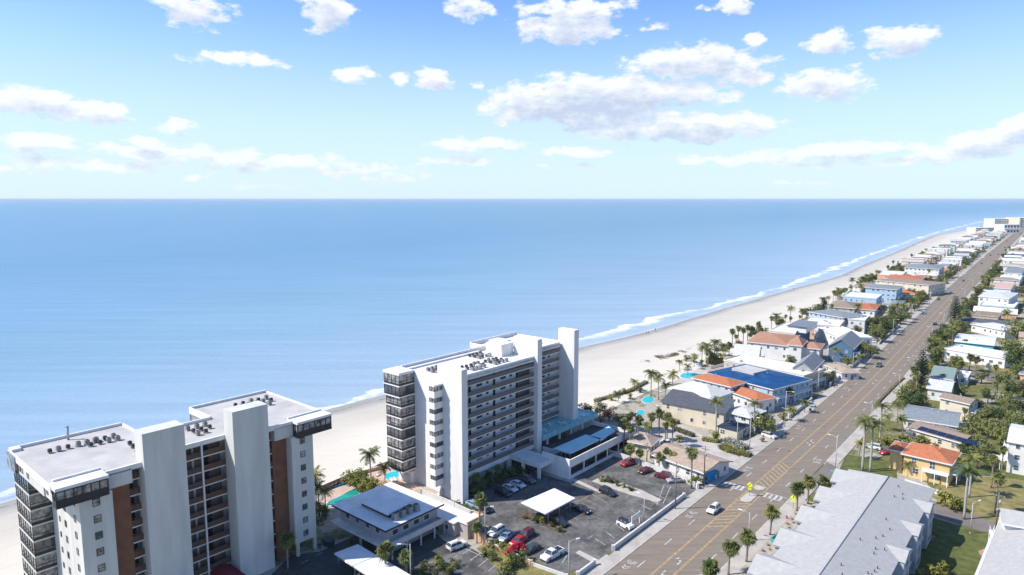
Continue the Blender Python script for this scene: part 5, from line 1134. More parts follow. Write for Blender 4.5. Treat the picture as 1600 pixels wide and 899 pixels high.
for i in range(22):
    y = rnd.uniform(-55, -3); x = rnd.uniform(1.5, 6.5); z = ZR-sr*x
    MB().cyl(x, y, z-.2, z+.45, .1, 6).build('roof_vent', M_acd, rf)
# ------------------------------------------------------------------ car park sign, fountain of the trade: white board on two posts
SG = at_frame('notice_board', G(993,822).xy, 39.8, label='blank-looking white notice board on two posts by the car park wall', cat='sign')
MB().box(-.05, .05, -1.9, 1.9, 1.6, 2.9).build('board', M_fr_w, SG)
for y in (-1.8, 1.8): MB().box(-.08, .08, y-.08, y+.08, 0, 3.05).build('post', M_fr_w, SG)
# parking bay lines
def pline(pts, m, w_=.13, z=.012, name='parking_bay_line'):
    b = MB()
    for (x0, y0), (x1, y1) in pts:
        a, c = G(x0, y0), G(x1, y1); u = (c-a).normalized(); n = Vector((-u.y, u.x, 0))*w_/2
        b.quad(*[(v.x, v.y, z) for v in (a-n, c-n, c+n, a+n)])
    return struct(b.build(name, m))
pline([((876,797),(903,813)),((889,789),(916,803)),((902,783),(930,796)),((912,779),(940,793)),((922,771),(950,787)),((930,763),(952,776)),((938,758),(952,767)),((868,806),(890,822)),((884,812),(904,822))], M_yellow)
pline([((893,789),(952,758)),((882,796),(905,782))], M_yellow, .16)
pline([((1000,772),(1019,781)),((1030,737),(1016,745)),((918,842),(926,837)),((985,797),(1003,808)),((1000,788),(1018,797)),((1012,780),(1030,789)),((1024,772),(1038,779)),((972,808),(988,818)),((960,818),(975,829)),((945,830),(960,841)),((930,842),(946,852)),((886,868),(878,880))], M_white)
pline([((737,857),(722,866)),((751,864),(735,876)),((765,871),(748,885)),((779,878),(763,893)),((722,855),(780,882)),((700,877),(715,868))], M_white)
pline([((1038,757),(1026,790)),((1048,760),(1036,787)),((1042,760),(1050,763))], M_white)
pline([((516,853),(526,849)),((492,869),(504,863)),((470,881),(482,875)),((545,862),(556,857))], M_white)
# ================================================================== houses farther up the coast, laid out along the road
rndh = random.Random(21)
WALLS = [('white',M_wwhite),('white',M_wwhite),('white',M_wwhite),('cream',M_wcream),('pale blue',M_wblue),('tan',M_wtan),('grey',M_wgrey),('peach',M_wpeach),('pink',M_wpink),('yellow',M_wyel),('mint',M_mint)]
ROOFS = [('white flat','flat',M_roofw),('white flat','flat',M_roofw),('grey hip','hip',M_shs),('pale grey hip','hip',M_shw),('pale grey gable','gable',M_shw),('terracotta hip','hip',M_terra),('brown hip','hip',M_shb),('tan gable','gable',M_sht),('white metal gable','gable',M_mw),('grey gable','gable',M_shg),('slate gable','gable',M_shd)]
def hbox(root):
    vs = [loc2w(root, *v.co) for k in kids(root) if k.name.startswith('roof') for v in k.data.vertices]; return vs
TAKEN = []
for lab, h in HOUSES:
    vs = hbox(h)
    rr = [RINV(v.x, v.y) for v in vs]; TAKEN.append((min(r[0] for r in rr), max(r[0] for r in rr), min(r[1] for r in rr), max(r[1] for r in rr)))
for a in ((RINV(*loc2w(TH,0,Y0).xy)[0]-5, RINV(*loc2w(TH,0,5).xy)[0]+2, 18, 45),): TAKEN.append(a)
def free(s0, s1, t0, t1): return not any(s0 < b and s1 > a and t0 < d and t1 > c for a, b, c, d in TAKEN)
FAR = []; DRV = []
def far_house(s, t0, depth, length, floors, side, det):
    if not free(s, s+length, min(t0, t0+depth), max(t0, t0+depth)): return
    TAKEN.append((s, s+length, min(t0, t0+depth), max(t0, t0+depth)))
    wn, wmm = rndh.choice(WALLS); rn, rk, rmm = rndh.choice(ROOFS)
    N = RF(s, t0); E = RF(s+length, t0); W = RF(s, t0+depth); uy = (E-N).normalized(); ux = (W-N).normalized(); ux = (ux-uy*ux.dot(uy)).normalized()
    z = floors*3.0+.4
    r = build_house('house', 'x', (N.x, N.y), ux, uy, abs(depth), length, z, floors, rk, rmm, wmm, rndh.uniform(1.6,2.6), 'x' if abs(depth) > length else 'y', .5, win=4.2, sides='two', detail=det, group=None, doorat=det)
    if min(abs(t0), abs(t0-RW)) < 16 and s < 1500: DRV.append((s+length*.5, t0))
    HOUSES.pop(); FAR.append((r, wn, rn, floors, side, s, t0))
S_L0 = RINV(*G(1475, 420).xy)[0]
S_R0 = RINV(*G(1560, 440).xy)[0]
def prop_t(s):
    """how far the beach edge is from the kerb at s"""
    for t in range(-6, -160, -3):
        p = RF(s, t); a, q = pq(p.x, p.y)
        if q > prop(a): return t
    return -160
s = RINV(*G(1410,470).xy)[0]
while s < 2420:
    L = rndh.uniform(11, 17); far = s > 1280
    e = prop_t(s)
    d1 = -rndh.uniform(15, 24)
    far_house(s, -rndh.uniform(9, 14), d1, L*.85, rndh.choice((1,2,2)), 'sea', not far)
    e2 = min(-36, e+rndh.uniform(4, 9))
    t1 = -rndh.uniform(36, 42)
    if t1-e2 > 10: far_house(s+rndh.uniform(-1,2), t1, max(-30, e2-t1), L*.85, rndh.choice((2,2,3)), 'sea', not far)
    s += L+rndh.uniform(2.5, 6)
s = RINV(*G(1480,545).xy)[0]
while s < 2420:
    L = rndh.uniform(11, 16); far = s > 1280
    for k, t1 in enumerate((rndh.uniform(24, 28), rndh.uniform(52, 58), rndh.uniform(84, 92))):
        if s < 1080 and k > 1: continue
        far_house(s+rndh.uniform(-1,1), t1, rndh.uniform(16, 24), L*.85, rndh.choice((1,1,2,2)), 'inland', not far and k == 0)
    s += L+rndh.uniform(3, 7)
for sd_, td_ in DRV: strip('driveway', min(td_, -3.1) if td_ < 0 else RW+3.4, -3.1 if td_ < 0 else td_, -.1, .02, M_pale, sd_-2.2, sd_+2.2)
for side in ('sea','inland'):
    grp = sorted([f for f in FAR if f[4] == side], key=lambda f: f[5]+abs(f[6])*.01)
    cnt = {}
    for f in grp:
        key = (f[1], f[2], f[3]); cnt.setdefault(key, []).append(f)
    for key, fs in cnt.items():
        for i, f in enumerate(fs):
            wn, rn, fl = key
            q = '' if len(fs) == 1 else ordn(i)+' '
            lab = f"{q}{'one' if fl==1 else 'two' if fl==2 else 'three'}-storey {wn} house with {rn} roof up the {'beach' if side=='sea' else 'inland'} side"
            f[0]['label'] = lab; f[0]['category'] = 'house'; f[0]['group'] = 'houses along the far coast road'
# hotels where the coast bends
def block(name, label, px0, px1, ybase, ytop, dep, m, rm, floors, nw, off=0):
    a, b_ = G(px0, ybase), G(px1, ybase); u = (b_-a).normalized(); n = Vector((-u.y, u.x, 0)); z = CAM_H+a.y*((-FPX*SP+(449.5-ytop)*CP)/(FPX*CP+(449.5-ytop)*SP))
    L = (b_-a).length; root = empty(name, (a.x, a.y, 0), math.atan2(u.y, u.x), label=label, cat='hotel')
    MB().box(0, L, 0, dep, 0, z).build('wall', m, root); MB().box(-.5, L+.5, -.5, dep+.5, z, z+.6).build('roof', rm, root)
    fh = z/floors
    for k in range(floors):
        MB().box(1, L-1, -1.2, -.02, k*fh+fh*.02, k*fh+fh*.3).build('balcony', rm, root)
        for i in range(nw): window(root, ('y', 0, -1), L*(i+.5)/nw, k*fh+fh*.35, L/nw*.6, fh*.5, M_fr_w, M_gl)
    return root
block('hotel', 'long white hotel on the beach where the coast turns at the horizon', 1553, 1590, 356, 342.5, 40, M_wwhite, M_wwhite, 5, 10)
block('hotel', 'low cream hotel wing nearest the far end of the beach', 1524, 1566, 364, 356.5, 30, M_wcream, M_wwhite, 3, 10)
block('hotel', 'pale cream hotel tower at the right edge on the horizon', 1592, 1640, 357, 341, 50, M_wcream, M_wwhite, 5, 8)
block('hotel', 'white hotel with a long dark window band beside the far trees', 1568, 1592, 366, 351.5, 30, M_wwhite, M_wwhite, 2, 5)
# ================================================================== VEGETATION
def leafmat(name, c1, c2, rough=.6):
    m = bpy.data.materials.new(name); m.use_nodes = True; t = m.node_tree; b = t.nodes['Principled BSDF']; L = t.links.new
    oi = nd(t, 'ShaderNodeObjectInfo'); g = nd(t, 'ShaderNodeTexCoord'); n = nd(t, 'ShaderNodeTexNoise'); n.inputs['Scale'].default_value = .9; n.inputs['Detail'].default_value = 4; L(g.outputs['Object'], n.inputs['Vector'])
    a = nd(t, 'ShaderNodeMath', operation='MULTIPLY_ADD'); a.inputs[1].default_value = .5; a.inputs[2].default_value = -.25; L(oi.outputs['Random'], a.inputs[0])
    s = nd(t, 'ShaderNodeMath', operation='ADD'); L(n.outputs['Fac'], s.inputs[0]); L(a.outputs[0], s.inputs[1])
    r = nd(t, 'ShaderNodeValToRGB'); e = r.color_ramp.elements; e[0].position = .3; e[0].color = (*c1, 1); e[1].position = .72; e[1].color = (*c2, 1); L(s.outputs[0], r.inputs[0]); L(r.outputs[0], b.inputs['Base Color'])
    b.inputs['Roughness'].default_value = rough; b.inputs['Specular IOR Level'].default_value = .25
    b.inputs['Transmission Weight'].default_value = 0; return m
L_palm = leafmat('palm_leaf', (.065,.09,.022), (.19,.19,.055)); L_coco = leafmat('coconut_leaf', (.06,.09,.02), (.24,.22,.06)); L_tree = leafmat('broad_leaf', (.045,.07,.02), (.18,.19,.055))
L_yel = leafmat('yellow_green_leaf', (.12,.13,.02), (.27,.25,.05)); L_pine = leafmat('pine_needles', (.022,.045,.02), (.06,.085,.035)); L_dead = leafmat('dry_frond', (.20,.135,.07), (.30,.22,.12)); L_red = leafmat('bougainvillea', (.35,.01,.04), (.55,.03,.08)); L_rust = leafmat('rusty_leaf', (.09,.045,.02), (.18,.09,.035))
L_grey = leafmat('silver_leaf', (.20,.24,.20), (.33,.37,.31))
M_bark = mat('palm_bark', (.25,.205,.16), .9, .25, 3); M_bark2 = mat('tree_bark', (.13,.10,.075), .9, .25, 3); M_royal = mat('smooth_grey_palm_trunk', (.38,.36,.32), .85, .12, 2)
def trunk_curve(h, lean, n=7):
    return [Vector((lean*(i/n)**1.6, .25*lean*sin(i/n*2.5), h*i/n)) for i in range(n+1)]
def frond(b, rnd, base, az, el, ln, droop, leaf, pairs, mi=0, wd=.13):
    """an arching rachis with leaflets hanging both sides"""
    p = Vector(base); pts = [p.copy()]; e = el; st = ln/pairs
    for i in range(pairs):
        e -= droop*(.4+1.2*i/pairs)/pairs; p = p+Vector((cos(az)*cos(e), sin(az)*cos(e), sin(e)))*st; pts.append(p.copy())
    side = Vector((-sin(az), cos(az), 0))
    for i in range(1, len(pts)):
        t = i/(len(pts)-1); d = (pts[i]-pts[i-1]).normalized(); L = leaf*(sin(pi*min(1, .18+t*.82))**.6)*rnd.uniform(.8, 1.1)
        for s in (-1, 1):
            tip = pts[i]+(side*s*.8+d*.55+Vector((0,0,-.55*rnd.uniform(.6,1.3))))*L
            b.quad(pts[i]-d*wd, pts[i]+d*wd, tip, mi=mi)
    b.quad(pts[0]+side*.05, pts[0]-side*.05, pts[-1], mi=mi)
def fan_leaf(b, rnd, base, az, el, pet, rad, mi=0, n=9):
    d = Vector((cos(az)*cos(el), sin(az)*cos(el), sin(el))); c = Vector(base)+d*pet; side = Vector((-sin(az), cos(az), 0)); upv = side.cross(d)
    b.quad(Vector(base)+side*.03, Vector(base)-side*.03, c, mi=mi)
    for i in range(n):
        a = (i/(n-1)-.5)*pi*1.45; v = d*cos(a)+side*sin(a); tip = c+v*rad*rnd.uniform(.85,1.1)+Vector((0,0,-rad*(.35+.3*abs(sin(a)))*rnd.uniform(.6,1.2)))
        w_ = (d*-sin(a)+side*cos(a))*rad*.13; m_ = c+v*rad*.5+upv*.05
        b.quad(c, m_-w_, tip, m_+w_, mi=mi)
def make_palm(kind, seed, h):
    rnd = random.Random(seed); root = empty('palm_tree'); lean = rnd.uniform(-.06,.1)*h if kind != 'royal' else 0
    pts = trunk_curve(h, lean); top = pts[-1]
    if kind == 'coconut':
        MB().tube(pts, [.22]+[.16]*6+[.13], 8).build('trunk', M_bark, root); b = MB()
        for i in range(24): frond(b, rnd, top, i*2.4+rnd.uniform(-.2,.2), rnd.uniform(-.25,1.25), rnd.uniform(2.9,3.7), rnd.uniform(1.3,2.0), .95, 11)
        b.build('crown', L_coco, root); b = MB()
        for i in range(5): frond(b, rnd, top, rnd.uniform(0,6.3), -.5, 2.4, 1.2, .6, 7)
        b.build('dry_fronds', L_dead, root)
    elif kind == 'royal':
        MB().tube(pts, [.3,.27,.25,.27,.27,.25,.22,.2], 10).build('trunk', M_royal, root); MB().tube([top, top+Vector((0,0,1.3))], [.2,.12], 8).build('crown_shaft', L_tree, root); b = MB(); t2 = top+Vector((0,0,1.2))
        for i in range(22): frond(b, rnd, t2, i*2.4, rnd.uniform(-.1,1.2), rnd.uniform(2.8,3.5), rnd.uniform(1.2,1.8), 1.0, 11)
        b.build('crown', L_palm, root)
    else:
        r = 1.0 if kind == 'sabal' else .95; nl = 44 if kind == 'sabal' else 27
        MB().tube(pts, [.24]+[.19]*6+[.2], 8).build('trunk', M_bark, root); b = MB()
        for i in range(nl):
            el = math.asin(max(-1, min(1, rnd.uniform(-.75, 1)))); fan_leaf(b, rnd, top+Vector((0,0,rnd.uniform(-.3,.2))), i*2.4+rnd.uniform(-.3,.3), el, rnd.uniform(.6,1.1)*r, rnd.uniform(.85,1.1)*r)
        b.build('crown', L_palm, root); b = MB()
        for i in range(10): fan_leaf(b, rnd, top-Vector((0,0,.4)), rnd.uniform(0,6.3), -1.1+rnd.uniform(-.2,.2), .6, .8)
        b.build('dry_fronds', L_dead, root)
    root['h'] = h; root['spare'] = 1; return snapshot(root)
def leaf_cloud(b, rnd, lobes, n, size, mi=0, shell=.55):
    tot = sum(l[3]**2 for l in lobes)
    for (cx, cy, cz, r) in lobes:
        for _ in range(int(n*r*r/tot)):
            v = Vector((rnd.gauss(0,1), rnd.gauss(0,1), rnd.gauss(0,1))).normalized(); q = rnd.uniform(shell, 1.05)
            p = Vector((cx, cy, cz))+Vector((v.x, v.y, v.z*.8))*r*q
            nn = noise.noise(p*1.1)
            if nn < -.18: continue
            s = size*rnd.uniform(.6, 1.35); a = Vector((rnd.gauss(0,1), rnd.gauss(0,1), rnd.gauss(0,.6))).normalized(); c = (v+Vector((rnd.gauss(0,.5), rnd.gauss(0,.5), rnd.gauss(0,.5)+.3))).normalized(); t = a.cross(c)
            if t.length < .1: continue
            t.normalize(); a = c.cross(t)
            b.quad(p-a*s, p+t*s*.55, p+a*s, p-t*s*.55, mi=mi)
def make_tree(seed, lm, r=3.0, h=6.0, n=1500, size=.26, spread=1.0, name='shade_tree', lobes=11):
    rnd = random.Random(seed); root = empty(name); L = []
    for i in range(lobes):
        a = rnd.uniform(0, 6.3); q = rnd.uniform(.1, .75)*r*spread; L.append((cos(a)*q, sin(a)*q, h-r*.75+rnd.uniform(-.4,.55)*r, r*rnd.uniform(.34,.55)))
    b = MB(); b.tube([(0,0,0),(.1,.05,h*.25),(.05,.1,h*.45)], [.26,.2,.17], 7)
    for l in L[:7]: b.tube([(.05,.1,h*.4),(l[0]*.45,l[1]*.45,h*.55),(l[0]*.9,l[1]*.9,l[2]-.1)], [.13,.09,.04], 5)
    b.build('trunk', M_bark2, root); b = MB(); leaf_cloud(b, rnd, L, n, size); b.build('crown', lm, root); root['h'] = h; root['spare'] = 1; return snapshot(root)
def make_pine(seed):
    rnd = random.Random(seed); root = empty('norfolk_pine'); h = 15.0
    MB().tube([(0,0,0),(0,0,h*.5),(0,0,h)], [.28,.18,.04], 8).build('trunk', M_bark2, root); b = MB()
    z = 2.0; k = 0
    while z < h-.3:
        f = 1-z/h; ln = .5+2.9*f**.75*rnd.uniform(.85,1.1)
        for j in range(7):
            az = j*pi/3.5+k*.5+rnd.uniform(-.1,.1); d = Vector((cos(az), sin(az), .12)); sd = Vector((-sin(az), cos(az), 0))
            for i in range(1, 9):
                p = Vector((0,0,z))+d*ln*i/8
                for s in (-1,1):
                    w_ = .5*(1-.5*i/8)*min(1, ln/2); b.quad(p-d*.16, p+d*.1, p+sd*s*w_+d*.3+Vector((0,0,.12)), p+sd*s*w_+d*.05-Vector((0,0,.1)))
        z += .5+.15*(1-f); k += 1
    b.build('crown', L_pine, root); root['h'] = h; root['spare'] = 1; return snapshot(root)
PT = {'coconut':[make_palm('coconut', i, 8) for i in (1,2,3)], 'royal':[make_palm('royal', i, 10) for i in (4,5)], 'sabal':[make_palm('sabal', i, 5.2) for i in (6,7,8)], 'fan':[make_palm('fan', i, 8) for i in (9,10,11)],
      'tree':[make_tree(i, L_tree) for i in (12,13,14)], 'yellow':[make_tree(i, L_yel, 2.6, 3.6, 1100, .24) for i in (15,16)], 'rust':[make_tree(17, L_rust, 2.8, 4.5, 1100, .25)], 'pine':[make_pine(18)],
      'bush':[make_tree(i, L_tree, 1.7, 2.2, 650, .2, name='shrub', lobes=7) for i in (19,20)], 'ybush':[make_tree(i, L_yel, 1.5, 1.9, 550, .2, name='shrub', lobes=7) for i in (21,22)], 'rbush':[make_tree(23, L_red, 1.5, 2.2, 700, .16, name='shrub', lobes=6)], 'silver':[make_palm('sabal', 31, 5.2)]}
for k in PT['silver'][0][1]:
    if k[0].name.startswith('crown'): k[0].data.materials[0] = L_grey
KW = {'coconut':('coconut palm','palm tree'),'royal':('tall smooth-trunked royal palm','palm tree'),'sabal':('round-headed fan palm','palm tree'),'fan':('tall slim fan palm','palm tree'),'tree':('dark green leafy tree','tree'),'yellow':('yellow-green sea grape','tree'),'rust':('rusty brown-leaved tree','tree'),'pine':('tiered Norfolk pine','pine tree'),'bush':('dark green shrub','shrub'),'ybush':('yellow-green shrub','shrub'),'rbush':('red-flowering shrub','shrub'),'silver':('silvery fan palm','palm tree')}
PLANTS = []
rt = random.Random(77)
def plant(kind, px=None, py=None, h=None, at=None, sc=None):
    """px,py is the middle of the crown in the photo, h its height above the ground"""
    src = rt.choice(PT[kind]); H0 = src[0]['h']
    if kind in ('tree','yellow','rust','bush','ybush','rbush'): Hc = H0*.72
    elif kind == 'pine': Hc = H0
    else: Hc = H0
    if at is None:
        p = G(px, py, h); at = (p.x, p.y)
    k = (h/Hc) if h else 1
    s_, t_ = RINV(*at)
    if -.8 < t_ < RW+.8: q_ = RF(s_, -2.4 if t_ < RW/2 else RW+4.2); at = (q_.x, q_.y)
    o = copy_snap(src)
    for q in ('spare','h'):
        if q in o: del o[q]
    o.location = (at[0], at[1], 0); o.rotation_euler = (0, 0, rt.uniform(0, 6.28))
    if kind in ('coconut','sabal','fan','royal','silver'):
        w_ = sc or max(.75, min(1.15, k)); o.scale = (w_, w_, k)
        # keep the crown its own size on a longer or shorter trunk: only the trunk is stretched
        o.scale = (w_,)*3
        dz = h/w_-H0 if h else 0
        for c in KIDS[o.name]:
            if c.name.startswith('trunk'): c.scale = (1, 1, (H0+dz)/H0)
            else: c.location = (0, 0, dz)
    else:
        s = sc or k; o.scale = (s*rt.uniform(.9,1.1), s*rt.uniform(.9,1.1), s)
    PLANTS.append((o, kind)); return o
for x, y, h in ((580,712,9),(601,730,5.5),(492,742,8),(508,768,5),(497,760,6),(1018,583,9.5),(1030,590,8.5),(1052,585,8.5),(1040,603,7),(1097,543,8),(1107,548,7.5),(1117,536,9),(1131,540,8),(991,596,4),(966,615,3.5),(1332,437,9),(1349,435,9),(1346,446,7),(1312,463,6),(1062,565,4),(1085,556,5),(1075,572,4),(1125,555,4),(1404,630,6.5),(1412,655,5),(1388,650,5),(1343,694,4.5),(1420,725,3.5),(1436,722,3.5),(1258,628,4),(1245,596,6),(1262,645,4),(1335,562,4),(760,665,0)): 
    if h: plant('coconut', x, y, h)
for x, y, h in ((1120,634,10),(1179,636,9),(1352,665,13),(1364,672,12),(1378,640,10),(1512,745,10.5),(1519,724,9)): plant('royal', x, y, h)
for x, y, h in ((1247,762,6),(1264,752,6),(1286,750,6),(1205,797,6),(1168,836,6),(1140,855,6),(1111,887,6),(745,822,4),(1489,561,6.5),(1502,568,6),(1516,557,6.5),(1526,561,6),(1472,588,5),(635,868,5),(602,858,6),(448,842,6.5),(1030,713,4.2),(1042,706,4.5),(1053,711,4.2),(985,700,5),(1000,707,4),(1525,533,5),(1508,534,5),(1235,610,5),(1060,700,3.6),(1372,560,4),(1350,556,4)): plant('sabal', x, y, h)
for x, y, h in ((749,781,9),(1082,706,10),(975,661,9),(985,667,8.5),(998,656,9),(1012,664,8),(1031,645,9),(1043,650,8.5),(1052,660,8),(1040,664,7),(1018,650,8),(1145,517,9),(1154,512,9.5),(1162,515,9),(1169,511,10),(1176,514,9),(1150,525,7),(1185,507,9),(1206,497,8),(1228,494,6),(1235,497,6),(1254,488,7),(1262,484,7),(1250,494,6),(1553,717,8),(1560,746,9),(1568,702,7),(1500,720,6),(1556,573,7),(1560,591,8),(1508,640,6),(1556,600,6),(1470,470,7),(1375,463,6),(1186,505,7)): plant('fan', x, y, h)
plant('silver', 1545, 573, 5); plant('silver', 1200, 652, 4)
for x, y0_, y1_ in ((1438,610,545),(1490,512,461),(1286,500,463)):
    p_ = G(x, y0_); v_ = 449.5-y1_; plant('pine', at=(p_.x, p_.y), h=CAM_H+p_.y*((-FPX*SP+v_*CP)/(FPX*CP+v_*SP)))
for x, y, h in ((915,636,3.6),(938,634,4.2),(952,642,3.4),(928,645,3)): plant('rust' if x in (915,952) else 'tree', x, y, h)
for x, y, h in ((545,742,2.6),(557,748,3),(568,756,2.6),(583,752,2.6),(597,758,2.2),(562,738,2.4)): plant('yellow', x, y, h)
for x, y, h in ((968,653,3),(985,648,3.5),(498,790,3),(492,812,3),(508,800,2),(1187,655,5),(1203,663,4),(1196,648,4.5),(1369,500,7),(1383,497,6),(1393,506,5),(1340,512,5),(1347,539,6),(1360,543,5.5),(1367,517,6),(1380,521,5),(1389,508,5.5),(1335,532,4),(1423,609,6),(1436,618,5.5),(1425,622,5),(1410,613,4.5),(1469,522,6),(1461,529,5.5),(1480,520,5.5),(1475,511,5),(1590,510,9),(1580,538,7),(1597,548,8),(1586,560,6),(1529,706,5),(1516,676,4.5),(1538,645,5),(1553,645,5),(1525,631,4.5),(1571,618,5),(1560,662,5),(1533,686,4.5),(1582,650,5),(1565,676,4.5),(1545,663,4.5),(1508,700,4),(1520,655,4.5),(1592,630,5),(1545,615,4),(1535,585,4),(1505,605,3.5),(1575,590,5),(1592,575,5),(1400,425,6),(1408,420,6),(1412,448,5),(1425,455,5),(1437,458,5),(1446,452,5),(1400,470,5),(1412,478,5),(1422,492,5),(1408,495,5),(1395,482,4),(1378,480,4),(1120,545,3),(1430,475,5),(1440,465,5),(1575,635,5),(1600,600,5),(1583,605,4.5),(1595,655,5)): plant('tree', x, y, h)
for x, y, h in ((1481,778,2.2),(1489,783,2.2),(1475,775,2.2),(1497,786,2),(1510,690,3),(1533,697,3),(1385,686,2),(1395,690,2),(1408,684,2),(1422,688,2),(1436,684,2),(1447,690,2),(1460,680,2),(1095,735,2),(1085,748,1.8),(1100,748,1.5),(1062,684,1.5),(1118,680,2),(1210,690,1),(1225,648,2),(1240,640,1.8),(1085,560,2),(1072,558,2),(1095,565,1.8),(1108,562,1.8),(1145,560,1.8),(1128,562,2),(955,620,1.5),(975,610,1.5),(985,618,1.5),(1000,608,1.5),(938,655,1.6),(1435,720,1.8),(1424,728,1.8),(1448,725,1.6),(1560,890,2.4),(1550,880,2),(1470,885,2),(1455,893,2.5),(1460,700,2.5)): plant('ybush', x, y, h)
for x, y, h in ((665,880,1.4),(684,873,1.6),(640,885,1.4),(702,888,1.4),(655,893,1.3),(676,895,1.3),(692,880,1.5),(712,876,1.3),(770,847,1.5),(783,852,1.4),(795,856,1.3),(760,860,1.2),(770,868,1.2),(820,806,.8),(838,808,1.3),(846,811,1.1),(862,818,.8),(874,826,.8),(947,745,1.3),(955,748,1.2),(965,754,1),(975,757,1),(985,761,1),(940,747,1),(792,880,1.6),(800,872,1.6),(785,888,1.6),(815,866,1.6),(808,878,1.3),(715,786,1),(727,790,1),(736,794,.9),(820,733,1.2),(828,728,1.5),(838,726,1.4),(565,790,1),(550,850,1.2),): plant('bush' if (int(x)%3) else 'ybush', x, y, h)
for x, y, h in ((802,851,1.8),(811,848,1.8),(797,858,1.5),(817,854,1.4)): plant('rbush', x, y, h)
for i in range(15):   # shaded planting under the walkway front of the middle tower
    p = loc2w(CT, rt.uniform(-3.5, -1.0), 4+i*1.45, 0); plant('bush', h=rt.uniform(1.0,1.9), at=(p.x, p.y))
for i in range(4):
    p = loc2w(CT, -3.4, 5+i*4, 0); plant('sabal', h=rt.uniform(2.8,3.6), at=(p.x, p.y), sc=.75)
# little agave clumps in the gravel beside the pavement
def agave():
    root = empty('agave'); rnd = random.Random(4); b = MB()
    for i in range(22):
        a, e = i*2.4, rnd.uniform(.3, 1.3); d = Vector((cos(a)*cos(e), sin(a)*cos(e), sin(e))); s = Vector((-sin(a), cos(a), 0))*.06; b.quad(-s, s, d*.75)
    b.build('leaves', L_palm, root); MB().cyl(0,0,0,.12,.1,6).build('stem', M_bark, root); root['h'] = 1; root['spare'] = 1; return snapshot(root)
ag = agave(); n = 0
s_a, s_b = S_AT(1185, 872), S_AT(1270, 790)
for i in range(22):
    s = s_a+(s_b-s_a)*i/21; p = RF(s, RW+4.2+(i%2)*.9); o = copy_snap(ag)
    for q in ('spare','h'): del o[q]
    o.location = p; o.rotation_euler = (0,0,i); sc_ = .9+.3*((i*7)%5)/5; o.scale = (sc_,)*3; tag(o, ordn(i)+' spiky agave from the near end of the gravel strip beside the pavement', 'agave', 'agaves beside the pavement')
# hedges
def hedge(px, w_, h, label, lm=L_tree, n=900, bare=False):
    P = [G(x, y, 0) for x, y in px]; c = P[0]; root = empty('hedge', c, label=label, cat='hedge'); rnd = random.Random(len(label)); b = MB(); core = MB()
    tot = sum((b_-a).length for a, b_ in zip(P, P[1:]))
    for a, d in zip(P, P[1:]):
        u = (d-a).normalized(); nn = Vector((-u.y, u.x, 0)); L = (d-a).length
        q = [a-c-nn*w_*.32, d-c-nn*w_*.32, d-c+nn*w_*.32, a-c+nn*w_*.32]; core.prism([(v.x, v.y) for v in q], 0, h*.75)
        for _ in range(int(n*L/tot)):
            p = a-c+u*rnd.uniform(-.2, L+.2)+nn*rnd.uniform(-.5,.5)*w_*rnd.uniform(.8,1.1); p.z = h*rnd.uniform(.1,1.05)*(1-.25*abs(rnd.gauss(0,.5)))
            s = rnd.uniform(.12,.26); a1 = Vector((rnd.gauss(0,1), rnd.gauss(0,1), rnd.gauss(0,1))).normalized(); a2 = a1.orthogonal().normalized()
            b.quad(p-a1*s, p+a2*s*.6, p+a1*s, p-a2*s*.6)
    core.build('twigs', M_bark2, root); b.build('leaves', lm, root); return root
hedge([(1127,700),(1140,706),(1172,714)], 3.2, 1.3, 'broad bright green hedge beside the pale driveway', L_yel, 2200)
hedge([(1098,688),(1122,692)], 2.2, 1.2, 'short low hedge in front of the cream house', L_yel, 900)
hedge([(1135,690),(1150,695),(1166,703)], 3.0, 1.6, 'silvery scrub hedge behind the broad green one', L_grey, 1500)
hedge([(1055,672),(1083,683)], 2.2, 1.3, 'dark hedge along the foot of the cream wall', L_tree, 900)
hedge([(1060,663),(1035,655)], 2.0, 1.5, 'hedge at the seaward foot of the cream house', L_tree, 700)
hedge([(1105,567),(1128,571)], 4, 1.6, 'bright green hedge seaward of the blue tarpaulin', L_yel, 1500)
hedge([(930,628),(985,612),(1010,598)], 2.2, 1.1, 'scrubby hedge along the beach edge beyond the far fin', L_yel, 1500)
hedge([(1370,632),(1400,602),(1412,592)], 1.2, .9, 'low clipped hedge behind the inland pavement', L_tree, 700)
hedge([(560,745),(530,757),(505,768)], 1.0, .9, 'reddish low hedge along the beach side of the pool terrace', L_rust, 700)
hedge([(1290,765),(1300,757)], 2.0, .5, 'low strip of turf planting at the corner of the side street', L_yel, 500)
# dunes
def dune(name, px, n, m, label, hmax=.6):
    P = [G(x, y, 0) for x, y in px]; c = sum(P, Vector())/len(P); rnd = random.Random(n); b = MB()
    for _ in range(n):
        w_ = [rnd.random()**.8 for _ in P]; s_ = sum(w_); p = sum(((q-c)*k for q, k in zip(P, w_)), Vector())/s_*1.5
        if noise.noise((p+c)*.16) < -.02: continue
        for _ in range(4):
            a = rnd.uniform(0, 6.3); d = Vector((cos(a)*.3, sin(a)*.3, hmax*rnd.uniform(.5,1))); s = Vector((-sin(a), cos(a), 0))*.05; b.quad(p-s, p+s, p+d*1.2)
    o = b.build(name, m, None, c); o['kind'] = 'stuff'; o['label'] = label; o['category'] = 'dune grass'; return o
L_dune = leafmat('dune_grass_blade', (.17,.145,.08), (.28,.24,.13))
dune('dune_grass', [(1000,566),(1015,558),(1045,552),(1030,566)], 900, L_dune, 'patch of tan dune grass on the beach')
dune('dune_grass', [(1030,560),(1075,545),(1060,558)], 800, L_dune, 'narrow streak of dune grass nearer the palms')
dune('dune_grass', [(1050,572),(1080,560),(1100,552),(1070,572)], 700, L_dune, 'dune grass behind the palms')
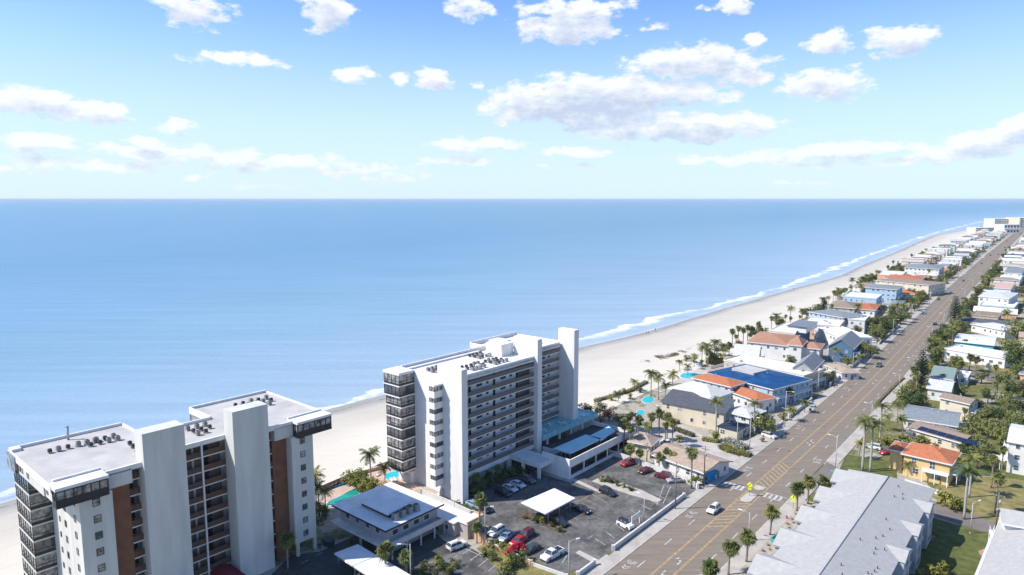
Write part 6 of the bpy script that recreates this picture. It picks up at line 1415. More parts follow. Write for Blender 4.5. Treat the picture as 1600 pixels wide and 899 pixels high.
# street and garden trees farther up the coast
rt2 = random.Random(5)
def blocked(p, r=1.5):
    s, t = RINV(p.x, p.y)
    if -3.4 < t < RW+3.6: return True
    return any(a-r < s < b+r and c-r < t < d+r for a, b, c, d in TAKEN)
cand = []
s = S_AT(1330,600)
while s < 2480:
    for side in (0, 1):
        k = 9 if s < 1400 else 7
        for _ in range(k):
            t = -rt2.uniform(4.5, 92) if side == 0 else RW+rt2.uniform(4.5, 82)
            if rt2.random() < .45: t = -rt2.uniform(4.5, 13) if side == 0 else RW+rt2.uniform(4.5, 10)
            if side == 0 and rt2.random() < .25: t = prop_t(s)+rt2.uniform(0, 6)
            p = RF(s+rt2.uniform(-6, 6), t); pq_ = pq(p.x, p.y)
            if pq_[1] > prop(pq_[0])+2 or blocked(p): continue
            x, y = PX((p.x, p.y, 4))
            if x > 1625: continue
            cand.append((s, p))
    s += 13 if s < 1400 else 17
rt2.shuffle(cand); cand.sort(key=lambda c: c[0] > 1700)
for s, p in cand[:640]:
    kd = rt2.choices(('tree','fan','sabal','coconut','bush','yellow','rust'), (4,2.4,2.2,2,1.2,1.4,.5))[0]
    PALMS = ('fan','sabal','coconut','royal','silver')
    if kd in PALMS and sum(k_ in PALMS for _, k_ in PLANTS) > 293: kd = rt2.choice(('yellow','bush','tree'))
    if kd in ('tree','yellow','rust') and sum(k_ in ('tree','yellow','rust') for _, k_ in PLANTS) > 292: continue
    plant(kd, h={'tree':rt2.uniform(3.6,6.2),'fan':rt2.uniform(6,10),'sabal':rt2.uniform(4,6),'coconut':rt2.uniform(5,9),'bush':rt2.uniform(1.3,2),'yellow':rt2.uniform(2,3.4),'rust':rt2.uniform(2.4,4)}[kd], at=(p.x, p.y))
# ------------------------------------------------------------------ plant labels: kind + nearest landmark + order along it
LM = [(re_, h.location.x, h.location.y) for re_, h in ()]
def centre(root):
    vs = hbox(root); return sum(v.x for v in vs)/len(vs), sum(v.y for v in vs)/len(vs)
SHORT = [('tan_roof_building','long tan-roofed building'),('tan_roof_cottage','tan pyramid-roofed cottage'),('cream_house','big cream house'),('white_cottage','white cottage'),('terracotta_house','taller orange-tiled wing'),('terracotta_annex','lower orange-tiled wing'),('tarpaulin_building','blue tarpaulin roof'),('grey_gable_house','pale steep gabled house'),('grey_gabled_villa','twin-gabled grey house'),('clay_roof_hall','long brown clay roof'),('modern_blue_house','modern terraced house'),('white_flat_house','white flat house'),('blue_gabled_house','slate blue gabled house'),('peach_house','peach stucco house'),('pale_blue_long_house','pale blue long roof'),('brown_roof_house','brown hip roof'),('red_roof_house','faded red roof'),('sky_blue_house','sky blue house'),('small_hip_house','small grey hip roof'),('long_beige_house','long beige building'),('white_villa','tall white villa'),('clay_tile_villa','yellow villa'),('solar_roof_house','solar panel roof'),('slate_roof_house','blue-grey long roof'),('cream_brown_roof_house','cream inland house'),('pale_grey_bungalow','pale grey bungalow'),('green_gable_house','green gable roof'),('long_white_motel','long low white roof'),('turquoise_house','turquoise house'),('grey_roof_rambler','rounded pale grey roof'),('white_two_storey','blue shaded carport'),('pink_roof_house','faded pink roof'),('mint_house','mint stilt house'),('far_right_cottage','right-edge cottage'),('red_strip_house','bright red roof')]
NAMED = {h.name: h for _, h in HOUSES}
LMK = [(ph, *centre(NAMED[n_])) for n_, ph in SHORT if n_ in NAMED]
for ph, x, y in (('near fin of the middle tower',735,787),('square carport roof',856,785),('flat-roofed motel',560,840),('white pickup',862,868),('pool terrace',560,755),('car park entrance',950,860),('far fin of the middle tower',920,640),('entrance canopy',830,735),('end of the left high-rise',480,850),('townhouse row',1300,800),('crosswalk',1230,775),('lower right lawn',1520,860),('side street corner',1300,745),('podium corner',975,700)):
    p = G(x, y); LMK.append((ph, p.x, p.y))
for i in range(0, 17):
    for side, t in (('beach side', -45), ('inland side', 55)):
        s = 1130+i*80; p = RF(min(s, RS[-1]-5), t); LMK.append((f'far road, {side}, block {i+1}', p.x, p.y))
def nearest(p): return min(LMK, key=lambda l: (l[1]-p.x)**2+(l[2]-p.y)**2)[0]
def auto_label(items, kw, cats, prep='by the'):
    gr = {}
    for o, kind in items: gr.setdefault((kind, nearest(o.location)), []).append(o)
    for (kind, lm), os_ in gr.items():
        os_.sort(key=lambda o: PX(o.location)[0]); nm, ct = kw[kind]
        if lm.startswith('far road'):
            _, sd2, bl = lm.split(', '); bn = int(bl.split()[1]); ph = f"up the {sd2}, {ordn(bn-1)} stretch toward the horizon"
        else: ph = f"{prep} {lm}"
        for i, o in enumerate(os_):
            pre = '' if len(os_) == 1 else (ordn(i)+' from left, ')
            o['label'] = f"{pre}{nm} {ph}"; o['category'] = ct; o['group'] = f"{nm}s"
auto_label(PLANTS, KW, None)
# ================================================================== VEHICLES
def paint(name, c, rough=.3): return mat('car_paint_'+name, c, rough=rough, var=.04, scale=1.5, spec=.6, coat=.7)
PAINT = {'white':paint('white', (.68,.68,.67)), 'silver':paint('silver', (.36,.37,.38)), 'black':paint('black', (.012,.012,.014)), 'grey':paint('grey', (.10,.105,.11)), 'red':paint('red', (.38,.015,.02)), 'maroon':paint('maroon', (.13,.01,.025)), 'blue':paint('blue', (.03,.09,.22)), 'green':paint('green', (.02,.06,.05)), 'paleblue':paint('pale_blue', (.25,.36,.45)), 'teal':paint('teal', (.01,.36,.36))}
M_tyre = mat('tyre_rubber', (.02,.02,.02), .9, .2, 3); M_rim = mat('alloy_rim', (.35,.35,.36), .3, .1, 3, metal=.8); M_cgl = glass('car_glass', (.012,.015,.018), .05)
M_lamp = mat('headlamp_lens', (.7,.7,.68), .15, .05, 3, spec=.8); M_tail = mat('tail_lamp_lens', (.35,.01,.01), .25, .1, 3); M_plas = mat('black_plastic', (.025,.025,.026), .7, .2, 3)
def loft(secs, mi=0):
    b = MB(); n = len(secs[0])
    for s in secs: b.v += [tuple(p) for p in s]
    for i in range(len(secs)-1):
        for j in range(n): b.f.append((i*n+j, i*n+(j+1)%n, (i+1)*n+(j+1)%n, (i+1)*n+j)); b.m.append(mi); b.sm.append(False)
    b.f.append(tuple(reversed(range(n)))); b.f.append(tuple((len(secs)-1)*n+j for j in range(n))); b.m += [mi, mi]; b.sm += [False, False]; return b
CARP = {  # length, width, belt profile [(x, z)], cabin [(x0 base),(x1 top),(x2 top),(x3 base)], roof z, wheel r
 'sedan': (4.7,1.84,[(-2.35,.62),(-2.2,.92),(-1.2,.98),(1.0,.96),(2.1,.78),(2.35,.55)],(-1.75,-1.0,.35,1.15),1.44,.33),
 'suv': (4.7,1.94,[(-2.35,.75),(-2.25,1.08),(-1.2,1.1),(1.1,1.08),(2.15,.98),(2.35,.65)],(-2.2,-1.85,.35,1.1),1.76,.37),
 'pickup': (5.8,2.02,[(-2.9,.8),(-2.85,1.15),(-.75,1.15),(1.3,1.18),(2.6,1.1),(2.9,.75)],(-.7,-.45,.75,1.45),1.88,.41),
 'jeep': (4.2,1.86,[(-2.0,.85),(-1.98,1.15),(0,1.15),(.9,1.15),(1.95,1.08),(2.1,.75)],(-1.9,-1.8,.35,.8),1.84,.42),
}
def make_car(kind, col, roofcol=None):
    L, W, prof, cab, zr, wr = CARP[kind]; hw = W/2; root = empty({'sedan':'car','suv':'suv_car','pickup':'pickup_truck','jeep':'open_top_car'}[kind]); pm = PAINT[col]
    secs = []
    for i, (x, z) in enumerate(prof):
        e = .88 if i in (0, len(prof)-1) else 1
        secs.append([(x,-hw*e,.30),(x,hw*e,.30),(x,hw*e,(z+.3)*.55),(x,hw*e*.97,z-.06),(x,hw*e*.86,z),(x,-hw*e*.86,z),(x,-hw*e*.97,z-.06),(x,-hw*e,(z+.3)*.55)])
    loft(secs).build('body', pm, root)
    x0, x1, x2, x3 = cab; zb = prof[2][1]-.04
    wt, wb = hw*.72, hw*.86
    c = MB(); c.v = [(x0,-wb,zb),(x3,-wb,zb),(x3,wb,zb),(x0,wb,zb),(x1,-wt,zr-.05),(x2,-wt,zr-.05),(x2,wt,zr-.05),(x1,wt,zr-.05)]
    for q in ((0,3,2,1),(4,5,6,7),(0,1,5,4),(1,2,6,5),(2,3,7,6),(3,0,4,7)): c.f.append(q); c.m.append(0); c.sm.append(False)
    cb = c.build('cabin_glass', M_cgl, root)
    r = MB(); r.v = [(x1-.04,-wt-.02,zr-.06),(x2+.04,-wt-.02,zr-.06),(x2+.04,wt+.02,zr-.06),(x1-.04,wt+.02,zr-.06),(x1+.08,-wt+.1,zr),(x2-.08,-wt+.1,zr),(x2-.08,wt-.1,zr),(x1+.08,wt-.1,zr)]
    for q in ((0,3,2,1),(4,5,6,7),(0,1,5,4),(1,2,6,5),(2,3,7,6),(3,0,4,7)): r.f.append(q); r.m.append(0); r.sm.append(False)
    r.build('roof_panel', PAINT[roofcol] if roofcol else pm, cb)
    for s in (-1, 1):
        p = MB()
        for f in ((0.0, 0.0), (.48, .5), (1, 1)):
            xb, xt = x0+(x3-x0)*f[0], x1+(x2-x1)*f[1]; p.tube([(xb, s*(wb+.01), zb), (xt, s*(wt+.01), zr-.05)], .035, 4)
        p.build('window_pillar', pm, cb)
        m_ = MB(); m_.box(x3-.35, x3-.15, s*(hw+.02)-.09, s*(hw+.02)+.09, zb, zb+.14); m_.build('mirror', pm, root)
        for x in (-L*.3, L*.31):
            t = MB(); t.tube([(x, s*(hw-.22), wr), (x, s*(hw+.01), wr)], wr, 16); w_ = t.build('wheel', M_tyre, root)
            MB().tube([(x, s*(hw+.005), wr), (x, s*(hw+.03), wr)], wr*.6, 12).build('rim', M_rim, w_)
        MB().box(L/2-.22, L/2-.02, s*hw*.62-.18, s*hw*.62+.18, .58, .74).build('headlight', M_lamp, root)
        MB().box(-L/2-.02, -L/2+.1, s*hw*.66-.14, s*hw*.66+.14, .7, .88).build('tail_light', M_tail, root)
    b = MB(); b.box(L/2-.12, L/2+.05, -hw*.8, hw*.8, .32, .52); b.build('front_bumper', M_plas, root); MB().box(-L/2-.05, -L/2+.1, -hw*.8, hw*.8, .32, .52).build('rear_bumper', M_plas, root)
    if kind == 'pickup':
        MB().box(-2.75, -.85, -hw*.78, hw*.78, 1.12, 1.158).build('load_bed', M_plas, root); b = MB()
        for s in (-1,1): b.box(-2.85, -.8, s*hw*.88-.05, s*hw*.88+.05, 1.13, 1.24)
        b.box(-2.88, -2.8, -hw*.83, hw*.83, 1.13, 1.24); b.build('bed_rim', pm, root)
    if kind == 'jeep': MB().tube([(-2.02,0,1.0),(-2.2,0,1.0)], .36, 14).build('spare_wheel', M_tyre, root)
    if kind == 'suv':
        for s in (-1,1): MB().box(x1+.1, x2-.1, s*wt*.8-.03, s*wt*.8+.03, zr, zr+.06).build('roof_rail', M_plas, root)
    root['spare'] = 1; return snapshot(root)
CACHE = {}
def car(kind, col, nose, tail, label, cat='car', group=None, rc=None, z=.01, fix=None):
    k = (kind, col, rc)
    if k not in CACHE: CACHE[k] = make_car(*k)
    a, b_ = G(*nose, .7), G(*tail, .7); c = (a+b_)/2; d = a-b_; o = copy_snap(CACHE[k])
    if 'spare' in o: del o['spare']
    o.location = (c.x, c.y, z); o.rotation_euler = (0, 0, math.atan2(d.y, d.x)); return tag(o, label, cat, group)
GP = 'cars parked in the tower car park'
car('pickup','white',(846,875),(879,857),'white crew-cab pickup near the low kerb wall, closest in the car park','pickup truck',GP)
car('sedan','green',(818,863),(842,850),'dark green car left of the white pickup','car',GP)
car('sedan','red',(800,850),(820,838),'red car half hidden by the bougainvillea','car',GP)
car('suv','maroon',(811,842),(832,829),'dark red SUV behind the red car','car',GP)
car('sedan','paleblue',(783,843),(799,832),'pale blue car between the white SUV and the red car','car',GP)
car('suv','white',(763,837),(788,823),'white SUV with a sunroof by the small palms','car',GP)
car('suv','white',(727,846),(700,857),'white SUV in the shade beside the motel annex','car',GP)
car('suv','black',(762,797),(752,790),'dark SUV behind the tall fan palm','car',GP)
car('sedan','paleblue',(746,790),(735,785),'pale car right at the foot of the near fin','car',GP)
car('sedan','white',(809,767),(786,757),'front white car of the pair shaded by the middle tower','car',GP)
car('sedan','white',(821,761),(798,751),'rear white car of the pair shaded by the middle tower','car',GP)
car('suv','black',(797,774),(776,765),'black SUV shaded left of the pair of white cars','car',GP)
car('suv','grey',(836,754),(814,745),'dark grey SUV in the shade beside the entrance canopy','car',GP)
car('sedan','black',(921,800),(896,791),'black car with pale roof rails just right of the square carport','car',GP)
car('suv','black',(886,820),(860,809),'black SUV under the near edge of the square carport','car',GP)
car('suv','black',(963,774),(937,763),'black SUV alone by the yellow bay lines','car',GP)
car('jeep','white',(991,826),(964,813),'white off-road car with black roof beside the notice board','car',GP, rc='black')
car('suv','red',(969,727),(992,719),'red SUV by the white wall, half in shade','car',GP)
car('sedan','maroon',(998,738),(1019,731),'maroon car second from the podium along the white wall','car',GP)
car('suv','maroon',(1026,741),(1046,745),'maroon SUV nearest the exit along the white wall','car',GP)
car('sedan','silver',(1046,750),(1064,749),'silver car parked tight behind the maroon SUV','car',GP)
car('sedan','grey',(952,697),(935,690),'grey car under the podium carport','car',GP)
car('pickup','white',(1034,690),(1052,697),'white pickup between the cottage and the cream house','pickup truck','cars at the houses')
car('suv','white',(1213,684),(1191,677),'white SUV in the drive of the white cottage','car','cars at the houses')
car('sedan','silver',(1272,636),(1262,627),'silver car parked before the blue tarpaulin building','car','cars at the houses')
car('suv','white',(1352,695),(1376,700),'white SUV in the drive of the yellow villa','car','cars at the houses')
car('sedan','red',(1375,707),(1397,705),'red car nearest the yellow villa','car','cars at the houses')
car('suv','grey',(1306,602),(1295,595),'grey SUV in front of the tan-roofed road garage','car','cars at the houses')
for i, (x, y, c_, k_) in enumerate(((1322,577,'white','sedan'),(1352,563,'grey','suv'),(1363,553,'white','pickup'),(1374,545,'paleblue','suv'),(1387,536,'white','sedan'),(1399,525,'blue','suv'),(1411,514,'silver','sedan'),(1428,500,'grey','suv'))):
    s, t = RINV(*G(x, y).xy); p0, p1 = RF(s, -6.0), RF(s, -10.5); a, b_ = PX(p0), PX(p1)
    car(k_, c_, a, b_, f'{ordn(i)} car from the blue gabled house parked facing the road, {"pale blue" if c_=="paleblue" else c_} {k_ if k_!="suv" else "SUV"}', 'car', 'cars parked off the coast road')
for i, (x, y, c_) in enumerate(((1478,506,'white'),(1480,497,'grey'),(1480,491,'black'),(1492,491,'white'),(1496,486,'silver'))):
    p = G(x, y); s, t = RINV(p.x, p.y); p0, p1 = RF(s, RW+5), RF(s, RW+9.5)
    car('suv' if i%2 else 'sedan', c_, PX(p0), PX(p1), f'{ordn(i)} car from the near end beside the tall far pine, {c_}', 'car', 'cars parked beside the far pine')
ROADC = (('white','suv',1110,798,2),('green','suv',1374,573,2),('white','suv',1459,492,1),('black','suv',1463,508,4),('green','suv',1480,470,1),('grey','sedan',1501,467,5),('white','sedan',1492,459,2),('black','sedan',1512,440,2),('white','sedan',1520,430,1),('grey','suv',1540,413,2),('silver','sedan',1534,419,1),('black','suv',1553,400,2),('grey','sedan',1558,398,4),('white','suv',1549,404,1),('black','sedan',1576,388,4),('grey','suv',1581,387,5),('black','sedan',1585,378,2),('white','sedan',1569,391,1))
for i, (c_, k_, x, y, lane) in enumerate(ROADC):
    s, _ = RINV(*G(x, y).xy); t = {1:1.9,2:5.4,4:12.6,5:15.6}[lane]
    d = -1 if lane < 3 else 1; p0, p1 = RF(s+d*2.2, t), RF(s-d*2.2, t)
    k = (k_, c_, None)
    if k not in CACHE: CACHE[k] = make_car(*k)
    o = copy_snap(CACHE[k]); o.pop('spare', None) if hasattr(o, 'pop') else None
    if 'spare' in o: del o['spare']
    dd = p0-p1; o.location = RF(s, t, .035); o.rotation_euler = (0, 0, math.atan2(dd.y, dd.x))
    tag(o, ('white SUV driving alone by the crosswalk' if i == 0 else f'{ordn(i)} vehicle up the road counting from the crosswalk, {c_} {"SUV" if k_=="suv" else "car"}'), 'car', 'cars driving on the coast road')
# panel van by the podium and the turquoise work truck
def van(nose, tail):
    root = empty('delivery_van', label='white high-roofed van parked between the canopy and the podium wall', cat='van'); b = loft([[(x,-.95*e,.35),(x,.95*e,.35),(x,.95*e,z*.6),(x,.86*e,z),(x,-.86*e,z),(x,-.95*e,z*.6)] for x, z, e in ((-2.8,2.5,.98),(-2.75,2.6,1),(1.3,2.6,1),(2.0,1.7,1),(2.75,1.25,.95),(2.85,.9,.9))]); b.build('body', PAINT['white'], root)
    MB().quad((1.42,-.8,2.47),(1.42,.8,2.47)[::1],(1.98,.84,1.76),(1.98,-.84,1.76)).build('windscreen', M_cgl, root)
    for s in (-1,1):
        MB().box(1.0, 1.5, s*.93-.03, s*.93+.03, 1.5, 2.1).build('side_window', M_cgl, root)
        for x in (-1.8, 1.8):
            w_ = MB().tube([(x, s*.75, .36), (x, s*.97, .36)], .36, 16).build('wheel', M_tyre, root); MB().tube([(x, s*.97, .36), (x, s*.99, .36)], .2, 10).build('rim', M_rim, w_)
        MB().box(2.75, 2.87, s*.7-.13, s*.7+.13, .9, 1.1).build('headlight', M_lamp, root)
    a, b_ = G(*nose, .8), G(*tail, .8); c = (a+b_)/2; d = a-b_; root.location = (c.x, c.y, .01); root.rotation_euler = (0, 0, math.atan2(d.y, d.x))
van((883,731),(863,722))
def work_truck(nose, tail):
    root = empty('work_truck', label='white-cabbed truck with open turquoise dump body parked beside the pavement', cat='truck')
    loft([[(x,-1.0*e,.45),(x,1.0*e,.45),(x,1.0*e,z*.7),(x,.86*e,z),(x,-.86*e,z),(x,-1.0*e,z*.7)] for x, z, e in ((.9,2.2,1),(1.9,2.2,1),(2.3,1.5,1),(3.3,1.35,.97),(3.45,.9,.9))]).build('cab', PAINT['white'], root)
    MB().quad((1.95,-.78,2.12),(1.95,.78,2.12),(2.3,.85,1.55),(2.3,-.85,1.55)).build('windscreen', M_cgl, root); MB().box(.86, .9, -.7, .7, 1.4, 2.0).build('rear_window', M_cgl, root)
    for s in (-1,1): MB().box(1.0, 1.8, s*.95-.04, s*.95+.04, 1.45, 2.0).build('side_window', M_cgl, root)
    MB().box(-3.4, .7, -.5, .5, .55, .85).build('chassis', M_plas, root)
    for nm, q in (('side_board',(-3.4,.75,-1.15,-1.05)),('side_board',(-3.4,.75,1.05,1.15)),('tailboard',(-3.45,-3.4,-1.15,1.15)),('headboard',(.75,.82,-1.15,1.15))): MB().box(*q, .85, 1.75).build(nm, PAINT['teal'], root)
    MB().box(-3.4, .75, -1.05, 1.05, .85, .95).build('load_floor', M_deck, root)
    b = MB(); b.box(-2.6, -.6, -.7, .2, .95, 1.35); b.build('load', M_wtan, root)
    for s in (-1,1):
        for x in (-2.2, 2.5):
            w_ = MB().tube([(x, s*.75, .45), (x, s*1.0, .45)], .45, 16).build('wheel', M_tyre, root); MB().tube([(x, s*1.0, .45), (x, s*1.03, .45)], .25, 10).build('rim', M_rim, w_)
    a, b_ = G(*nose, .8), G(*tail, .8); c = (a+b_)/2; d = a-b_; root.location = (c.x, c.y, .14); root.rotation_euler = (0, 0, math.atan2(d.y, d.x))
work_truck((1238,829),(1206,856))
rc_ = random.Random(12)
for i, (sd_, td_) in enumerate(sorted(DRV)):
    if rc_.random() < .2: continue
    t_ = (td_-3)/2-1.5 if td_ < 0 else (td_+RW+3.4)/2
    c_ = rc_.choice(('white','silver','black','grey','blue','red','white','grey')); k_ = rc_.choice(('sedan','suv','suv','pickup')); k = (k_, c_, None)
    if k not in CACHE: CACHE[k] = make_car(*k)
    o = copy_snap(CACHE[k]); del o['spare']; p0, p1 = RF(sd_, t_), RF(sd_, t_+1); dd = (p1-p0)*rc_.choice((-1,1))
    o.location = (p0.x, p0.y, .03); o.rotation_euler = (0, 0, math.atan2(dd.y, dd.x))
    tag(o, f'{ordn(i)} driveway car up the far road, {c_} {"SUV" if k_=="suv" else k_}, {"beach" if td_ < 0 else "inland"} side', 'car', 'cars in the driveways of the far road')
# ================================================================== POLES, SIGNS
M_poleg = mat('grey_lamp_pole', (.42,.42,.41), .5, .1, 3); M_wood = mat('weathered_wood_pole', (.20,.165,.13), .9, .25, 3); M_cpole = mat('concrete_pole', (.46,.44,.40), .85, .12, 3)
def hgt(bx, by, ty):
    p = G(bx, by); v = 449.5-ty; return CAM_H+p.y*((-FPX*SP+v*CP)/(FPX*CP+v*SP))
def lamp(bx, by, ty, label, arm=1.8, dirn=None, m=None, heads=1):
    h = max(4, hgt(bx, by, ty)); p = G(bx, by); root = empty('street_lamp', p, 0, label, 'street lamp', 'street lamps'); m = m or M_poleg
    s, t = RINV(p.x, p.y); q = RF(s, 8.5) if dirn is None else Vector((p.x+dirn[0], p.y+dirn[1], 0)); d = (q-p); d.z = 0; d.normalize()
    MB().tube([(0,0,0),(0,0,h)], [.13,.08], 8).build('pole', m, root); MB().cyl(0,0,0,.25,.22,8).build('base', m, root)
    MB().tube([(0,0,h-.3),tuple(d*arm*.5+Vector((0,0,h))),tuple(d*arm+Vector((0,0,h+.05)))], .05, 6).build('arm', m, root)
    b = MB(); e = d*(arm+.35); n = Vector((-d.y, d.x, 0)); z = h+.05
    for z0, z1 in ((z-.08, z+.07),): b.prism([tuple((e-d*.4-n*.17)[:2]), tuple((e+d*.4-n*.14)[:2]), tuple((e+d*.4+n*.14)[:2]), tuple((e-d*.4+n*.17)[:2])], z0, z1)
    b.build('lamp_head', M_fr_w, root); return root
for a in ((888.5,906,845,'lamp post beside the white pickup at the bottom edge',1.6,(1,.4)),(1006,818,772,'thin lamp post behind the notice board',1.2,(-1,.5)),(642,914,850,'lamp post in front of the motel palms at the bottom edge',1.8,(-1,-.1)),(710,812,784,'thin post by the side path wall',.8,(1,0)),(758,846,792,'lamp post beside the tall fan palm of the car park',1.2,(1,0))):
    lamp(a[0], a[1], a[2], a[3], a[4], a[5])
lamp(1169.5,846,801,'street lamp among the pavement palms near the crosswalk'); lamp(1305,737,682,'street lamp carrying the green street name plate'); lamp(1361,664,631,'street lamp just before the tall royal palms inland side')
lamp(1404.6,606,585,'inland street lamp beside the tiered pine'); lamp(1426.5,580,560,'inland street lamp one beyond the tiered pine'); lamp(1516,834,786,'concrete street lamp at the edge of the shaded lower right lawn', 2.2, (1,.5), M_cpole)
lamp(1364,556,528,'sea-side street lamp beyond the blue gabled house'); lamp(1332,580,551,'sea-side street lamp in front of the blue gabled house'); lamp(1277.5,621,580,'sea-side street lamp at the end of the blue tarpaulin building'); lamp(1226,668,611,'sea-side street lamp opposite the orange-tiled annex'); lamp(1171,706,651,'pale post right of the broad green hedge', m=M_cpole); lamp(1151,701,647,'pale post rising from the silvery scrub hedge', m=M_cpole)
k = 0
for x, y in ((1455,541),(1478,517),(1500,495),(1519,474),(1534,458),(1546,444)):
    p = G(x, y); s, t = RINV(p.x, p.y); p = RF(s, RW+1.2); X, Y = PX(p); lamp(X, Y, PX((p.x,p.y,10))[1], f'{ordn(k)} inland lamp beyond the side street corner pair'); k += 1
k = 0
for x, y in ((1395,527),(1425,500),(1450,474),(1472,454),(1493,434)):
    p = G(x, y); s, t = RINV(p.x, p.y); p = RF(s, -1.2); X, Y = PX(p); lamp(X, Y, PX((p.x,p.y,10))[1], f'{ordn(k)} sea-side lamp past the shaded roadside wall'); k += 1
def upole(bx, by, ty, label):
    h = max(6, hgt(bx, by, ty)); p = G(bx, by); root = empty('utility_pole', p, -R(40), label, 'utility pole', 'utility poles')
    MB().tube([(0,0,0),(0,0,h)], [.17,.11], 8).build('pole', M_wood, root); MB().box(-1.1, 1.1, -.06, .06, h-.9, h-.75).build('crossarm', M_wood, root)
    for x in (-1,-.4,.4,1): MB().cyl(x, 0, h-.75, h-.55, .05, 6).build('insulator', M_fr_w, root)
    MB().cyl(.3, 0, h-2.6, h-1.7, .2, 10).build('transformer', M_poleg, root); return root
upole(1055,796,722,'wooden utility pole at the end of the car park wall'); upole(1099.6,762,697,'wooden utility pole at the corner of the tan-roofed building'); upole(1010.4,729,692,'wooden utility pole behind the maroon car'); upole(1555,836,770,'thin utility pole at the far edge of the side street, lower right'); upole(1304,606,573,'utility pole beside the tan-roofed road garage')
M_sigy = mat('fluorescent_yellow_sign', (.75,.80,.02), .5, .04, 3); M_sigk = mat('black_sign_ink', (.01,.01,.01), .6, .1, 3); M_sigg = mat('green_sign', (.0,.30,.20), .5, .05, 3); M_sigr = mat('red_sign', (.5,.02,.02), .5, .05, 3)
def ped_sign(bx, by, label):
    p = G(bx, by); root = empty('crossing_sign', (p.x, p.y, .1), -R(0), label, 'sign', 'crosswalk warning signs')
    d = math.atan2(-p.y, -p.x); root.rotation_euler = (0, 0, -R(39.6))
    MB().cyl(0,0,0,3.9,.05,8).build('post', M_metal, root)
    b = MB(); c, r = 3.0, .72; b.quad((0,-.06,c-r),(r,-.06,c),(0,-.06,c+r),(-r,-.06,c)); b.quad((0,-.03,c-r),(-r,-.03,c),(0,-.03,c+r),(r,-.03,c))
    for q in (((0,c-r),(r,c)),((r,c),(0,c+r)),((0,c+r),(-r,c)),((-r,c),(0,c-r))): b.quad((q[0][0],-.06,q[0][1]),(q[0][0],-.03,q[0][1]),(q[1][0],-.03,q[1][1]),(q[1][0],-.06,q[1][1]))
    pl = b.build('sign_plate', M_sigy, root)
    # the walking figure
    def seg(a, b2, w_): 
        v = Vector((b2[0]-a[0], b2[1]-a[1])); n = Vector((-v.y, v.x)).normalized()*w_/2; k = MB.quad(g_, (a[0]-n.x,-.066,a[1]-n.y), (b2[0]-n.x,-.066,b2[1]-n.y), (b2[0]+n.x,-.066,b2[1]+n.y), (a[0]+n.x,-.066,a[1]+n.y))
    g_ = MB(); seg((0,c-.05),(.03,c+.22),.17); seg((0,c-.05),(-.2,c-.4),.09); seg((0,c-.05),(.17,c-.4),.09); seg((.02,c+.2),(-.2,c),.07); seg((.02,c+.2),(.22,c+.02),.07)
    for i in range(8):
        a0, a1 = i*pi/4, (i+1)*pi/4; g_.quad((.04,-.066,c+.34),(.04+.09*cos(a0),-.066,c+.34+.09*sin(a0)),(.04+.09*cos(a1),-.066,c+.34+.09*sin(a1)))
    g_.build('walker_symbol', M_sigk, pl)
    b = MB(); b.box(-.42, .42, -.06, -.03, 1.75, 2.15); a2 = b.build('arrow_plate', M_sigy, root)
    g_ = MB(); seg((.25,2.05),(-.15,1.88),.06); seg((-.15,1.88),(.02,1.84),.05); seg((-.15,1.88),(-.05,2.02),.05); g_.build('arrow_symbol', M_sigk, a2)
ped_sign(1171,776,'yellow-green crossing sign on the median island'); ped_sign(1239,796,'yellow-green crossing sign on the inland pavement beside the palms')
# second face of the pair turned to the other traffic
SN = empty('street_name_sign', tuple(G(1305,737,4.6)), -R(40), 'green street name plate on the lamp post at the side street', 'sign')
MB().box(-1.3, 0, -.03, .03, -.25, .3).build('plate', M_sigg, SN); b = MB()
for i, w_ in enumerate((.08,.05,.09,.06,.08,.05,.07)): b.box(-1.15+i*.15, -1.15+i*.15+w_, -.04, -.032, -.08, .12)
b.build('lettering', M_fr_w, SN)
ST = empty('stop_sign', tuple(G(1308,743)), R(50), 'stop sign seen from behind at the side street corner', 'sign')
MB().cyl(0,0,0,2.5,.04,8).build('post', M_metal, ST)
MB().prism([(0,0)]*0 or [(cos(pi/8+i*pi/4)*.38, sin(pi/8+i*pi/4)*.38) for i in range(8)], -.01, .01).build('plate', M_metal, ST)
kids(ST)[-1].rotation_euler = (pi/2, 0, 0); kids(ST)[-1].location = (0, -.06, 2.5)
def hydrant(px, py, label, m):
    root = empty('fire_hydrant', (*G(px, py).xy, .13), 0, label, 'hydrant'); MB().cyl(0,0,0,.65,.14,10).build('barrel', m, root); MB().cyl(0,0,.65,.8,.17,10,.05).build('bonnet', m, root)
    for s in (-1,1): MB().tube([(0,0,.45),(s*.24,0,.45)], .07, 8).build('outlet', m, root)
hydrant(1229,811,'red fire hydrant beside the pavement near the crosswalk', M_sigr)
def bin_(px, py, label, m):
    root = empty('wheelie_bin', G(px, py), rt.uniform(0,3), label, 'bin', 'wheelie bins'); b = MB(); b.v = [(-.25,-.3,.05),(.25,-.3,.05),(.25,.3,.05),(-.25,.3,.05),(-.3,-.36,1.0),(.3,-.36,1.0),(.3,.36,1.0),(-.3,.36,1.0)]
    for q in ((0,3,2,1),(0,1,5,4),(1,2,6,5),(2,3,7,6),(3,0,4,7),(4,5,6,7)): b.f.append(q); b.m.append(0); b.sm.append(False)
    b.build('bin_body', m, root); MB().box(-.33, .33, -.4, .38, 1.0, 1.07).build('lid', M_plas, root)
bin_(1314,592,'dark bin at the kerb before the road garage', M_plas); bin_(1318,589,'blue bin at the kerb before the road garage', PAINT['blue']); bin_(1266,643,'green bin behind the roadside wall of the tarpaulin building', PAINT['green']); bin_(500,858,'blue-grey bin beside the dark green dumpster', PAINT['grey'])
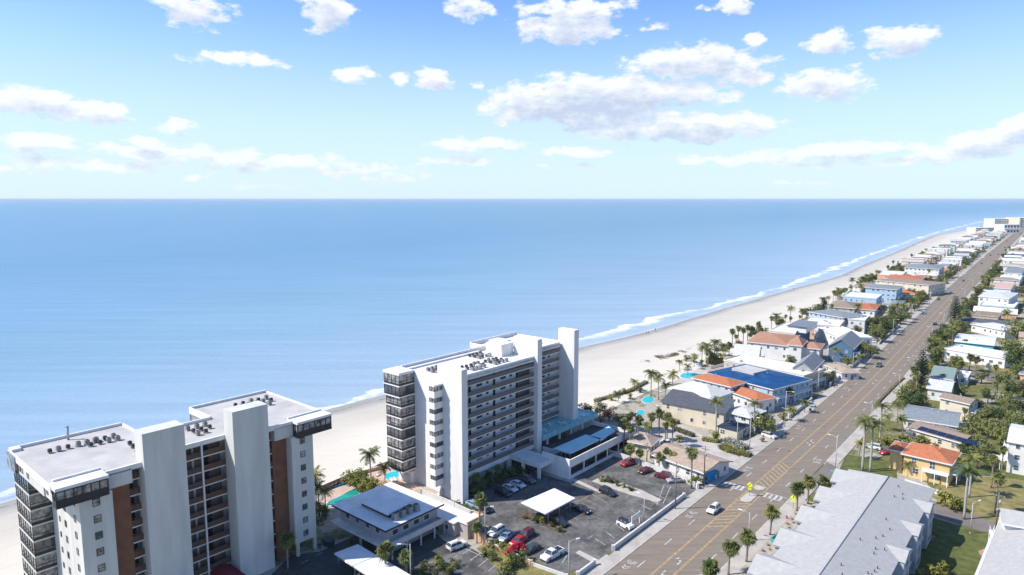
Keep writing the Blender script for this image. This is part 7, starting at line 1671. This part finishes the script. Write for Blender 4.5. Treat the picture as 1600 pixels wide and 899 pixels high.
# loungers and parasols round the pools
def lounger(col):
    root = empty('sun_lounger'); b = MB(); b.box(-.35, .35, -1.0, .35, .3, .38); b.quad((-.35,.35,.3),(.35,.35,.3),(.35,.95,.75),(-.35,.95,.75)); b.quad((-.35,.95,.68),(.35,.95,.68),(.35,.35,.22),(-.35,.35,.22)); b.build('cushion', col, root)
    for x in (-.3,.3):
        for y in (-.9,.3): MB().cyl(x, y, 0, .3, .03, 5).build('leg', M_fr_w, root)
    root['spare'] = 1; return snapshot(root)
def parasol(col):
    root = empty('parasol'); MB().cyl(0,0,0,2.5,.035,6).build('pole', M_fr_w, root); b = MB()
    for i in range(8):
        a0, a1 = i*pi/4, (i+1)*pi/4; b.quad((0,0,2.7),(1.4*cos(a0),1.4*sin(a0),2.15),(1.4*cos(a1),1.4*sin(a1),2.15)); b.quad((0,0,2.66),(1.4*cos(a1),1.4*sin(a1),2.11),(1.4*cos(a0),1.4*sin(a0),2.11))
    b.build('canopy', col, root); MB().cyl(0,0,0,.1,.3,10).build('foot', M_metal, root); root['spare'] = 1; return snapshot(root)
lb, lw = lounger(mat('blue_lounger_canvas', (.03,.22,.42), .8, .1, 2)), lounger(M_fr_w); pr = parasol(M_fr_w); pb_ = parasol(mat('blue_parasol', (.03,.20,.42), .8, .1, 2))
for i, (x, y, a) in enumerate(((519,763,2.2),(524,761,2.2),(531,759,2.2),(537,757,2.2))): put(lb, G(x, y), a, f'{ordn(i)} blue lounger from the left beside the curving green pool', 'sun lounger', 'loungers at the green pool')
for i, (x, y, a) in enumerate(((612,752,.5),(617,751,.5),(627,748,.5),(633,746,.5),(590,744,2.5))): put(lw, G(x, y), a, f'{ordn(i)} white lounger by the small turquoise pool', 'sun lounger', 'loungers at the turquoise pool')
for i, (x, y, a) in enumerate(((1030,613,1),(1036,611,1),(1026,636,2),(1068,580,.4),(1078,578,.4))): put(lw, G(x, y), a, f'{ordn(i)} white lounger among the palm garden pools from the towers', 'sun lounger', 'loungers at the garden pools')
put(pr, G(640,752), 0, 'white parasol beside the small turquoise pool', 'parasol'); put(pr, G(1035,607), 0, 'white parasol in the palm garden by the cream house', 'parasol'); put(pb_, G(1092,577), 0, 'blue parasol beside the pool behind the orange roof', 'parasol')
# ================================================================== PEOPLE on the sand
def person_mesh(stride, arm):
    J = [(0,0,.95),(0,0,1.15),(0,0,1.38),(0,0,1.50),(0,.01,1.58),(0,.02,1.68), (.10,0,.92),(.11,stride*.22,.50),(.11,stride*.30-.06,.09),(.11,stride*.30+.10,.04), (-.10,0,.92),(-.11,-stride*.14,.49),(-.11,-stride*.36,.12),(-.11,-stride*.32+.10,.04), (.19,0,1.40),(.25,-arm*.12,1.13),(.25,-arm*.05+.10,.90), (-.19,0,1.40),(-.25,arm*.12,1.13),(-.25,arm*.20+.05,.90)]
    E = [(0,1),(1,2),(2,3),(3,4),(4,5),(0,6),(6,7),(7,8),(8,9),(0,10),(10,11),(11,12),(12,13),(2,14),(14,15),(15,16),(2,17),(17,18),(18,19)]
    rad = [.14,.125,.15,.06,.085,.08,.095,.06,.042,.035,.095,.06,.042,.035,.06,.042,.032,.06,.042,.032]
    me = bpy.data.meshes.new('person_body'); me.from_pydata(J, E, []); o = bpy.data.objects.new('tmp', me); C.objects.link(o)
    md = o.modifiers.new('s', 'SKIN'); sk = me.skin_vertices[0].data
    for i, r in enumerate(rad): sk[i].radius = (r, r*.8 if i < 3 else r)
    sk[0].use_root = True; o.modifiers.new('d', 'SUBSURF').levels = 1
    dg = bpy.context.evaluated_depsgraph_get(); m2 = bpy.data.meshes.new_from_object(o.evaluated_get(dg)); bpy.data.objects.remove(o); return m2
M_skin = mat('skin', (.42,.24,.16), .6, .06, 3); PM = [person_mesh(1, 1), person_mesh(.15, .2)]
CL_ = {'red':mat('red_cloth', (.45,.04,.05), .9, .1, 3), 'blue':mat('blue_cloth', (.04,.10,.32), .9, .1, 3), 'white':mat('white_cloth', (.65,.65,.63), .9, .05, 3), 'dark':mat('dark_cloth', (.03,.03,.035), .9, .1, 3)}
def person(px, py, rz, top, legs, label, pose=0):
    m = PM[pose].copy(); m.materials.clear(); m.materials.append(M_skin); root = bpy.data.objects.new('person', m); C.objects.link(root); p = G(px, py, -.15); s, t = pq(p.x, p.y); d = t-shore(s)
    root.location = (p.x, p.y, max(beach_z(s, d), -.5) if d < 6 else -.55); root.rotation_euler = (0, 0, rz); tag(root, label, 'person', 'people on the beach')
    for nm, z0, z1, mt in (('shirt', .98, 1.47, CL_[top]), ('shorts', .62, 1.0, CL_[legs])):
        q = bmesh.new(); q.from_mesh(m); bmesh.ops.delete(q, geom=[v for v in q.verts if not (z0 <= v.co.z <= z1) or (abs(v.co.x) > .245 and nm == 'shorts')], context='VERTS'); q.normal_update()
        for v in q.verts: v.co += v.normal*.018
        mm_ = bpy.data.meshes.new(nm); q.to_mesh(mm_); q.free(); mm_.materials.append(mt); o = bpy.data.objects.new(nm, mm_); C.objects.link(o); o.parent = root
    MB().tube([(0,-.01,1.66),(0,-.005,1.72),(0,0,1.775)], [.098,.095,.05], 10).build('hair', CL_['dark'], root)
person(1010,523,.6,'red','dark','person in red top walking the wet sand beyond the middle tower'); person(1013.5,522,.6,'blue','blue','person in blue walking beside the one in red'); person(1024,517,3.6,'dark','dark','person in dark clothes just ahead of the walking pair', 1)
person(1240,453,.7,'dark','dark','dark-clothed person alone at the waterline halfway up the beach'); person(1353,414,2.5,'dark','blue','person at the waterline far up the beach, nearer of two'); person(1370,408,3.9,'dark','dark','person at the waterline far up the beach, farther of two', 1)
person(1318,429,.2,'white','dark','white-shirted person between the lone walker and the far two'); person(30,800,1.0,'white','blue','person in white shirt on the sand left of the left high-rise')
hz_m = bpy.data.materials.new('haze_air'); hz_m.use_nodes = True; _t = hz_m.node_tree; _t.nodes.clear()
_v = nd(_t, 'ShaderNodeVolumePrincipled'); _v.inputs['Color'].default_value = (.72,.88,1,1); _v.inputs['Density'].default_value = 4e-5; _o = nd(_t, 'ShaderNodeOutputMaterial'); _t.links.new(_v.outputs[0], _o.inputs['Volume'])
hzb = MB().box(-150000, 150000, -60000, 150000, -4, 79).build('haze', hz_m); hzb['kind'] = 'stuff'
_ch = {}
for o in C.objects:
    if o.parent is not None: _ch.setdefault(o.parent.name, []).append(o)
_del = []
def _rm(x):
    for k in _ch.get(x.name, []): _rm(k)
    _del.append(x)
for o in [o for o in C.objects if 'spare' in o]: _rm(o)
bpy.data.batch_remove(_del)
for o in C.objects:
    if 'h' in o: del o['h']
for o in C.objects:
    if o.type=='MESH' and not o.data.materials: print('NOMAT', o.name)
